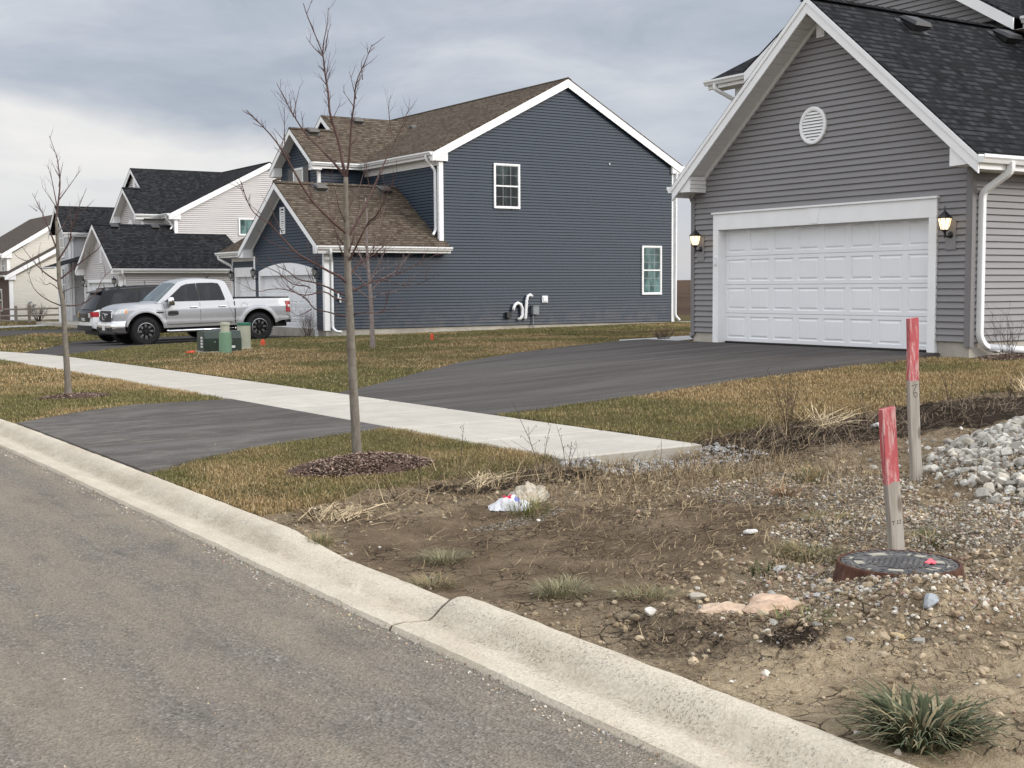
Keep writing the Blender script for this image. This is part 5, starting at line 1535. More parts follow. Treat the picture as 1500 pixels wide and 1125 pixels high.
    g.grid(P); gr = g.build('grille', M['black_plastic'], root, smooth=True)
    c = MB()
    for z, dx in ((.70, .025), (1.055, -.015)): c.tube([(2.80+.075*(1-abs(t)**2.5)+dx, .62*t, z) for t in linspace(1, -1, 13)], .022, n=6)
    for t in (1, -1): c.tube([(2.825, .62*t, .70), (2.83, .66*t, .86), (2.785, .60*t, 1.055)], .022, n=6)
    c.tube([(2.905, .16*math.cos(a), .88+.10*math.sin(a)) for a in linspace(0, 2*math.pi, 17)], .012, n=5)
    c.tube([(2.86, .30+.12*math.cos(a), .86+.11*math.sin(a)) for a in linspace(1.8, 5.4, 12)], .018, n=5)
    c.build('grille_frame', M['chrome'], gr, smooth=True)
    lettering('RAM', .11, M['chrome'], gr, Matrix.Translation((2.915, .30, .93)) @ Matrix.Rotation(math.pi/2, 4, 'Z') @ Matrix.Rotation(math.pi/2, 4, 'X'))
    # bumpers
    b = MB(); P = []
    for t in linspace(1, -1, 21):
        y = 1.0*t; s_ = abs(t)
        xo = 2.87 if s_ < .75 else 2.87-.48*((s_-.75)/.25)**1.7
        P.append([(xo-.03, y*.99, .40), (xo+.03, y, .45), (xo+.05, y, .57), (xo+.035, y, .68), (xo+.0, y*.995, .735), (xo-.08, y*.985, .76)])
    b.grid(P); bp = b.build('front_bumper', M['chrome'], root, smooth=True)
    f2 = MB(); f2.box(2.90, 2.93, -.42, .42, .45, .55); f2.box(2.86, 2.925, .52, .78, .45, .56); f2.box(2.86, 2.925, -.78, -.52, .45, .56); f2.build('air_intake', M['black_plastic'], bp)
    pl = MB(); pl.box(2.931, 2.938, -.15, .15, .47, .60); pl.build('number_plate', M['white_paint'], bp)
    b = MB(); P = []
    for t in linspace(1, -1, 13):
        s_ = abs(t); xo = -3.10 if s_ < .8 else -3.10+.16*((s_-.8)/.2)**2
        P.append([(xo+.05, .99*t, .55), (xo, .99*t, .58), (xo, .99*t, .74), (xo+.10, .98*t, .78), (xo+.2, .96*t, .78)])
    b.grid(P); b.build('rear_bumper', M['chrome'], root, smooth=True)
    b = MB(); b.box(-3.0, -2.75, -.95, .95, .52, .60); b.build('valance', M['black_plastic'], root)
    b = MB(); b.box(2.3, 2.84, -.80, .80, .36, .46); b.build('air_dam', M['black_plastic'], root)
    def squeeze(o):                      # short front and rear overhangs
        for c in o.children:
            if c.type == 'MESH':
                for v in c.data.vertices:
                    if v.co.x > 2.30: v.co.x = 2.30+(v.co.x-2.30)*.72
                    elif v.co.x < -2.35: v.co.x = -2.35+(v.co.x+2.35)*.80
            squeeze(c)
    squeeze(root)
    for a in (-ax, ax):
        for sg in (1, -1): wheel(root, a, sg*.885, R, .31, .255, sg, (M['rim_black'], M['rim_silver']))
    return root

def make_suv(loc, rz, tilt, label):
    root = empty('police_car', loc, label, 'police car', rz=rz); root.rotation_euler = (0, tilt, rz)
    R = .375; ax = 1.51
    ztop = interp([(-2.46, 1.02), (-2.3, 1.085), (1.0, 1.045), (1.6, 1.01), (2.2, .93), (2.42, .80), (2.5, .70)])
    zbot = interp([(-2.46, .50), (-2.0, .42), (-1.0, .33), (1.0, .33), (2.0, .40), (2.5, .45)])
    half = lambda x: 1.0-.17*max(0, (x-1.5)/1.0)**2-.10*max(0, (-x-1.7)/.76)**2
    prof = interp([(.3, .95), (.5, .985), (.7, .995), (.9, .985), (1.08, .955)])
    xs = sorted(linspace(-2.46, 2.5, 120)+[s*ax+d for s in (-1, 1) for d in (-.44, .44, -.43, .43)])
    Bd = Body(xs, ztop, zbot, half, prof, [(-ax, R+.02, .44), (ax, R+.02, .44)], R)
    L, Rr = Bd.side(1, 14), Bd.side(-1, 14)
    mb = MB(); mb.grid(L); mb.grid(Rr)
    top = []
    for i in range(len(L)):
        x = L[i][0][0]; yl = L[i][-1][1]; z = L[i][-1][2]
        top.append([(x, yl*t, z+(.05 if x > .9 else 0)*(1-t**4)) for t in linspace(1, -1, 9)])
    mb.grid(top)
    for e, s in ((L[0], -1), (L[-1], 1)):
        mb.grid([[(p[0]+s*.10*(1-abs(t)**3), p[1]*t, p[2]) for p in e] for t in linspace(1, -1, 9)])
    body = mb.build('body', M['white_paint'], root, smooth=True)
    # greenhouse in black: roof, glass all round
    groof = interp([(-2.40, 1.06), (-2.12, 1.58), (-2.05, 1.66), (-1.8, 1.72), (-.6, 1.775), (.0, 1.765), (.35, 1.70), (1.30, 1.06)])
    yin = lambda z: .935-.20*(z-1.06)/.70
    cx = sorted(linspace(-2.40, 1.30, 50)+[-2.12, .35]); sl = []; sr = []; tp = []
    for x in cx:
        zt = groof(x)
        k = 1-.09*max(0, (-x-1.3)/1.1)**2
        sl.append([(x, k*yin(1.05+(zt-1.05)*j/6), 1.05+(zt-1.05)*j/6) for j in range(7)])
        sr.append([(x, -q[1], q[2]) for q in sl[-1]]); ye = sl[-1][-1][1]
        tp.append([(x-(.06*(1-abs(t)**3) if x < -2.0 else 0), ye*t, zt+.03*(1-abs(t)**3)) for t in linspace(1, -1, 11)])
    mb = MB(); mb.grid(sl); mb.grid(sr); mb.grid(tp); mb.build('cabin', M['black_paint'], root, smooth=True)
    for sg in (1, -1):
        for pts in ([(1.0, 1.10), (.30, 1.60), (-.02, 1.66), (-.02, 1.10)], [(-.10, 1.10), (-.10, 1.665), (-.95, 1.65), (-1.02, 1.10)], [(-1.12, 1.12), (-1.08, 1.64), (-1.75, 1.58), (-1.95, 1.20)]):
            g = MB(); g.prism([(x, sg*((1-.09*max(0, (-x-1.3)/1.1)**2)*yin(z)+.005), z) for x, z in pts], (0, sg*.005, 0)); g.build('side_window', M['car_glass'], root)
    # rear screen, spoiler and black tailgate
    P = []
    for i in range(6):
        t = i/5; z = 1.13+.40*t; x = -2.40+.28*(z-1.06)/.52-.015
        P.append([(x-.06*(1-abs(u)**3), (yin(z)-.13)*u*.93, z) for u in linspace(1, -1, 11)])
    g = MB(); g.grid(P); g.build('rear_window', M['car_glass'], root, smooth=True)
    s = MB(); s.hexa((-2.24, -.64, 1.605), (.28, 0, .065), (0, 1.32, 0), (0, 0, .035)); s.build('spoiler', M['black_paint'], root)
    def rearpanel(name, mat, y0, y1, z0, z1, off, y2=None, y3=None, parent=None):
        m = MB(); P = []
        for i in range(7):
            t = i/6; z = z0+(z1-z0)*t
            a = y0+((y2 if y2 is not None else y0)-y0)*t; b = y1+((y3 if y3 is not None else y1)-y1)*t
            row = []
            for u in linspace(0, 1, 11):
                y = a+(b-a)*u; tt = abs(y)/.91
                xb = -2.46 if z < 1.02 else -2.46+.16*(z-1.02)/.065
                row.append((xb-.10*(1-min(1, tt)**3)-off, y, z))
            P.append(row)
        m.grid(P); return m.build(name, mat, parent or root, smooth=True)
    tg = rearpanel('tailgate', M['black_paint'], -.66, .66, .70, 1.085, .012, -.80, .80)
    rearpanel('rear_bumper', M['black_plastic'], -.88, .88, .42, .585, .05)
    rearpanel('gold_badge', M['gold'], .36, .58, .84, .99, .020, parent=tg)
    lettering('POLICE', .135, M['white_paint'], tg, Matrix.Translation((-2.578, -.12, .77)) @ Matrix.Rotation(-math.pi/2, 4, 'Z') @ Matrix.Rotation(math.pi/2, 4, 'X'), sx=.95)
    for sg in (1, -1):
        t = MB(); P = []
        for z in linspace(.86, 1.02, 5):
            row = []
            for x in linspace(-2.22, -2.45, 5): row.append((x, sg*(Bd.y(x, z)+.010), z))
            for u in linspace(.90, .70, 4): row.append((-2.475-.10*(1-min(1, u/.91)**3), sg*u, z))
            P.append(row)
        t.grid(P); t.build('tail_lamp', M['tail_red'], root, smooth=True)
        w = MB(); w.box(-2.50, -2.475, min(sg*.70, sg*.80), max(sg*.70, sg*.80), .85, .98); 
        rearpanel('reverse_lamp', M['lens'], sg*.64, sg*.78, .84, .98, .026)
        m = MB(); m.lathe([(.001, -.10), (.07, -.09), (.08, .06), (.001, .08)], c=(.95, sg*1.08, 1.16), n=10); m.tube([(.95, sg*.93, 1.10), (.95, sg*1.05, 1.12)], .03, n=6); m.build('wing_mirror', M['black_paint'], root, smooth=True)
        rr = MB(); rr.tube([(x, sg*(yin(groof(x))-.03), groof(x)+.035) for x in linspace(-1.9, .1, 10)], .018, n=6); rr.build('roof_rail', M['black_plastic'], root)
        wd = MB()
        for x0 in (.95, -.06, -1.06): wd.poly([(x0-.006, sg*(Bd.y(x0, 1.03)+.002), 1.03), (x0+.006, sg*(Bd.y(x0, 1.03)+.002), 1.03), (x0+.006, sg*(Bd.y(x0, .45)+.002), .45), (x0-.006, sg*(Bd.y(x0, .45)+.002), .45)])
        wd.build('door_seam', M['seam'], root)
        lettering('POLICE', .30, M['black_paint'], root, Matrix.Translation((.0, sg*(Bd.y(0, .75)+.004), .75)) @ (Matrix.Rotation(math.pi, 4, 'Z') if sg > 0 else Matrix.Identity(4)) @ Matrix.Rotation(math.pi/2, 4, 'X'))
    a = MB()
    a.tube([(-1.75, .2, 1.75), (-1.80, .2, 1.86)], .012, n=5); a.tube([(-.6, -.35, 1.79), (-.62, -.35, 1.97)], .010, n=5)
    for x, y in ((-1.95, -.3), (-1.5, -.42), (-1.1, .3)): a.cbox((x, y, groof(x)+.05), .10, .07, .07)
    a.build('roof_antenna', M['black_plastic'], root)
    p = MB(); p.box(2.52, 2.60, -.45, .45, .45, .95); p.build('push_bar', M['black_plastic'], root)
    inn = MB()
    for q in (-ax, ax):
        for sg in (1, -1): inn.lathe([(.45, -sg*.02), (.445, -sg*.4)], c=(q, sg*.98, R+.02), n=20, axis='y', a0=0, a1=math.pi)
        inn.box(q-.5, q+.5, -.6, .6, .35, .85)
    inn.box(-2.3, 2.3, -.8, .8, .27, .45); inn.build('underbody', M['black_plastic'], root)
    for q in (-ax, ax):
        for sg in (1, -1): wheel(root, q, sg*.86, R, .25, .235, sg, (M['rim_black'], None), spokes=5)
    return root

# the truck stands nose to the street on the blue house's drive
zf, zr_ = zb(11.82, 38.4)+.012, zb(15.39, 38.4)+.012
make_pickup((13.6, 39.35, (zb(11.82, 39.3)+zb(15.39, 39.3))/2+.0), math.pi, math.atan2(zb(15.39, 39.3)-zb(11.82, 39.3), 3.57), 'silver crew-cab pickup truck with black wheels and a black bed cover')
make_suv((13.62, 42.5, (zb(12.3, 42.3)+zb(15.4, 42.3))/2+.012), 0.0, -math.atan2(zb(15.4, 42.3)-zb(12.3, 42.3), 3.02), 'black and white police car half hidden behind the silver pickup')
# ------------------------------------------------------------------ trees, shrubs, grass, stones
RIGHT = V((.8400, -.5425, 0)).normalized(); FWD = V((.5425, .8400, 0)).normalized()   # sideways and away, seen from the street

def tree_thing(name, label, loc, group=None):
    return empty(name, loc, label, 'tree', group)

def limb(path, r0, r1):
    n = len(path)
    return path, [r0+(r1-r0)*(i/(n-1))**.8 for i in range(n)]

def smooth_path(pts, k=3):
    """Catmull-Rom through the points"""
    P = [V(p) for p in pts]; out = []
    for i in range(len(P)-1):
        a = P[i-1] if i > 0 else P[i]*2-P[i+1]
        b, c = P[i], P[i+1]
        d = P[i+2] if i+2 < len(P) else c*2-b
        for j in range(k):
            t = j/k
            out.append(((b*2)+(c-a)*t+(a*2-b*5+c*4-d)*t*t+(b*3-a-c*3+d)*t**3)*.5)
    out.append(P[-1]); return out

def grow_twigs(mb, path, r, rnd, density, length, lvl, up=.75, start=.15):
    L = sum((path[i+1]-path[i]).length for i in range(len(path)-1))
    n = int(L*density+rnd.random())
    for _ in range(n):
        t = start+(1-start)*rnd.random()
        f_ = t*(len(path)-1); i = min(int(f_), len(path)-2); p = path[i].lerp(path[i+1], f_-i)
        tg = (path[i+1]-path[i]).normalized()
        sd = V((rnd.gauss(0, 1), rnd.gauss(0, 1), rnd.gauss(0, .5))); sd = sd-tg*sd.dot(tg)
        if sd.length < .1: continue
        d = (tg*.75+sd.normalized()*.75+V((0, 0, up*.5))).normalized()
        l = length*(.4+.9*rnd.random())*(1-.35*t)
        q = [p]; m = 4
        for k in range(m):
            d = (d+V((rnd.gauss(0, .10), rnd.gauss(0, .10), .06+rnd.gauss(0, .06)))).normalized()
            q.append(q[-1]+d*(l/m))
        rr = r*(.55+.2*rnd.random())
        mb.tube(q, [rr, rr*.85, rr*.7, rr*.55, rr*.35], n=4, cap=False)
        if lvl > 0: grow_twigs(mb, q, rr*.7, rnd, density*.9, length*.5, lvl-1, up)

def drawn_tree(name, label, base, px0, s, trunk, limbs, bark, twig, seed, tw_density=5.0, tw_len=.28, ring=None):
    """trunk / limbs: polylines measured in photo units from the foot, turned into metres; each limb gets its own run toward or away from the street"""
    rnd = random.Random(seed)
    root = tree_thing(name, label, base); root['_org'] = list(base); b = V(base)
    def P(x, y, off): return b+RIGHT*((x-px0[0])*s)+V((0, 0, (px0[1]-y)*s))+FWD*off
    tp = smooth_path([P(x, y, .012*math.sin(i*1.3)) for i, (x, y, r) in enumerate(trunk)], 4)
    rr = list(np.interp(np.linspace(0, len(trunk)-1, len(tp)), range(len(trunk)), [q[2]*s for q in trunk]))
    mb = MB(); mb.tube([tp[0]-V((0, 0, .12))]+tp, [rr[0]*1.25]+rr, n=12)
    mb.build('trunk', bark, root, smooth=True)
    cr = MB()
    for (pts, r0, slope) in limbs:
        x0, y0 = pts[0]
        pa = []
        for i, (x, y) in enumerate(pts):
            d = math.hypot(x-x0, y-y0)*s
            pa.append(P(x, y, slope*d+.02*math.sin(i*2.1+seed)))
        path = smooth_path(pa, 3)
        n = len(path); rad = [max(.0016, r0*s*.86*(1-.80*(i/(n-1)))) for i in range(n)]
        cr.tube(path, rad, n=6, cap=False)
        if r0 > .8: grow_twigs(cr, path, max(.0021, r0*s*.32), rnd, tw_density, tw_len, 1)
        # buds and tips
    cr.build('crown', twig, root, smooth=True)
    return root

T1 = [(524, 668, 9), (523, 655, 7.6), (521, 600, 7.0), (518, 520, 6.5), (516, 450, 6.0), (514, 400, 5.6), (513, 350, 5.0), (512, 300, 4.3), (513, 239, 3.4)]
L1 = [
 ([(513, 239), (509, 220), (504, 194), (496, 164), (490, 142), (487, 112), (483, 84), (481, 60), (476, 45), (458, 0), (452, -20)], 2.9, .05),
 ([(481, 60), (483, 37), (487, 12), (489, -14)], 1.3, .2), ([(485, 52), (491, 26), (495, 15)], 1.0, -.2), ([(481, 60), (468, 47), (458, 33)], 1.0, -.3),
 ([(487, 112), (483, 84), (472, 71)], 1.0, .3), ([(485, 93), (491, 52)], .9, .3), ([(487, 84), (493, 75)], .8, 0), ([(494, 153), (505, 129)], .9, .4),
 ([(513, 239), (520, 209), (524, 164), (530, 134), (535, 105), (547, 78), (560, 52)], 2.4, -.25), ([(530, 123), (519, 80)], 1.0, .3), ([(526, 134), (512, 113)], .9, -.3),
 ([(540, 95), (538, 70), (543, 55)], .8, .3),
 ([(513, 239), (491, 213), (468, 190), (450, 172), (433, 147), (416, 119), (400, 89)], 2.4, .35), ([(435, 149), (446, 104)], 1.0, .1), ([(435, 146), (420, 111)], .9, -.2), ([(450, 172), (447, 140)], .7, .2),
 ([(514, 324), (487, 299), (461, 269), (440, 228), (422, 194), (400, 168), (383, 150)], 2.6, -.40), ([(422, 190), (423, 134)], 1.0, 0), ([(420, 183), (407, 166)], .8, -.1), ([(430, 210), (416, 190)], .8, -.3), ([(461, 269), (452, 240), (455, 215)], .9, .4),
 ([(514, 330), (530, 300), (548, 255), (569, 203), (584, 172), (601, 123)], 2.2, .45), ([(582, 175), (578, 138), (580, 116)], 1.0, .2), ([(548, 255), (545, 225), (551, 205)], .9, -.3),
 ([(515, 365), (534, 334), (549, 308), (564, 296), (584, 262), (595, 243)], 2.0, -.5), ([(564, 296), (567, 265), (572, 250)], .9, .2),
 ([(515, 400), (503, 388), (487, 380), (469, 369), (451, 358), (440, 351), (416, 322), (405, 309), (384, 293), (375, 270), (371, 250)], 2.5, -.35), ([(437, 350), (412, 342), (388, 331), (383, 325)], 1.1, .3), ([(416, 322), (402, 290), (398, 272)], .9, .1), ([(384, 293), (368, 278)], .8, -.2),
 ([(515, 418), (496, 410), (480, 403), (460, 396), (436, 391), (419, 379), (402, 370), (387, 360)], 2.2, .25), ([(457, 405), (449, 401), (427, 398), (402, 380), (370, 366), (365, 358)], 1.4, .5),
 ([(516, 425), (497, 420), (480, 410), (454, 415), (428, 406), (406, 406), (395, 409), (382, 405)], 1.6, -.6), ([(428, 406), (440, 395), (452, 393)], .7, .3),
 ([(517, 448), (500, 446), (480, 441), (458, 436), (445, 420), (427, 412), (407, 395), (402, 384)], 1.7, .45), ([(458, 436), (439, 446), (426, 437)], 1.0, -.3), ([(445, 420), (452, 408), (454, 398)], .7, .2),
 ([(519, 446), (534, 442), (564, 441), (572, 426), (576, 407)], 1.6, -.2), ([(564, 441), (583, 436), (596, 424)], .8, .4),
 ([(517, 411), (535, 402), (549, 396), (587, 384), (615, 370), (648, 352)], 2.1, .3), ([(587, 384), (592, 368), (598, 357)], .9, -.2), ([(566, 392), (598, 401), (626, 398), (636, 392)], 1.0, -.4), ([(615, 370), (631, 371), (640, 378)], .7, .3),
 ([(516, 385), (532, 366), (552, 352), (575, 330), (590, 312), (596, 290)], 1.8, .55), ([(552, 352), (556, 330), (566, 310)], .9, .1),
 ([(514, 345), (500, 330), (488, 305), (480, 280), (476, 255)], 1.6, .6), ([(513, 290), (524, 270), (532, 245), (538, 215)], 1.3, .5), ([(513, 310), (504, 285), (500, 262), (494, 240)], 1.2, -.5),
 ([(515, 370), (502, 345), (494, 320), (491, 296)], 1.3, .2), ([(514, 355), (524, 330), (528, 305), (536, 280)], 1.2, -.2),
]
bx, by = 4.88, 10.01
S1 = .00563
drawn_tree('bare_tree', 'tall bare young tree with a grey trunk in a bark mulch ring by the pavement', (bx, by, zg(bx, by)-.01), (524, 668), S1, T1, L1, M['bark'], M['twig'], 3, 13.0, .20)

T3 = [(101, 578, 6.5), (100, 560, 5.0), (98, 489, 4.0), (97, 441, 3.5), (93, 411, 3.2), (92, 382, 2.9), (91, 350, 2.5), (91, 318, 2.2)]
L3 = [([(91, 318), (93, 294), (96, 265), (95, 245), (91, 227), (80, 195)], 1.8, .1), ([(95, 291), (107, 270), (123, 245)], 1.1, .3), ([(97, 270), (101, 251), (107, 235)], 1.0, -.3),
 ([(93, 297), (83, 259), (76, 237)], 1.0, .2), ([(92, 299), (75, 270)], .9, -.3), ([(89, 355), (72, 321), (64, 305), (48, 277)], 1.5, .3), ([(64, 305), (52, 296)], .8, -.2), ([(72, 321), (70, 300)], .8, .1),
 ([(92, 377), (112, 350), (117, 334), (132, 304), (147, 275)], 1.5, -.3), ([(132, 304), (146, 288)], .8, .2), ([(112, 350), (110, 320), (107, 292)], .8, .2),
 ([(93, 409), (69, 395), (51, 379), (32, 357)], 1.5, .3), ([(51, 379), (34, 372), (28, 362)], .8, -.2), ([(69, 395), (60, 370), (62, 350)], .8, .3),
 ([(95, 443), (75, 433), (61, 417), (57, 393)], 1.3, -.4), ([(97, 443), (120, 441), (139, 425), (149, 403), (171, 377)], 1.4, .4), ([(96, 403), (128, 379), (155, 361), (165, 347)], 1.4, -.2), ([(128, 379), (130, 352), (136, 332)], .8, .3),
 ([(93, 420), (75, 410), (66, 412), (54, 400)], .9, .6), ([(95, 425), (110, 418), (128, 416)], .9, -.5), ([(91, 340), (101, 318), (106, 300)], .9, .5)]
bx3, by3 = 4.68, 18.88
drawn_tree('bare_tree', 'slim bare tree on the grass strip at the left, a white-grey house behind', (bx3, by3, zg(bx3, by3)-.01), (101, 578), .00966, T3, L3, M['bark'], M['twig'], 5, 8.0, .24)

T2 = [(546, 512, 4.2), (545, 480, 3.3), (544, 440, 3.0), (542, 410, 2.6), (540, 380, 2.1), (539, 350, 1.7), (540, 320, 1.3), (538, 292, .9)]
L2 = [([(543, 430), (560, 410), (580, 398), (600, 372)], 1.3, .3), ([(543, 425), (525, 405), (510, 385), (503, 360)], 1.3, -.3), ([(542, 412), (556, 390), (568, 365), (577, 335)], 1.3, -.2), ([(541, 400), (528, 375), (520, 350), (518, 320)], 1.2, .3),
 ([(543, 440), (562, 432), (590, 425), (606, 408)], 1.2, -.4), ([(543, 440), (528, 428), (508, 418), (498, 402)], 1.1, .4), ([(540, 380), (550, 355), (556, 330), (563, 300)], 1.0, .5), ([(540, 370), (532, 345), (530, 315)], .9, -.5),
 ([(542, 415), (552, 400), (570, 392), (592, 386)], 1.0, .7), ([(539, 350), (546, 325), (552, 305)], .8, .3), ([(541, 395), (530, 388), (515, 372)], .9, -.7)]
drawn_tree('bare_tree', 'small pale bare tree on the lawn in front of the blue house side wall', (13.57, 26.94, zg(13.57, 26.94)-.01), (546, 512), .01575, T2, L2, M['bark_pale'], M['twig_pale'], 8, 9.0, .40)
# white tag on its trunk
def bare_shrub(name, label, x, y, h, w, n, seed, mat, z=None, group=None, thick=.006, cat='shrub'):
    rnd = random.Random(seed); z = zg(x, y) if z is None else z
    root = empty(name, (x, y, z), label, cat, group); root['_org'] = [x, y, z]
    mb = MB()
    for i in range(n):
        a = 2*math.pi*i/n+rnd.random(); lean = rnd.random()**.7
        d = V((math.cos(a)*lean*w/h, math.sin(a)*lean*w/h, 1)).normalized(); p = V((x+math.cos(a)*.05, y+math.sin(a)*.05, z-.03)); q = [p]
        l = h*(.7+.5*rnd.random())
        for k in range(5):
            d = (d+V((rnd.gauss(0, .09), rnd.gauss(0, .09), .05))).normalized(); q.append(q[-1]+d*l/5)
        mb.tube(q, [thick, thick*.9, thick*.75, thick*.6, thick*.45, thick*.3], n=4, cap=False)
        grow_twigs(mb, q, thick*.55, rnd, 7/max(.5, h), h*.42, 1 if n < 30 else 0, .6, .25)
    mb.build('twigs', mat, root)
    return root
bare_shrub('bare_shrub', 'bare upright shrub by the white arched garage door of the blue house', 17.0, 38.35, .78, .36, 26, 3, M['twig_brown'])
bare_shrub('bare_shrub', 'sparse bare shrub beside the white drain pipe at the grey house corner', 16.95, 12.42, .72, .55, 10, 4, M['twig_brown'], thick=.0055)
bare_shrub('bare_shrub', 'low dense brown shrub next to a pale boulder by the grey garage', 18.15, 22.0, .30, .34, 46, 5, M['twig_brown'], thick=.005)
bare_shrub('bare_shrub', 'round bare shrub in front of the cream house wall', 19.6, 86.0, 1.15, 1.0, 34, 6, M['twig_brown'], thick=.012)
bare_shrub('bare_shrub', 'scrubby brown bush at the far corner of the blue house', 33.2, 37.0, .95, .8, 40, 9, M['twig_brown'], thick=.010)
for i, (x, y) in enumerate(((34.6, 36.2), (36.0, 38.5), (35.4, 33.8))):
    bare_shrub('bare_shrub', ['knee-high scrub behind the blue house corner, left of the grey garage', 'farther scrub against the brown field behind the blue house', 'scrub nearest the grey garage edge in front of the brown field'][i], x, y, .8, .7, 34, 20+i, M['twig_brown'], thick=.010)

# ---- mulch rings
def mulch(x, y, rx, ry, label, n, seed, h=.09):
    r = np.random.default_rng(seed)
    root = None
    N = 40; mb = MB()
    P = []
    for i in range(9):
        t = i/8; row = []
        for k in range(N):
            a = 2*math.pi*k/N; w = 1+.10*math.sin(3*a+seed)+.06*math.sin(7*a)
            px, py = x+math.cos(a)*rx*t*w, y+math.sin(a)*ry*t*w
            row.append((px, py, zg(px, py)+h*(1-t*t)-.012*(i == 8)+.004))
        P.append(row)
    mb.grid(P, closed=True)
    o = mb.build('mulch_mound', M['mulch'], smooth=True); tag(o, label, 'mulch')
    # bark chips
    a = r.random(n)*2*np.pi; t = np.sqrt(r.random(n))*1.03
    px, py = x+np.cos(a)*rx*t, y+np.sin(a)*ry*t
    pz = z_ground(px, py)+h*(1-np.minimum(t, 1)**2)+.004
    L = .008+.020*r.random(n); W = .0025+.0045*r.random(n); th = r.random(n)*np.pi; tilt = (r.random(n)-.5)*1.0
    dx, dy = np.cos(th)*np.cos(tilt), np.sin(th)*np.cos(tilt); dz = np.sin(tilt)
    c = np.stack([px, py, pz+.004], -1); d = np.stack([dx, dy, dz], -1)*L[:, None]; s = np.stack([-np.sin(th), np.cos(th), (r.random(n)-.5)*.8], -1)*W[:, None]
    v = np.stack([c-d-s, c+d-s, c+d+s, c-d+s], 1).reshape(-1, 3)
    f = np.arange(4*n)
    k = r.random(n)[:, None]; col = np.where(k < .38, np.array([[.36, .27, .21]]), np.where(k < .72, np.array([[.17, .105, .08]]), np.array([[.045, .028, .022]])))*(.7+.6*r.random((n, 1)))
    co = np_mesh('bark_chips', v, f, 4, M['chips'], parent=o, col=np.repeat(col, 4, 0)); tag(co, kind='stuff')
    return o
M['mulch'] = simple('bark_mulch', (.085, .056, .044), .95, .1, var=.5, sc=40, bump=.6)
mulch(4.72, 9.62, .60, .52, 'brown bark mulch ring round the foot of the tall tree', 11000, 5)
mulch(4.72, 18.72, .52, .42, 'small bark mulch ring round the slim tree at the left', 1400, 6, .05)
mulch(17.6, 12.42, 1.3, .36, 'strip of bark mulch below the grey house corner', 2600, 7, .04)

# ---- lawns
def paved(x, y):
    return in_poly(x, y, DRIVE_A) | in_poly(x, y, APRON_A) | in_poly(x, y, DRIVE_B) | in_poly(x, y, APRON_B) | in_poly(x, y, DRIVE_C) | in_poly(x, y, FPATH) | ((x > 6.17) & (x < 7.74) & (y > 8.75)) | (x < 3.25) \
        | ((x > 16.3) & (x < 31.2) & (y > 12.0) & (y < 19.3)) | ((x > 21.0) & (x < 31.2) & (y > 12) & (y < 23.8)) | ((x > 17.3) & (x < 32.1) & (y > 38.0) & (y < 51.5)) | ((x > 17.4) & (y > 60.8) & (y < 82)) \
        | ((x-4.72)**2/.60**2+(y-9.62)**2/.54**2 < 1) | ((x-4.72)**2/.46**2+(y-18.72)**2/.36**2 < 1)
def grass(name, regions, seed, bias=0.0):
    r = np.random.default_rng(seed); VV = []; FF = []; CC = []; base = 0
    for (x0, x1, y0, y1, dens, h, w) in regions:
        n = int((x1-x0)*(y1-y0)*dens)
        x = x0+(x1-x0)*r.random(n); y = y0+(y1-y0)*r.random(n)
        k = (lawn_mask(x, y) > -.9+1.1*r.random(n)) & ~paved(x, y)
        x, y = x[k], y[k]; n = len(x)
        cl = fbm(x*3.5, y*3.5, 3, 77)
        kk = r.random(n) < .35+.95*cl
        x, y, cl = x[kk], y[kk], cl[kk]; n = len(x)
        z = z_ground(x, y)-.006
        H = h*(.45+.8*r.random(n))*(.70+.6*cl); W = w*(.7+.6*r.random(n))
        th = r.random(n)*2*np.pi; lean = .25+1.0*r.random(n)
        d = np.stack([np.cos(th), np.sin(th)], -1)
        s = np.stack([-np.sin(th+.6*(r.random(n)-.5)), np.cos(th), np.zeros(n)], -1)*W[:, None]*.5
        p0 = np.stack([x, y, z], -1)
        m = p0+np.concatenate([d*(H*lean*.28)[:, None], (H*.62)[:, None]], -1)
        t = p0+np.concatenate([d*(H*lean*.85)[:, None], (H*(1.05-.30*lean))[:, None]], -1)
        v = np.stack([p0-s, p0+s, m+s*.75, m-s*.75, t], 1).reshape(-1, 3)
        b = base+np.arange(n)[:, None]*5
        f = np.concatenate([b+[0, 1, 2], b+[0, 2, 3], b+[3, 2, 4]], 1).reshape(-1)
        g = fbm(x*.45, y*.27, 4, 88, .6)+.14*(r.random(n)-.5)+bias
        green = sstep(.51, .60, g)[:, None]*.88
        u = r.random((n, 1))
        brown = np.where(u < .45, np.array([[.42, .300, .145]]), np.where(u < .8, np.array([[.27, .170, .072]]), np.array([[.56, .45, .27]])))
        grn = np.where(u < .5, np.array([[.098, .112, .034]]), np.where(u < .8, np.array([[.155, .155, .055]]), np.array([[.36, .28, .14]])))
        c = (brown*(1-green)+grn*green)*(.72+.5*r.random((n, 1)))
        VV.append(v); FF.append(f); CC.append(np.repeat(c, 5, 0)); base += n*5
    o = np_mesh(name, np.concatenate(VV), np.concatenate(FF), 3, M['blade'], col=np.concatenate(CC))
    return tag(o, kind='stuff')
grass('grass', [(3.25, 6.18, 8.1, 12.0, 9000, .034, .0032)], 1, -.055)
grass('grass', [(7.72, 16.5, 9.0, 13.6, 3600, .040, .0045), (16.5, 21, 9.0, 12.8, 1300, .04, .007)], 2)
grass('grass', [(3.25, 6.18, 15.3, 22, 2800, .042, .0055), (3.25, 6.18, 22, 32.0, 1000, .045, .009), (3.25, 6.18, 36, 60, 150, .06, .02)], 3, .07)
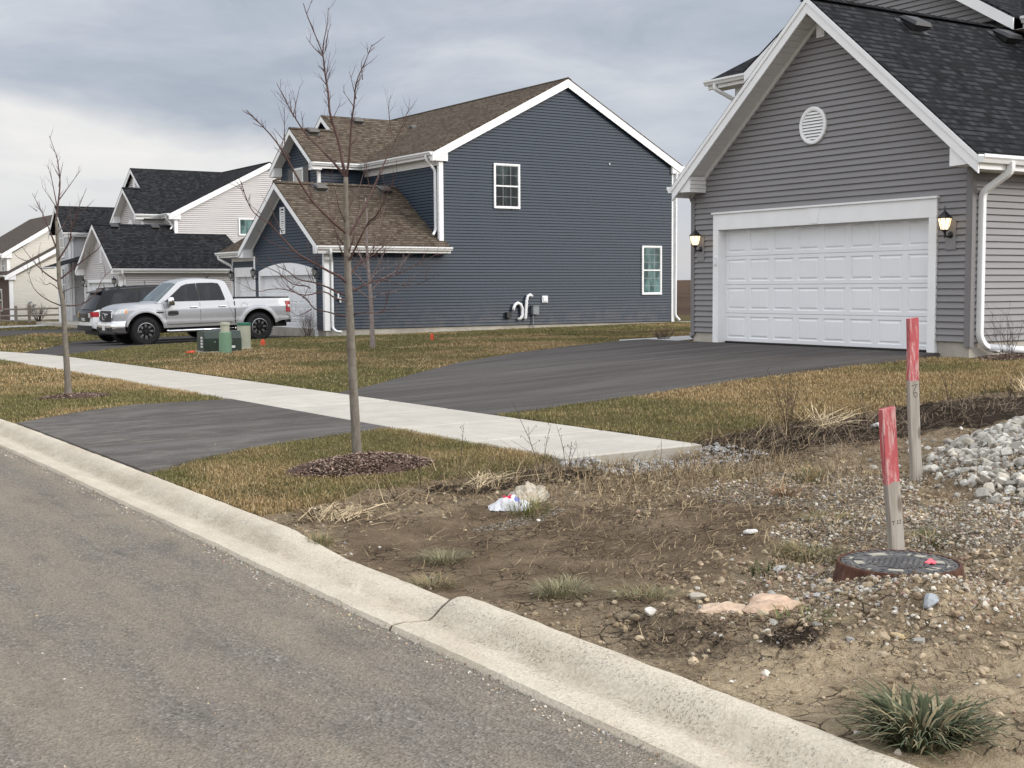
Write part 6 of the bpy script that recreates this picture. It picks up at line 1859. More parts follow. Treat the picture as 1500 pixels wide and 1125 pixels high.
grass('grass', [(7.72, 17, 16.3, 25, 1300, .042, .0065), (7.72, 18, 25, 38.4, 620, .045, .010), (17, 33, 19, 30, 420, .042, .011), (18, 33, 30, 38.1, 360, .042, .013), (7.72, 18, 38.4, 62, 110, .065, .024), (7.72, 18, 62, 90, 40, .07, .04)], 4, .13)

def tuft(name, label, x, y, n, h, w, spread, cols, seed, flat=.4, cat='grass tuft', group=None):
    r = np.random.default_rng(seed); z = zg(x, y)
    a = r.random(n)*2*np.pi; rr = np.sqrt(r.random(n))*spread*.62
    bxs, bys = x+np.cos(a)*rr, y+np.sin(a)*rr
    th = a+1.9*(r.random(n)-.5)
    H = h*(.55+.6*r.random(n)); out = spread*(.35+.9*r.random(n))*(flat*.8+.35*rr/(spread*.62+1e-9))
    W = w*(.7+.6*r.random(n))
    K = 6; vs = []; 
    d = np.stack([np.cos(th), np.sin(th), np.zeros(n)], -1); s = np.stack([-np.sin(th), np.cos(th), np.zeros(n)], -1)
    p0 = np.stack([bxs, bys, z_ground(bxs, bys)-.01], -1)
    for k in range(K):
        t = k/(K-1)
        zz = H*(1.0*np.sin(np.minimum(1, t*1.0)*np.pi*.62)) if flat > .3 else H*t
        p = p0+d*(out*t**1.4)[:, None]; p[:, 2] += zz
        ww = W*(1-t**1.6)*.5+.0002
        vs.append(p-s*ww[:, None]); vs.append(p+s*ww[:, None])
    v = np.stack(vs, 1).reshape(-1, 3)-np.array([x, y, z])
    b = np.arange(n)[:, None]*(2*K); f = np.concatenate([b+[2*k, 2*k+1, 2*k+3, 2*k+2] for k in range(K-1)], 1).reshape(-1)
    ci = r.integers(0, len(cols), n); c = np.array(cols)[ci]*(.7+.6*r.random((n, 1)))
    o = np_mesh(name, v, f, 4, M['blade'], col=np.repeat(c, 2*K, 0)); o.location = (x, y, z)
    return tag(o, label, cat, group)
GR = [(.055, .075, .030), (.08, .095, .042), (.04, .055, .024), (.22, .19, .11)]
PALE = [(.27, .25, .15), (.33, .29, .18), (.20, .19, .11), (.14, .14, .075)]
DRY = [(.34, .25, .13), (.27, .19, .10), (.40, .32, .19), (.20, .14, .075)]
MIXG = [(.16, .16, .07), (.10, .11, .045), (.30, .23, .12), (.22, .17, .09)]
tuft('grass_tuft', 'large dark green grass tuft beside the kerb at lower right', 3.48, 2.845, 420, .098, .0150, .225, [(.07, .085, .045), (.10, .11, .06), (.055, .065, .036), (.24, .21, .13)]+[(.09, .10, .05), (.26, .21, .12)], 1, .75)
tuft('grass_tuft', 'pale bleached tuft standing alone in the mud', 3.68, 6.45, 380, .060, .0026, .17, PALE, 2, .6)
tuft('grass_tuft', 'grey-green double tuft in the mud near the kerb', 3.66, 5.22, 420, .075, .003, .19, PALE, 3, .6)
tuft('grass_tuft', 'ragged dry tuft just right of the grey-green one', 3.88, 4.86, 260, .055, .0028, .19, MIXG+PALE, 4, .6)
tuft('grass_tuft', 'greenish tuft left of the manhole on gravel', 5.2, 5.05, 380, .060, .0032, .24, MIXG, 5, .6)
tuft('grass_tuft', 'straw-coloured tuft on the clay next to the lowered kerb', 3.36, 6.0, 260, .050, .003, .17, DRY+PALE, 6, .6)
tuft('grass_tuft', 'small green tuft where the kerb starts to drop', 3.25, 7.18, 90, .07, .004, .12, MIXG, 7)
tuft('grass_tuft', 'fresh green grass growing in front of the torn bag', 4.72, 7.10, 170, .11, .0045, .20, [(.10, .13, .035), (.16, .17, .06), (.30, .24, .12)], 8, .25)
tuft('grass_tuft', 'thin green blades lying on the clay below the manhole', 4.05, 3.98, 60, .06, .006, .24, [(.09, .11, .04), (.15, .16, .07), (.3, .24, .13)], 9)
tuft('grass_tuft', 'green sprig left of the manhole ring among stones', 4.72, 4.86, 60, .07, .005, .20, GR, 10)
tuft('grass_tuft', 'brownish tuft at the foot of the dark soil behind the shorter stake', 6.95, 6.75, 150, .10, .0045, .18, DRY+MIXG, 11)
tuft('grass_tuft', 'dry orange tuft at the broken corner of the pavement', 7.35, 8.55, 150, .12, .0045, .22, DRY, 12, .25)
tuft('grass_tuft', 'dry tuft below the pavement edge', 6.55, 8.52, 120, .10, .0045, .2, DRY, 13, .25)
tuft('grass_tuft', 'low green weed mat in the gravel, centre of the lot', 6.6, 7.25, 130, .05, .006, .26, MIXG, 14)
tuft('grass_tuft', 'green sprigs on the gravel to the left of the shorter stake', 5.9, 5.55, 100, .05, .006, .24, MIXG, 15)
tuft('grass_tuft', 'green sprigs right of the shorter stake', 5.95, 4.85, 90, .05, .006, .22, MIXG, 16)
tuft('grass_tuft', 'rust-brown weed tuft in the gravel between mud and stone heap', 6.35, 6.35, 90, .06, .005, .2, [(.24, .13, .06), (.18, .10, .05)], 17)

# dead matter: stems and straw lying about
def litter(name, spots, seed, cols, kind='stuff'):
    r = np.random.default_rng(seed); VV = []; CC = []; FF = []; base = 0
    for (x, y, rx, ry, n, L, W, lift) in spots:
        a = r.normal(size=n); b = r.normal(size=n)
        px, py = x+a*rx*.5, y+b*ry*.5
        ok = (px > 3.25) & ~((px > 6.15) & (px < 7.75) & (py > 8.75))
        px, py = px[ok], py[ok]; m = len(px)
        if m == 0: continue
        th = r.random(m)*2*np.pi; l = L*(.3+1.0*r.random(m)); w = W*(.6+.8*r.random(m))
        up = lift*(r.random(m)**2)
        n1 = 4; segs = []
        bend = (r.random(m)-.5)*1.2
        for k in range(n1):
            t = k/(n1-1)
            an = th+bend*t
            qx = px+np.cos(an)*l*(t-.3); qy = py+np.sin(an)*l*(t-.3)
            qz = z_ground(qx, qy)+.004+up*t*l*2.2+w*.5
            sx, sy = -np.sin(an)*w*.5*(1-.7*t), np.cos(an)*w*.5*(1-.7*t)
            segs.append(np.stack([qx-sx, qy-sy, qz], -1)); segs.append(np.stack([qx+sx, qy+sy, qz+w*.3], -1))
        v = np.stack(segs, 1).reshape(-1, 3)
        bb = base+np.arange(m)[:, None]*(2*n1)
        f = np.concatenate([bb+[2*k, 2*k+1, 2*k+3, 2*k+2] for k in range(n1-1)], 1).reshape(-1)
        c = np.array(cols)[r.integers(0, len(cols), m)]*(.65+.6*r.random((m, 1)))
        VV.append(v); FF.append(f); CC.append(np.repeat(c, 2*n1, 0)); base += m*2*n1
    o = np_mesh(name, np.concatenate(VV), np.concatenate(FF), 4, M['blade'], col=np.concatenate(CC))
    return tag(o, kind=kind)
STRAW = [(.42, .33, .20), (.32, .24, .14), (.22, .16, .095), (.15, .105, .065)]
DARKST = [(.09, .065, .047), (.16, .118, .082), (.23, .175, .12), (.055, .042, .032)]
litter('straw', [(5.5, 6.4, 3.2, 3.0, 4200, .06, .0036, .5), (4.9, 4.2, 1.4, 1.2, 2200, .045, .0034, .4), (6.6, 7.7, 1.8, 1.1, 4600, .085, .0045, .8), (7.0, 6.4, 1.6, 1.2, 2200, .07, .004, .5), (5.6, 7.0, 1.6, 1.0, 2200, .07, .004, .5), (5.5, 5.4, 1.4, .7, 1500, .06, .004, .5), (5.3, 8.2, 1.2, .5, 420, .16, .004, .5), (6.0, 5.2, 1.6, 1.0, 600, .06, .003, .4), (8.6, 8.7, 1.8, .5, 260, .22, .006, .8), (3.6, 7.75, .25, .34, 120, .22, .006, .5), (4.3, 8.05, .7, .22, 160, .2, .005, .4)], 21, STRAW)
litter('twig_debris', [(10.0, 8.7, 3.5, .7, 2600, .15, .006, .5), (8.6, 8.3, 1.4, .8, 1300, .13, .006, .5), (4.6, 6.4, 1.6, 1.6, 900, .05, .003, .3), (4.5, 3.6, .9, .8, 1300, .022, .005, .15), (5.5, 8.25, 1.0, .45, 600, .10, .005, .5), (3.62, 4.2, .45, .5, 1500, .022, .0055, .12), (3.85, 3.85, .5, .35, 900, .022, .0055, .12), (5.2, 7.6, 1.2, .5, 300, .12, .004, .4), (12.5, 8.9, 2, .8, 500, .2, .007, .5)], 22, DARKST)

def weed(label, x, y, h, seed, n=3, mat='twig_brown', spread=.25):
    rnd = random.Random(seed); z = zg(x, y)
    root = empty('dry_weed', (x, y, z), label, 'weed', 'dry weed stalks at the edge of the lot'); root['_org'] = [x, y, z]
    mb = MB()
    for i in range(n):
        a = rnd.random()*6.28; d = V((math.cos(a)*spread, math.sin(a)*spread, 1)).normalized(); q = [V((x, y, z-.02))]; l = h*(.6+.45*rnd.random()) if i else h
        for k in range(6):
            d = (d+V((rnd.gauss(0, .07), rnd.gauss(0, .07), .02))).normalized(); q.append(q[-1]+d*l/6)
        mb.tube(q, [.0042, .0038, .0032, .0028, .0022, .0018, .0012], n=4, cap=False)
        for k in range(int(5*h/.5)):
            t = .35+.65*rnd.random(); f_ = t*6; j = min(5, int(f_)); p = q[j].lerp(q[j+1], f_-j)
            e = V((rnd.gauss(0, 1), rnd.gauss(0, 1), 1.0)).normalized(); m = h*.16*(1.2-t)*(.6+rnd.random())
            mb.tube([p, p+e*m*.5, p+e*m+V((0, 0, m*.2))], [.0018, .0014, .001], n=3, cap=False)
            c = p+e*m; mb.tube([c, c+V((0, 0, .012))], [.004, .002], n=4)
    mb.build('stalks', M[mat], root)
WEEDS = [('thin tall weed stalk rising past the pavement right of the tall tree', 5.62, 8.30, .62, 2), ('short branching weed stalk above the torn bag', 5.95, 8.40, .40, 3), ('lone thin stalk at the grass edge below the mulch ring', 4.62, 8.42, .42, 1), ('slender stalk right of the mulch ring', 5.02, 8.55, .46, 1),
         ('dark many-stemmed weed right of the pavement end', 9.05, 9.10, .62, 7), ('bushy dark weed above the straw bundle', 9.35, 9.35, .50, 5), ('single black stem behind the shorter stake', 10.9, 9.2, .50, 3), ('dark forked weed between the two stakes', 10.4, 9.3, .36, 3), ('short dark weed beside the taller stake', 11.7, 9.3, .42, 3), ('dry weed on the lawn edge at the far right', 12.9, 9.4, .40, 4)]
for i, (lb, x, y, h, n) in enumerate(WEEDS): weed(lb, x, y, h, 40+i, n)

# bundles of dead reed stems
def straw_bundle(label, x, y, n, L, W, seed, ang, fan, lift):
    r = random.Random(seed); z = zg(x, y); mb = MB()
    for i in range(n):
        a = ang+r.gauss(0, fan); l = L*(.5+.7*r.random()); p = V((x+r.gauss(0, .06), y+r.gauss(0, .06), z+.01)); d = V((math.cos(a), math.sin(a), lift*r.random())).normalized()
        q = [p-d*l*.25, p+d*l*.2+V((0, 0, .02)), p+d*l*.5+V((r.gauss(0, .02), r.gauss(0, .02), .015)), p+d*l*.8-V((0, 0, .03*r.random()))]
        for v in q: v.z = max(v.z, zg(v.x, v.y)+.004)
        sd = V((-d.y, d.x, .3)).normalized()*W*(.5+r.random())
        mb.poly([q[0]-sd, q[0]+sd, q[1]+sd, q[1]-sd]); mb.poly([q[1]-sd, q[1]+sd, q[2]+sd*.8, q[2]-sd*.8]); mb.poly([q[2]-sd*.8, q[2]+sd*.8, q[3]])
    o = mb.build('dead_reeds', M['straw'], org=(x, y, z)); o.location = (x, y, z)
    return tag(o, label, 'dead reeds')
M['straw'] = simple('straw', (.44, .35, .22), .8, .2, var=.35, sc=5)
straw_bundle('sheaf of pale dead reeds at the lawn edge, right of the pavement end', 9.15, 8.75, 85, .62, .005, 1, .9, 1.0, .5)
straw_bundle('brown dead reeds lying by the kerb where it drops', 3.62, 7.78, 60, .40, .0035, 2, .9, .7, .25)
straw_bundle('scattered pale reeds at the upper right behind the stone heap', 13.0, 9.2, 55, .85, .006, 3, .8, .8, .5)
straw_bundle('dead reeds lying in the dark soil below the mulch ring', 5.0, 8.15, 30, .55, .0035, 4, .6, .5, .2)

# ---- stones
def ico():
    t = (1+5**.5)/2
    v = np.array([(-1, t, 0), (1, t, 0), (-1, -t, 0), (1, -t, 0), (0, -1, t), (0, 1, t), (0, -1, -t), (0, 1, -t), (t, 0, -1), (t, 0, 1), (-t, 0, -1), (-t, 0, 1)], float); v /= np.linalg.norm(v[0])
    f = [(0, 11, 5), (0, 5, 1), (0, 1, 7), (0, 7, 10), (0, 10, 11), (1, 5, 9), (5, 11, 4), (11, 10, 2), (10, 7, 6), (7, 1, 8), (3, 9, 4), (3, 4, 2), (3, 2, 6), (3, 6, 8), (3, 8, 9), (4, 9, 5), (2, 4, 11), (6, 2, 10), (8, 6, 7), (9, 8, 1)]
    return v, f
def ico2():
    v, f = ico(); v = [tuple(p) for p in v]; cache = {}; nf = []
    def mid(a, b):
        k = (min(a, b), max(a, b))
        if k not in cache:
            p = np.array(v[a])+np.array(v[b]); p /= np.linalg.norm(p); v.append(tuple(p)); cache[k] = len(v)-1
        return cache[k]
    for a, b, c in f:
        x, y, z = mid(a, b), mid(b, c), mid(c, a); nf += [(a, x, z), (b, y, x), (c, z, y), (x, y, z)]
    return np.array(v), np.array(nf)
ICV, ICF = ico2(); ICV1, ICF1 = ico(); ICF1 = np.array(ICF1)
def cut_rock(r, hi=True):
    """angular crushed stone: sphere cut by random planes"""
    v = (ICV if hi else ICV1).copy()
    for _ in range(13 if hi else 6):
        n = r.normal(size=3); n /= np.linalg.norm(n); d = .40+.34*r.random()
        o = v@n; m = o > d; v[m] -= np.outer(o[m]-d, n)
    v *= (.85+.6*r.random(3)); return v
def stones(name, P, S, cols, seed, hi=True, label=None, kind='stuff', variants=24, sink=.25, flat=.85):
    r = np.random.default_rng(seed); base = [cut_rock(r, hi) for _ in range(variants)]; F = ICF if hi else ICF1
    nv = len(base[0])
    lib = []
    for b_ in base:
        for _ in range(8):
            q, _r = np.linalg.qr(r.normal(size=(3, 3))); v = b_@q.T; v[:, 2] *= flat; lib.append(v)
    lib = np.array(lib); S = np.asarray(S); P = np.asarray(P)
    VV = lib[r.integers(0, len(lib), len(P))]*S[:, None, None]+P[:, None, :]
    VV[:, :, 2] += (S*(.5-sink))[:, None]
    CC = np.array(cols)[r.integers(0, len(cols), len(P))]*(.75+.45*r.random((len(P), 1))); CC = np.repeat(CC[:, None, :], nv, 1)
    f = (np.arange(len(P))[:, None, None]*nv+F[None]).reshape(-1)
    o = np_mesh(name, VV.reshape(-1, 3), f, 3, M['rock'], col=CC.reshape(-1, 3))
    return tag(o, label, None, None, kind)
r_ = np.random.default_rng(77)
# white heap at the right
n = 15000
x = PILE[0]+(r_.random(n)*2-1)*3.9; y = PILE[1]+(r_.random(n)*2-1)*3.0
h = pile_h(x, y); k = (h > .022*r_.random(n)) & (h > .004) & (r_.random(n) < .40+.6*sstep(0, .10, h)) & (fbm(x*1.6, y*1.6, 3, 15) < .665)
x, y = x[k], y[k]
WHITE = [(.52, .495, .44), (.45, .425, .375), (.58, .555, .495), (.38, .36, .315), (.49, .45, .375), (.32, .30, .265)]
stones('stone_heap', np.stack([x, y, z_ground(x, y)], -1), (.021+.034*r_.random(len(x))**1.5), WHITE, 5, True, 'heap of white crushed stone')
# apron of stones round the toe
n = 110; a = r_.random(n)*2*np.pi; x = PILE[0]+np.cos(a)*3.2*(1.0+.13*r_.random(n)); y = PILE[1]+np.sin(a)*2.35*(1.0+.2*r_.random(n)); k = (x > 4.2)
stones('loose_stones', np.stack([x[k], y[k], z_ground(x[k], y[k])], -1), .012+.028*r_.random(k.sum()), WHITE, 6)
# gravel over the lot
n = 120000; x = 3.26+5.95*r_.random(n); y = 2.0+7.0*r_.random(n)
_, mu, gr_, dk_ = zones(x, y)
gi = sstep(1.05, .42, np.sqrt((x-MH[0]+.2)**2+(y-MH[1]+.15)**2))
pr = .02+.80*gr_+.75*gi; pr *= (1-.93*mu)*(1-.6*dk_)*(.3+1.2*fbm(x*2.5, y*2.5, 3, 19))*(lawn_mask(x, y) < -.3)
k = (r_.random(n) < pr) & ((x-MH[0])**2+(y-MH[1])**2 > .36**2); x, y = x[k], y[k]
PEB = [(.48, .43, .35), (.38, .32, .24), (.58, .55, .48), (.30, .235, .165), (.43, .41, .39), (.46, .36, .235), (.33, .22, .165), (.56, .51, .42)]
stones('gravel', np.stack([x, y, z_ground(x, y)], -1), .0035+.010*r_.random(len(x))**2.4, PEB, 8, False, sink=.1)
n = 650; x = 3.27+4.35*r_.random(n); y = 2.3+4.4*r_.random(n)
_, mu, gr_, dk_ = zones(x, y); gi = sstep(1.1, .42, np.sqrt((x-MH[0]+.2)**2+(y-MH[1]+.15)**2))
k = (r_.random(n) < (.08+.45*gr_+.75*gi)*(1-.9*mu)) & ((x-MH[0])**2+(y-MH[1])**2 > .38**2); x, y = x[k], y[k]
stones('loose_stones', np.stack([x, y, z_ground(x, y)], -1), .011+.020*r_.random(len(x))**2, PEB+WHITE, 9, True)
# clods of dry earth
n = 10000; x = 3.26+4.6*r_.random(n); y = 2.0+6.2*r_.random(n); _, mu, gr_, dk_ = zones(x, y)
k = (r_.random(n) < .42*(1-mu)*(.2+1.4*fbm(x*2, y*2, 3, 23))) & ((x-MH[0])**2+(y-MH[1])**2 > .38**2) & (lawn_mask(x, y) < -.3); x, y = x[k], y[k]
stones('clods', np.stack([x, y, z_ground(x, y)], -1), .004+.020*r_.random(len(x))**3.4, [(.24, .185, .12), (.34, .27, .18), (.17, .125, .08), (.42, .34, .235)], 10, False, sink=.2)
n = 2200; a = r_.random(n)*2*np.pi; q = .30+.95*r_.random(n)**.8; x = MH[0]-.12+np.cos(a)*q; y = MH[1]-.15+np.sin(a)*q
k = ((x-MH[0])**2+(y-MH[1])**2 > .40**2) & (x > 3.3) & (r_.random(n) < .25+1.1*fbm(x*3, y*3, 3, 29)); x, y = x[k], y[k]
stones('clods', np.stack([x, y, z_ground(x, y)], -1), .004+.021*r_.random(len(x))**4.0, [(.27, .20, .135), (.36, .28, .19), (.20, .15, .10), (.42, .335, .23)], 14, False, sink=.22)
# crushed stone spilled under the broken pavement end
n = 1500; x = 6.15+1.75*r_.random(n); y = 8.80-.65*r_.random(n)**1.6
stones('gravel', np.stack([x, y, z_ground(x, y)], -1), .007+.017*r_.random(n)**1.5, [(.40, .40, .39), (.48, .47, .45), (.32, .31, .30)], 12, False)

def ico3():
    v, f = ICV, ICF; v = [tuple(p) for p in v]; cache = {}; nf = []
    def mid(a, b):
        k = (min(a, b), max(a, b))
        if k not in cache:
            p = np.array(v[a])+np.array(v[b]); p /= np.linalg.norm(p); v.append(tuple(p)); cache[k] = len(v)-1
        return cache[k]
    for a, b, c in f:
        x, y, z = mid(a, b), mid(b, c), mid(c, a); nf += [(a, x, z), (b, y, x), (c, z, y), (x, y, z)]
    return np.array(v), np.array(nf)
ICV3, ICF3 = ico3()
def lump(label, x, y, s, col, seed, sc):
    r = np.random.default_rng(seed); v = ICV3.copy(); z = zg(x, y)
    d = 1+.55*(fbm(v[:, 0]*2.2+seed*5, v[:, 1]*2.2+v[:, 2]*1.7, 4, seed, .7)-.5)*2
    v = v*d[:, None]*s*np.array(sc)
    c = np.array([col])*(.62+.8*fbm(v[:, 0]*60, v[:, 1]*60, 3, seed)[:, None])
    o = np_mesh('clay_lump', v, ICF3.reshape(-1), 3, M['rock'], col=c); o.location = (x, y, z)
    return tag(o, label, 'clay lump')
def rock(label, x, y, s, col, seed, sc=(1, 1, .6), mat=None):
    r = np.random.default_rng(seed); v = cut_rock(r)*s*np.array(sc); z = zg(x, y)
    v[:, 2] += s*sc[2]*.35
    o = np_mesh('rock', v, ICF.reshape(-1), 3, M['rock'], col=np.tile(np.array([col]), (len(v), 1))); o.location = (x, y, z)
    bv = o.modifiers.new('edge', 'BEVEL'); bv.width = s*.05; bv.segments = 1; bv.limit_method = 'ANGLE'
    return tag(o, label, 'rock')
rock('single white stone lying on the gravel in the middle of the lot', 5.25, 5.58, .055, (.60, .59, .57), 1, (1, .7, .5))
rock('blue-grey stone in the clay in front of the manhole ring', 4.52, 3.66, .052, (.32, .34, .36), 2, (1, .8, .8))
rock('tan stone below the blue-grey one', 4.26, 3.62, .035, (.46, .36, .21), 3)
rock('pale stone on the clods near the kerb, left of the dark wood chips', 3.66, 4.52, .036, (.60, .57, .52), 4, (1, .8, .7))
rock('flat pale stone left of the manhole in the dry soil', 4.15, 4.78, .06, (.42, .38, .31), 5, (1.1, .7, .45))
rock('grey stone left of the manhole on the gravel edge', 4.86, 4.92, .042, (.47, .46, .44), 6, (1, .8, .7))
lump('lump of reddish clay beside the pale stones', 4.25, 4.35, .13, (.50, .36, .26), 7, (1.2, .9, .42))
lump('smaller lump of reddish clay left of the big one', 4.02, 4.45, .10, (.50, .38, .28), 8, (1.3, .8, .36))
rock('pale flat boulder next to the low brown shrub by the grey garage', 18.6, 20.75, .55, (.42, .42, .41), 9, (.9, 1.1, .34))
# grit gathered along the gutter edge
n = 5200; y = 1.4+13*r_.random(n)**1.3; x = 2.80-.16*r_.random(n)**2.2+.03*r_.random(n)
stones('grit', np.stack([x, y, np.zeros(n)-.012], -1), .0015+.0055*r_.random(n)**2.5, PEB, 31, False, sink=.1)
n = 3000; y = 1.4+13*r_.random(n)**1.3; x = 3.225+.035*r_.normal(size=n)
stones('grit', np.stack([x, y, np.zeros(n)+.003+np.maximum(0, x-3.235)*.7], -1), .001+.0035*r_.random(n)**2.5, [(.30, .24, .16), (.22, .17, .11), (.38, .31, .22)], 32, False, sink=.2)
n = 2600; y = 1.0+12*r_.random(n)**1.2; x = -4.5+7.2*r_.random(n)
stones('grit', np.stack([x, y, .04*(1-((x+1.6)/4.0)**2)-.012], -1), .0015+.005*r_.random(n)**3, PEB, 33, False, sink=.1)
rock('white stone in the dark soil behind the two stakes', 9.6, 8.45, .05, (.62, .61, .60), 10)
# ------------------------------------------------------------------ manhole
def iron():
    n = NT('cast_iron', .75, .35); p = n.obj()
    a = n.noise(p, 22, 4); c = n.ramp(a, [(.3, (.060, .060, .062)), (.7, (.125, .122, .12))])
    c = n.mix(n.gray(n.noise(p, 7, 4, .7), [(.5, 0.0), (.72, .6)]), c, (.26, .235, .19)); n.set('Base Color', c); n.bump(a, .3, .004); return n.mat
def rust():
    n = NT('rusty_iron', .9, .2); p = n.obj()
    a = n.noise(n.scale(p, (1, 1, .4)), 16, 5, .7); c = n.ramp(a, [(.3, (.050, .026, .019)), (.55, (.095, .046, .031)), (.8, (.155, .085, .058))])
    c = n.mix(n.gray(n.noise(p, 5, 4), [(.55, 0.0), (.75, .5)]), c, (.05, .035, .03)); n.set('Base Color', c); n.bump(a, .4, .004); return n.mat
M['iron'] = iron(); M['rust'] = rust()
M['dust'] = simple('caked_dust', (.36, .335, .275), .95, .1, var=.15, sc=20, bump=.3)
M['pink'] = simple('pink_marking_paint', (.85, .16, .20), .7, .2, var=.15, sc=30)
mx, my = MH; mz = .222
root = empty('manhole', (mx, my, mz), 'round cast iron manhole cover on a raised rusty ring with a pink paint mark', 'manhole'); root['_org'] = [mx, my, mz]
mb = MB()
mb.lathe([(.284, -.004), (.286, .006), (.300, .006), (.303, -.004), (.306, -.03), (.322, -.10), (.335, -.16), (.36, -.20)], c=(mx, my, mz), n=64)
mb.build('ring', M['rust'], root, smooth=False)
mb = MB()
mb.lathe([(.282, -.02), (.281, .001), (.276, .003), (.226, .003), (.224, -.004), (.222, -.004), (.220, .003), (.17, .003)], c=(mx, my, mz), n=64)
mb.lathe([(.17, .003), (.165, -.003), (.001, -.003)], c=(mx, my, mz), n=64)
def arcblock(mb, r0, r1, a0, a1, h0, h1, n=4):
    for i in range(n):
        b0, b1 = a0+(a1-a0)*i/n, a0+(a1-a0)*(i+1)/n
        q = [(mx+r*math.cos(a), my+r*math.sin(a)) for r, a in ((r0, b0), (r1, b0), (r1, b1), (r0, b1))]
        mb.prism([(x, y, mz+h0) for x, y in q], (0, 0, h1-h0))
for i in range(36):
    a = 2*math.pi*i/36
    arcblock(mb, .244+.006*(i % 2), .272-.004*(i % 3), a, a+.085, .003, .0085, 1)
# chequer bars in the middle
ca, sa = math.cos(.62), math.sin(.62)
for i in range(-4, 5):
    for j in range(-5, 6):
        u, v = i*.036+(j % 2)*.018, j*.027
        if math.hypot(u, v) < .150:
            c = V((mx+u*ca-v*sa, my+u*sa+v*ca, mz-.003)); e1 = V((ca, sa, 0)); e2 = V((-sa, ca, 0))
            mb.hexa(c-e1*.013-e2*.0075, e1*.026, e2*.015, (0, 0, .009))
for k in range(10):
    a = .3+k*2*math.pi/10
    arcblock(mb, .176, .216, a, a+.10, .003, .008, 1)
lid = mb.build('lid', M['iron'], root)
mb = MB()
for a0, a1, r0, r1 in ((.9, 1.55, .175, .222), (2.4, 2.75, .178, .221), (3.6, 3.95, .18, .22), (4.6, 4.95, .178, .22), (5.5, 5.78, .18, .22), (.05, .5, .178, .222), (2.0, 2.2, .23, .262), (3.1, 3.3, .235, .262), (4.1, 4.25, .235, .265), (5.1, 5.3, .232, .262)):
    arcblock(mb, r0, r1, a0, a1, .0031, .0052, 6)
DUSTPART = mb.build("dust", M["dust"], lid); DUSTPART["kind"] = "stuff"
mb = MB(); q = []
for i in range(18):
    a = 2*math.pi*i/18; r = 1+.3*math.sin(3*a+1)+.15*math.sin(7*a)
    q.append((mx+.125+(.050*math.cos(a)*ca-.022*math.sin(a)*sa)*r, my-.09+(.050*math.cos(a)*sa+.022*math.sin(a)*ca)*r, mz+.0095))
mb.prism(q, (0, 0, -.007)); mb.build('paint_mark', M['pink'], lid)

# ------------------------------------------------------------------ survey stakes
def stake_mat(name, frac, red=(.38, .085, .092)):
    n = NT(name, .8, .2); p = n.obj()
    g = n.noise(n.scale(p, (26, 26, 1.6)), 1.0, 5, .65)
    wood = n.ramp(g, [(.25, (.185, .160, .130)), (.55, (.330, .300, .260)), (.8, (.46, .425, .37))])
    knot = n.voro(n.scale(p, (9, 9, 3.2)), 1.0); wood = n.mix(n.gray(knot, [(.10, .8), (.2, 0.0)]), wood, (.13, .10, .075))
    z = n.add('ShaderNodeSeparateXYZ', {'Vector': p}).outputs[2]
    zz = n.math('ADD', z, n.math('MULTIPLY', n.math('SUBTRACT', n.noise(n.scale(p, (20, 20, 3)), 1.0, 3), .5), .05))
    m = n.math('GREATER_THAN', zz, frac)
    wear = n.gray(n.noise(n.scale(p, (40, 40, 7)), 1.0, 5, .7), [(.50, 0.0), (.64, .75)])
    rc = n.ramp(n.noise(p, 9, 4), [(.3, tuple(x*.82 for x in red)), (.7, tuple(min(1, x*1.15) for x in red))])
    rc = n.mix(wear, rc, (.55, .40, .37))
    n.set('Base Color', n.mix(m, wood, rc)); n.bump(g, .35, .003); return n.mat
M['ink'] = simple('ink_writing', (.05, .045, .04), .8, .1)
def stake(label, x, y, h, lean_r, lean_f, rz, frac, seed, w=.089, d=.038):
    z = zg(x, y); root = empty('stake', (x, y, z), label, 'survey stake', 'red-topped survey stakes')
    root.rotation_euler = (lean_f, lean_r, rz)
    bm = bmesh.new(); rnd = random.Random(seed); n = 12
    rings = []
    for i in range(n+1):
        t = i/n; zz = -.15+(h+.15)*t
        ox = .006*math.sin(zz*5+seed); k = 1+.02*math.sin(zz*9+seed)
        cz = .004
        c = [(-w/2*k, -d/2+cz), (-w/2*k+cz, -d/2), (w/2*k-cz, -d/2), (w/2*k, -d/2+cz), (w/2*k, d/2-cz), (w/2*k-cz, d/2), (-w/2*k+cz, d/2), (-w/2*k, d/2-cz)]
        rings.append([bm.verts.new((a+ox+rnd.gauss(0, .0008), b, zz+(.006*a/w if i == n else 0))) for a, b in c])
    for a, b in zip(rings[:-1], rings[1:]):
        for k in range(8): bm.faces.new((a[k], a[(k+1) % 8], b[(k+1) % 8], b[k]))
    bm.faces.new(rings[-1]); bm.faces.new(rings[0][::-1])
    me = bpy.data.meshes.new('timber'); bm.to_mesh(me); bm.free(); me.materials.append(stake_mat('painted_timber', frac))
    o = bpy.data.objects.new('timber', me); COL.objects.link(o); o.parent = root
    return root, o
yaw = math.atan2(RIGHT.y, RIGHT.x)
s1, t1 = stake('shorter leaning stake with red top, right behind the manhole', 5.53, 4.72, .875, -.105, .02, yaw+.42, .465, 1)
s2, t2 = stake('taller upright stake with red top, standing at the foot of the white stone heap', 7.72, 6.42, 1.20, -.052, .0, yaw+.38, .74, 2)
def ink(parent, strokes, zc, w=.0022):
    m = MB()
    for st in strokes: m.tube([(x, -.0192, zc+z) for x, z in st], w, n=4)
    return m.build('ink_mark', M['ink'], parent)
ink(t2, [[(.012, .055), (-.004, .035), (-.014, .010), (-.012, -.018), (.002, -.030), (.016, -.020), (.016, -.002), (.002, .008), (-.010, .0)], [(-.032, .055), (-.02, .06), (.022, .064)]], .645)
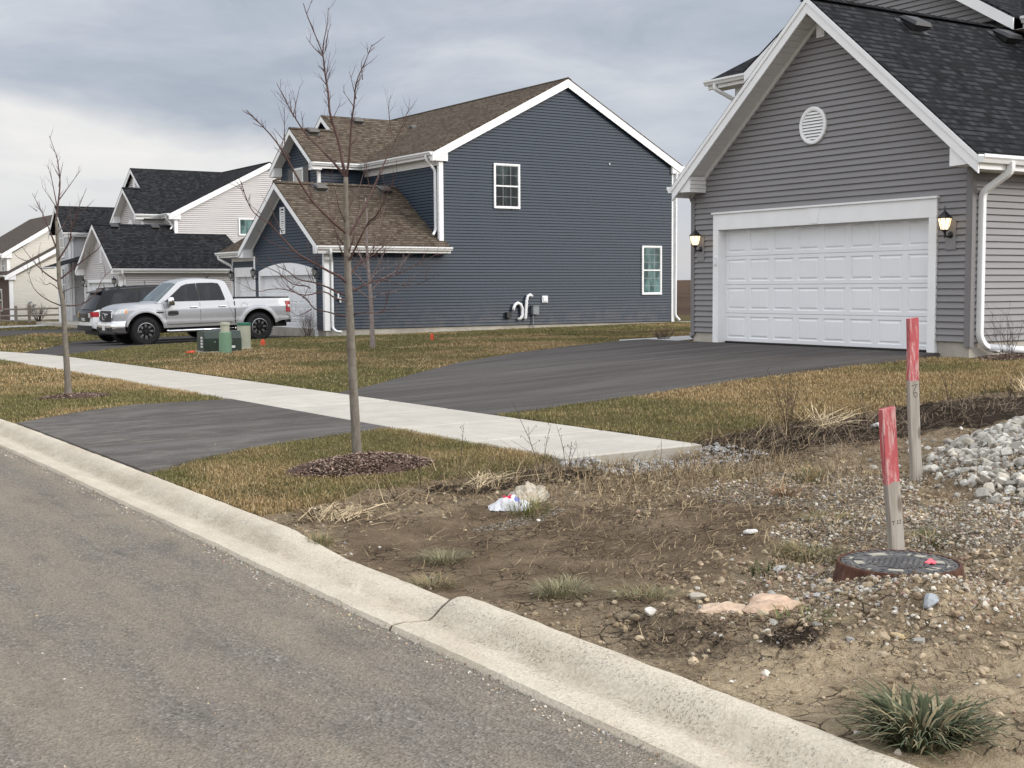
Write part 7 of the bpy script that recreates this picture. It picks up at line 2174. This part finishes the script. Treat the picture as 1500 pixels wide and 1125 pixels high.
ink(t1, [[(-.028, .008), (-.008, .008)], [(-.018, .008), (-.018, -.012)], [(.004, .006), (.014, .008), (.004, -.010), (.016, -.010)], [(.022, .006), (.032, .008), (.022, -.010), (.034, -.010)]], .25, .0018)

# ------------------------------------------------------------------ utility boxes on the lawn
M['util_green'] = simple('dark_green_enamel', (.022, .036, .026), .45, .4, var=.08, sc=3, grime=.08)
M['ped_green'] = simple('pale_green_plastic', (.155, .260, .165), .5, .35, var=.06, sc=4, grime=.08)
M['ped_tan'] = simple('sun_faded_beige_plastic', (.40, .405, .31), .5, .35, var=.06, sc=4, grime=.1)
M['ped_cap'] = simple('green_plastic_cap', (.020, .125, .075), .45, .4)
M['label_white'] = simple('white_sticker', (.72, .72, .70), .5, .3)
M['orange'] = simple('orange_red_plastic', (.62, .085, .035), .6, .3)
def util_box(x, y):
    z = zg(x, y); root = empty('transformer_box', (x, y, z), 'dark green utility transformer box on the lawn before the pickup', 'utility box', rz=-.10)
    mb = MB(); L, W, H = .44, .36, .50
    pr = [(-W, .0), (-W, .33), (-W+.10, H), (W-.06, H), (W, H-.06), (W, 0)]
    mb.prism([(-L, a, b) for a, b in pr], (2*L, 0, 0))
    mb.build('case', M['util_green'], root)
    mb = MB(); mb.box(-L-.03, L+.03, -W-.03, W+.03, -.10, .025); mb.build('pad', M['foundation'], root)
    mb = MB(); mb.prism([(-L-.012, -W+.02, .02), (-L-.012, -W+.02, .31), (-L-.012, -W+.11, H-.03), (-L-.012, W-.03, H-.03), (-L-.012, W-.03, .02)], (.012, 0, 0)); mb.box(-L+.10, -L+.112, -W-.006, -W, .02, .30); d = mb.build('door', M['util_green'], root)
    mb = MB()
    for k in range(4): mb.box(-L-.016, -L-.011, -.20, -.02, .11+.07*k, .155+.07*k)
    mb.build('sticker', M['label_white'], d)
    mb = MB(); mb.box(.14, .28, -W-.007, -W+.01, .10, .155); mb.build('sticker', M['label_white'], root)
    mb = MB()
    for u, w in ((-.20, .25), (.20, .27)): mb.lathe([(.02, -.010), (.001, -.012)], c=(u, -W, w), n=8, axis='y')
    mb.build('bolt', M['gray_box'], root)
    return root
util_box(10.95, 29.85)
def pedestal(label, x, y, kind):
    z = zg(x, y); root = empty('utility_pedestal', (x, y, z), label, 'utility pedestal')
    mb = MB()
    if kind == 0:
        mb.lathe([(.150, -.08), (.145, .30), (.140, .47), (.128, .485), (.105, .487)], n=20); mb.build('base', M['ped_green'], root, smooth=False)
        mb = MB(); mb.lathe([(.105, .46), (.105, .64), (.118, .645), (.118, .69), (.100, .705), (.001, .71)], n=20); mb.build('dome', M['ped_tan'], root, smooth=False)
    else:
        mb.lathe([(.21, -.06), (.21, .02), (.168, .03), (.164, .60), (.160, .61)], n=22); mb.build('base', M['ped_tan'], root, smooth=False)
        mb = MB(); mb.lathe([(.176, .585), (.176, .635), (.160, .65), (.001, .655)], n=22); mb.build('cap', M['ped_cap'], root, smooth=False)
    return root
pedestal('pale green pedestal with narrower beige dome next to the green box', 10.78, 29.0, 0)
pedestal('beige cylindrical pedestal with a dark green cap', 11.86, 30.6, 1)
def marker(label, x, y, s, flat):
    z = zg(x, y); mb = MB()
    if flat: mb.lathe([(s, 0), (s*.95, .03), (s*.6, .045), (.001, .05)], n=9); mb.box(-s*1.9, -s*.7, -.03, .03, .0, .03)
    else: mb.lathe([(s, -.05), (s, .09), (s*.8, .12), (.001, .125)], n=14); mb.lathe([(s*.55, .125), (s*.5, .15), (.001, .155)], n=10)
    o = mb.build('valve_cover', M['orange']); o.location = (x, y, z+.02); tag(o, label, 'valve cover')
marker('orange-red valve cap in the grass right of the beige pedestal', 13.0, 32.2, .062, False)
marker('flattened orange marker in the grass left of the green box', 10.15, 29.5, .075, True)
marker('tiny orange marker on the lawn before the blue side wall', 16.8, 29.9, .045, False)

# ------------------------------------------------------------------ torn bag
def bag_mat():
    n = NT('crumpled_bag', .5, .3); uv = n.uv()
    s = n.add('ShaderNodeSeparateXYZ', {'Vector': uv}); u, v = s.outputs[0], s.outputs[1]
    base = n.ramp(n.noise(uv, 3.5, 5, .7), [(.35, (.47, .44, .37)), (.55, (.34, .28, .20)), (.75, (.55, .52, .47))])
    end = n.gray(u, [(.24, 1.0), (.27, 0.0)])
    c = n.mix(end, base, (.62, .62, .64))
    def rect(a, b, p, q):
        return n.math('MULTIPLY', n.math('MULTIPLY', n.math('GREATER_THAN', u, a), n.math('LESS_THAN', u, b)), n.math('MULTIPLY', n.math('GREATER_THAN', v, p), n.math('LESS_THAN', v, q)))
    c = n.mix(rect(.08, .19, .40, .66), c, (.55, .035, .075)); c = n.mix(rect(.19, .27, .25, .62), c, (.035, .055, .30)); c = n.mix(rect(.07, .16, .22, .36), c, (.16, .18, .42))
    n.set('Base Color', c); n.bump(n.noise(uv, 16, 4), .4, .01); return n.mat
M['bag'] = bag_mat()
ax_, ay_ = 4.63, 7.26; bx_, by_ = 5.16, 7.66
root = empty('torn_bag', (ax_, ay_, zg(ax_, ay_)), 'torn white and tan bag with red and blue print lying on the dirt', 'bag'); root['_org'] = [ax_, ay_, zg(ax_, ay_)]
mb = MB(); NU, NV_ = 44, 22; P = []
d = V((bx_-ax_, by_-ay_, 0)); L = d.length; d.normalize(); sd = V((-d.y, d.x, 0))
for i in range(NU+1):
    u = i/NU; row = []
    neck = .6+.5*math.sin(u*math.pi*1.7+.9)**2
    hh = .085*math.exp(-((u-.14)/.10)**2)+.055*math.exp(-((u-.72)/.22)**2)+.018
    for j in range(NV_+1):
        v = j/NV_; a = (v-.5)*2
        w = .13*neck
        p = V((ax_, ay_, 0))+d*(u*L)+sd*(a*w)
        f1 = float(fbm(np.array([u*7]), np.array([v*5]), 4, 5)[0])-.5; f2 = float(fbm(np.array([u*16+3]), np.array([v*11]), 3, 6)[0])-.5
        rid = abs(float(fbm(np.array([u*6+9]), np.array([v*7+u*5]), 3, 8)[0])-.5)
        z = hh*max(0, 1-abs(a)**1.6)*(1+.9*f1)+.05*f2*max(0, 1-abs(a))-.05*rid+.014
        p += d*(f1*.08)+sd*(f2*.06)
        p.z = zg(p.x, p.y)+max(.004, z*min(1, u/.06+.1) if abs(a) < .95 else .006)
        row.append(p)
    P.append(row)
for i in range(NU):
    for j in range(NV_):
        u0, u1, v0, v1 = i/NU, (i+1)/NU, j/NV_, (j+1)/NV_
        if (i > NU-5 and (j*7+i*3) % 5 < 2): continue
        mb.poly([P[i][j], P[i+1][j], P[i+1][j+1], P[i][j+1]], 0, [(u0, v0), (u1, v0), (u1, v1), (u0, v1)])
mb.build('sheet', M['bag'], root, weld=True)

# ------------------------------------------------------------------ split-rail fence and small things far left
fx = empty('rail_fence', (18.5, 84.5, zg(18.5, 84.5)), 'low split-rail wooden fence in front of the cream house', 'fence'); fx['_org'] = [18.5, 84.5, zg(18.5, 84.5)]
for i, X in enumerate((16.9, 17.9, 18.7, 20.6)):
    z = zg(X, 84.5); MB().cbox((X, 84.5, z+.5), .16, .16, 1.15).build('post', M['wood_rail'], fx)
for h in (.45, .85):
    mb = MB(); mb.tube([(16.0, 84.5, zg(16, 84.5)+h), (18.7, 84.52, zg(18, 84.5)+h+.02), (22.0, 84.5, zg(21, 84.5)+h)], .06, n=6); mb.build('rail', M['wood_rail'], fx)
M['sign_red'] = simple('red_sign_face', (.42, .03, .03), .5, .35)
X, Y = 15.82, 80.0; z = zg(X, Y)
sg = empty('red_marker_sign', (X, Y, z), 'small red sign on a thin post at the left edge of the street', 'sign'); sg['_org'] = [X, Y, z]
mb = MB(); mb.tube([(X, Y, z-.1), (X, Y, z+1.5)], .035, n=6); mb.build('post', M['gray_box'], sg)
mb = MB(); mb.prism([(X+.28*math.cos(math.pi/8+k*math.pi/4), Y-.05, z+1.05+.28*math.sin(math.pi/8+k*math.pi/4)) for k in range(8)], (0, .02, 0)); mb.build('plate', M['sign_red'], sg)
# ------------------------------------------------------------------ camera
cam = bpy.data.cameras.new('camera'); co = bpy.data.objects.new('camera', cam); COL.objects.link(co)
cam.sensor_width = 36.0; cam.sensor_fit = 'HORIZONTAL'; cam.lens = 36.0*1900/1500
cam.clip_start = .05; cam.clip_end = 5000
RM = Matrix((((0.8398445,-0.0453242,0.5409316),(-0.5427941,-0.0591359,0.8377813),(-0.0059833,-0.9972205,-0.0742667))))
rt = V(RM.col[0]); up = -V(RM.col[1]); bk = -V(RM.col[2])
m3 = Matrix((rt, up, bk)).transposed()
co.matrix_world = Matrix.Translation((0, 0, 1.6)) @ m3.to_4x4()
scene.camera = co

# ------------------------------------------------------------------ sky and light: thick broken cloud, weak low sun through haze
SUN_EL, SUN_AZ = math.radians(22), math.atan2(-.80, .60)     # direction to the sun in plan
w = bpy.data.worlds.new('World'); scene.world = w; w.use_nodes = True
nt = w.node_tree; N = nt.nodes; Lk = nt.links; bg = N['Background']
sky = N.new('ShaderNodeTexSky'); sky.sky_type = 'NISHITA'; sky.sun_disc = False
sky.sun_elevation = SUN_EL; sky.sun_rotation = math.pi/2-SUN_AZ
sky.air_density = 1.0; sky.dust_density = 1.0; sky.ozone_density = 1.0
def nd(t, **k):
    n = N.new(t)
    for a, b in k.items(): setattr(n, a, b)
    return n
def mth(op, a, b=0.0, c=None, clampit=False):
    n = nd('ShaderNodeMath', operation=op); n.use_clamp = clampit
    for i, v in enumerate((a, b, c)):
        if v is None: continue
        if isinstance(v, bpy.types.NodeSocket): Lk.new(v, n.inputs[i])
        else: n.inputs[i].default_value = v
    return n.outputs[0]
def rampw(f, stops):
    r = nd('ShaderNodeValToRGB'); cr = r.color_ramp; Lk.new(f, r.inputs[0])
    while len(cr.elements) < len(stops): cr.elements.new(.5)
    for e, (p, c) in zip(cr.elements, stops): e.position = p; e.color = (*c, 1) if isinstance(c, tuple) else (c, c, c, 1)
    return r.outputs[0]
def mixw(f, a, b):
    m = nd('ShaderNodeMix', data_type='RGBA')
    for k, v in ((0, f), (6, a), (7, b)):
        if isinstance(v, bpy.types.NodeSocket): Lk.new(v, m.inputs[k])
        else: m.inputs[k].default_value = (*v, 1) if isinstance(v, tuple) else v
    return m.outputs[2]
tc = nd('ShaderNodeTexCoord').outputs['Generated']
sp = nd('ShaderNodeSeparateXYZ'); Lk.new(tc, sp.inputs[0]); dx, dy, dz = sp.outputs
el = mth('MULTIPLY', mth('ARCSINE', mth('MINIMUM', mth('MAXIMUM', dz, -1.0), 1.0)), 57.2958)     # degrees
az = mth('MULTIPLY', mth('ARCTAN2', dx, dy), 57.2958)                                             # 0 along the street, + to the lots
cv = nd('ShaderNodeCombineXYZ'); Lk.new(mth('MULTIPLY', az, .045), cv.inputs[0]); Lk.new(mth('MULTIPLY', el, .125), cv.inputs[1])
def wn(sc, det, off, rough=.55, dist=.4):
    mp = nd('ShaderNodeMapping'); mp.inputs['Location'].default_value = off; Lk.new(cv.outputs[0], mp.inputs[0])
    n = nd('ShaderNodeTexNoise'); n.inputs['Scale'].default_value = sc; n.inputs['Detail'].default_value = det; n.inputs['Roughness'].default_value = rough; n.inputs['Distortion'].default_value = dist
    Lk.new(mp.outputs[0], n.inputs['Vector']); return n.outputs[0]
n1 = wn(1.0, 5, (3.1, 1.7, 0)); n2 = wn(2.6, 6, (7.3, 4.1, 0), .6); n3 = wn(.5, 3, (1.2, 8.4, 0))
# pale break low in the cloud deck, wider towards the street end, closing to the right
lo = mth('ADD', 2.0, 0.0)
upedge = mth('ADD', mth('MULTIPLY', az, -.12), mth('ADD', 10.4, mth('MULTIPLY', mth('SUBTRACT', n1, .5), 6.0)))
br = mth('MULTIPLY', mth('DIVIDE', mth('SUBTRACT', upedge, el), 1.3, None, True), mth('ADD', .45, mth('MULTIPLY', .55, mth('DIVIDE', mth('SUBTRACT', 40.0, az), 14.0, None, True))), None, True)
lowdark = mth('DIVIDE', mth('SUBTRACT', mth('ADD', 4.6, mth('MULTIPLY', mth('SUBTRACT', n2, .5), 7.0)), el), 3.2, None, True)
K = 10.0
def s(r, g, b): return (r*K, g*K, b*K)
deck = rampw(mth('ADD', mth('MULTIPLY', n2, .55), mth('MULTIPLY', n1, .45)), [(.35, s(.40, .450, .535)), (.50, s(.515, .56, .64)), (.66, s(.69, .715, .765))])
pale = rampw(n2, [(.28, s(.68, .70, .735)), (.48, s(.84, .835, .835)), (.70, s(.95, .925, .90))])
low = rampw(n1, [(.35, s(.50, .545, .62)), (.65, s(.66, .68, .72))])
c = mixw(br, deck, pale); c = mixw(mth('MULTIPLY', lowdark, .75), c, low)
# thin warm band on the horizon behind the houses
hz = mth('MULTIPLY', mth('SUBTRACT', 1.0, mth('DIVIDE', mth('ABSOLUTE', mth('SUBTRACT', el, 1.2)), 1.8, None, True)), .45, None, True)
c = mixw(hz, c, s(.74, .68, .64))
# overhead and behind the street the deck is thinner and brighter
hi = mth('DIVIDE', mth('SUBTRACT', el, 18.0), 30.0, None, True)
c = mixw(hi, c, s(1.10, 1.13, 1.20))
# hazy glow of the hidden sun behind the cloud, and a lighter western half
dotn = nd('ShaderNodeVectorMath', operation='DOT_PRODUCT'); Lk.new(tc, dotn.inputs[0])
gd = V((.34, -.80, .50)).normalized(); dotn.inputs[1].default_value = gd
lobe = mth('MULTIPLY', mth('POWER', mth('MAXIMUM', dotn.outputs['Value'], 0.0), 2.2), 1.7)
west = mth('MULTIPLY', mth('MAXIMUM', mth('MULTIPLY', dx, -1.0), 0.0), .75)
gain = mth('ADD', 1.0, mth('ADD', lobe, west))
gv = nd('ShaderNodeVectorMath', operation='SCALE'); Lk.new(c, gv.inputs[0]); Lk.new(gain, gv.inputs[3])
sky_mix = mixw(.93, sky.outputs[0], gv.outputs[0])
Lk.new(sky_mix, bg.inputs['Color']); bg.inputs['Strength'].default_value = .10

sun = bpy.data.lights.new('sun', 'SUN'); sun.energy = 2.3; sun.angle = math.radians(18); sun.color = (1.0, .93, .83)
so = bpy.data.objects.new('sun', sun); COL.objects.link(so)
dv = V((math.cos(SUN_AZ)*math.cos(SUN_EL), math.sin(SUN_AZ)*math.cos(SUN_EL), math.sin(SUN_EL)))
so.rotation_euler = dv.to_track_quat('Z', 'Y').to_euler(); so.location = dv*60

scene.view_settings.view_transform = 'Standard'; scene.view_settings.look = 'None'; scene.view_settings.exposure = 0; scene.view_settings.gamma = 1
scene.render.engine = 'CYCLES'
scene.cycles.max_bounces = 6; scene.cycles.diffuse_bounces = 3; scene.cycles.glossy_bounces = 3
scene.cycles.use_denoising = True
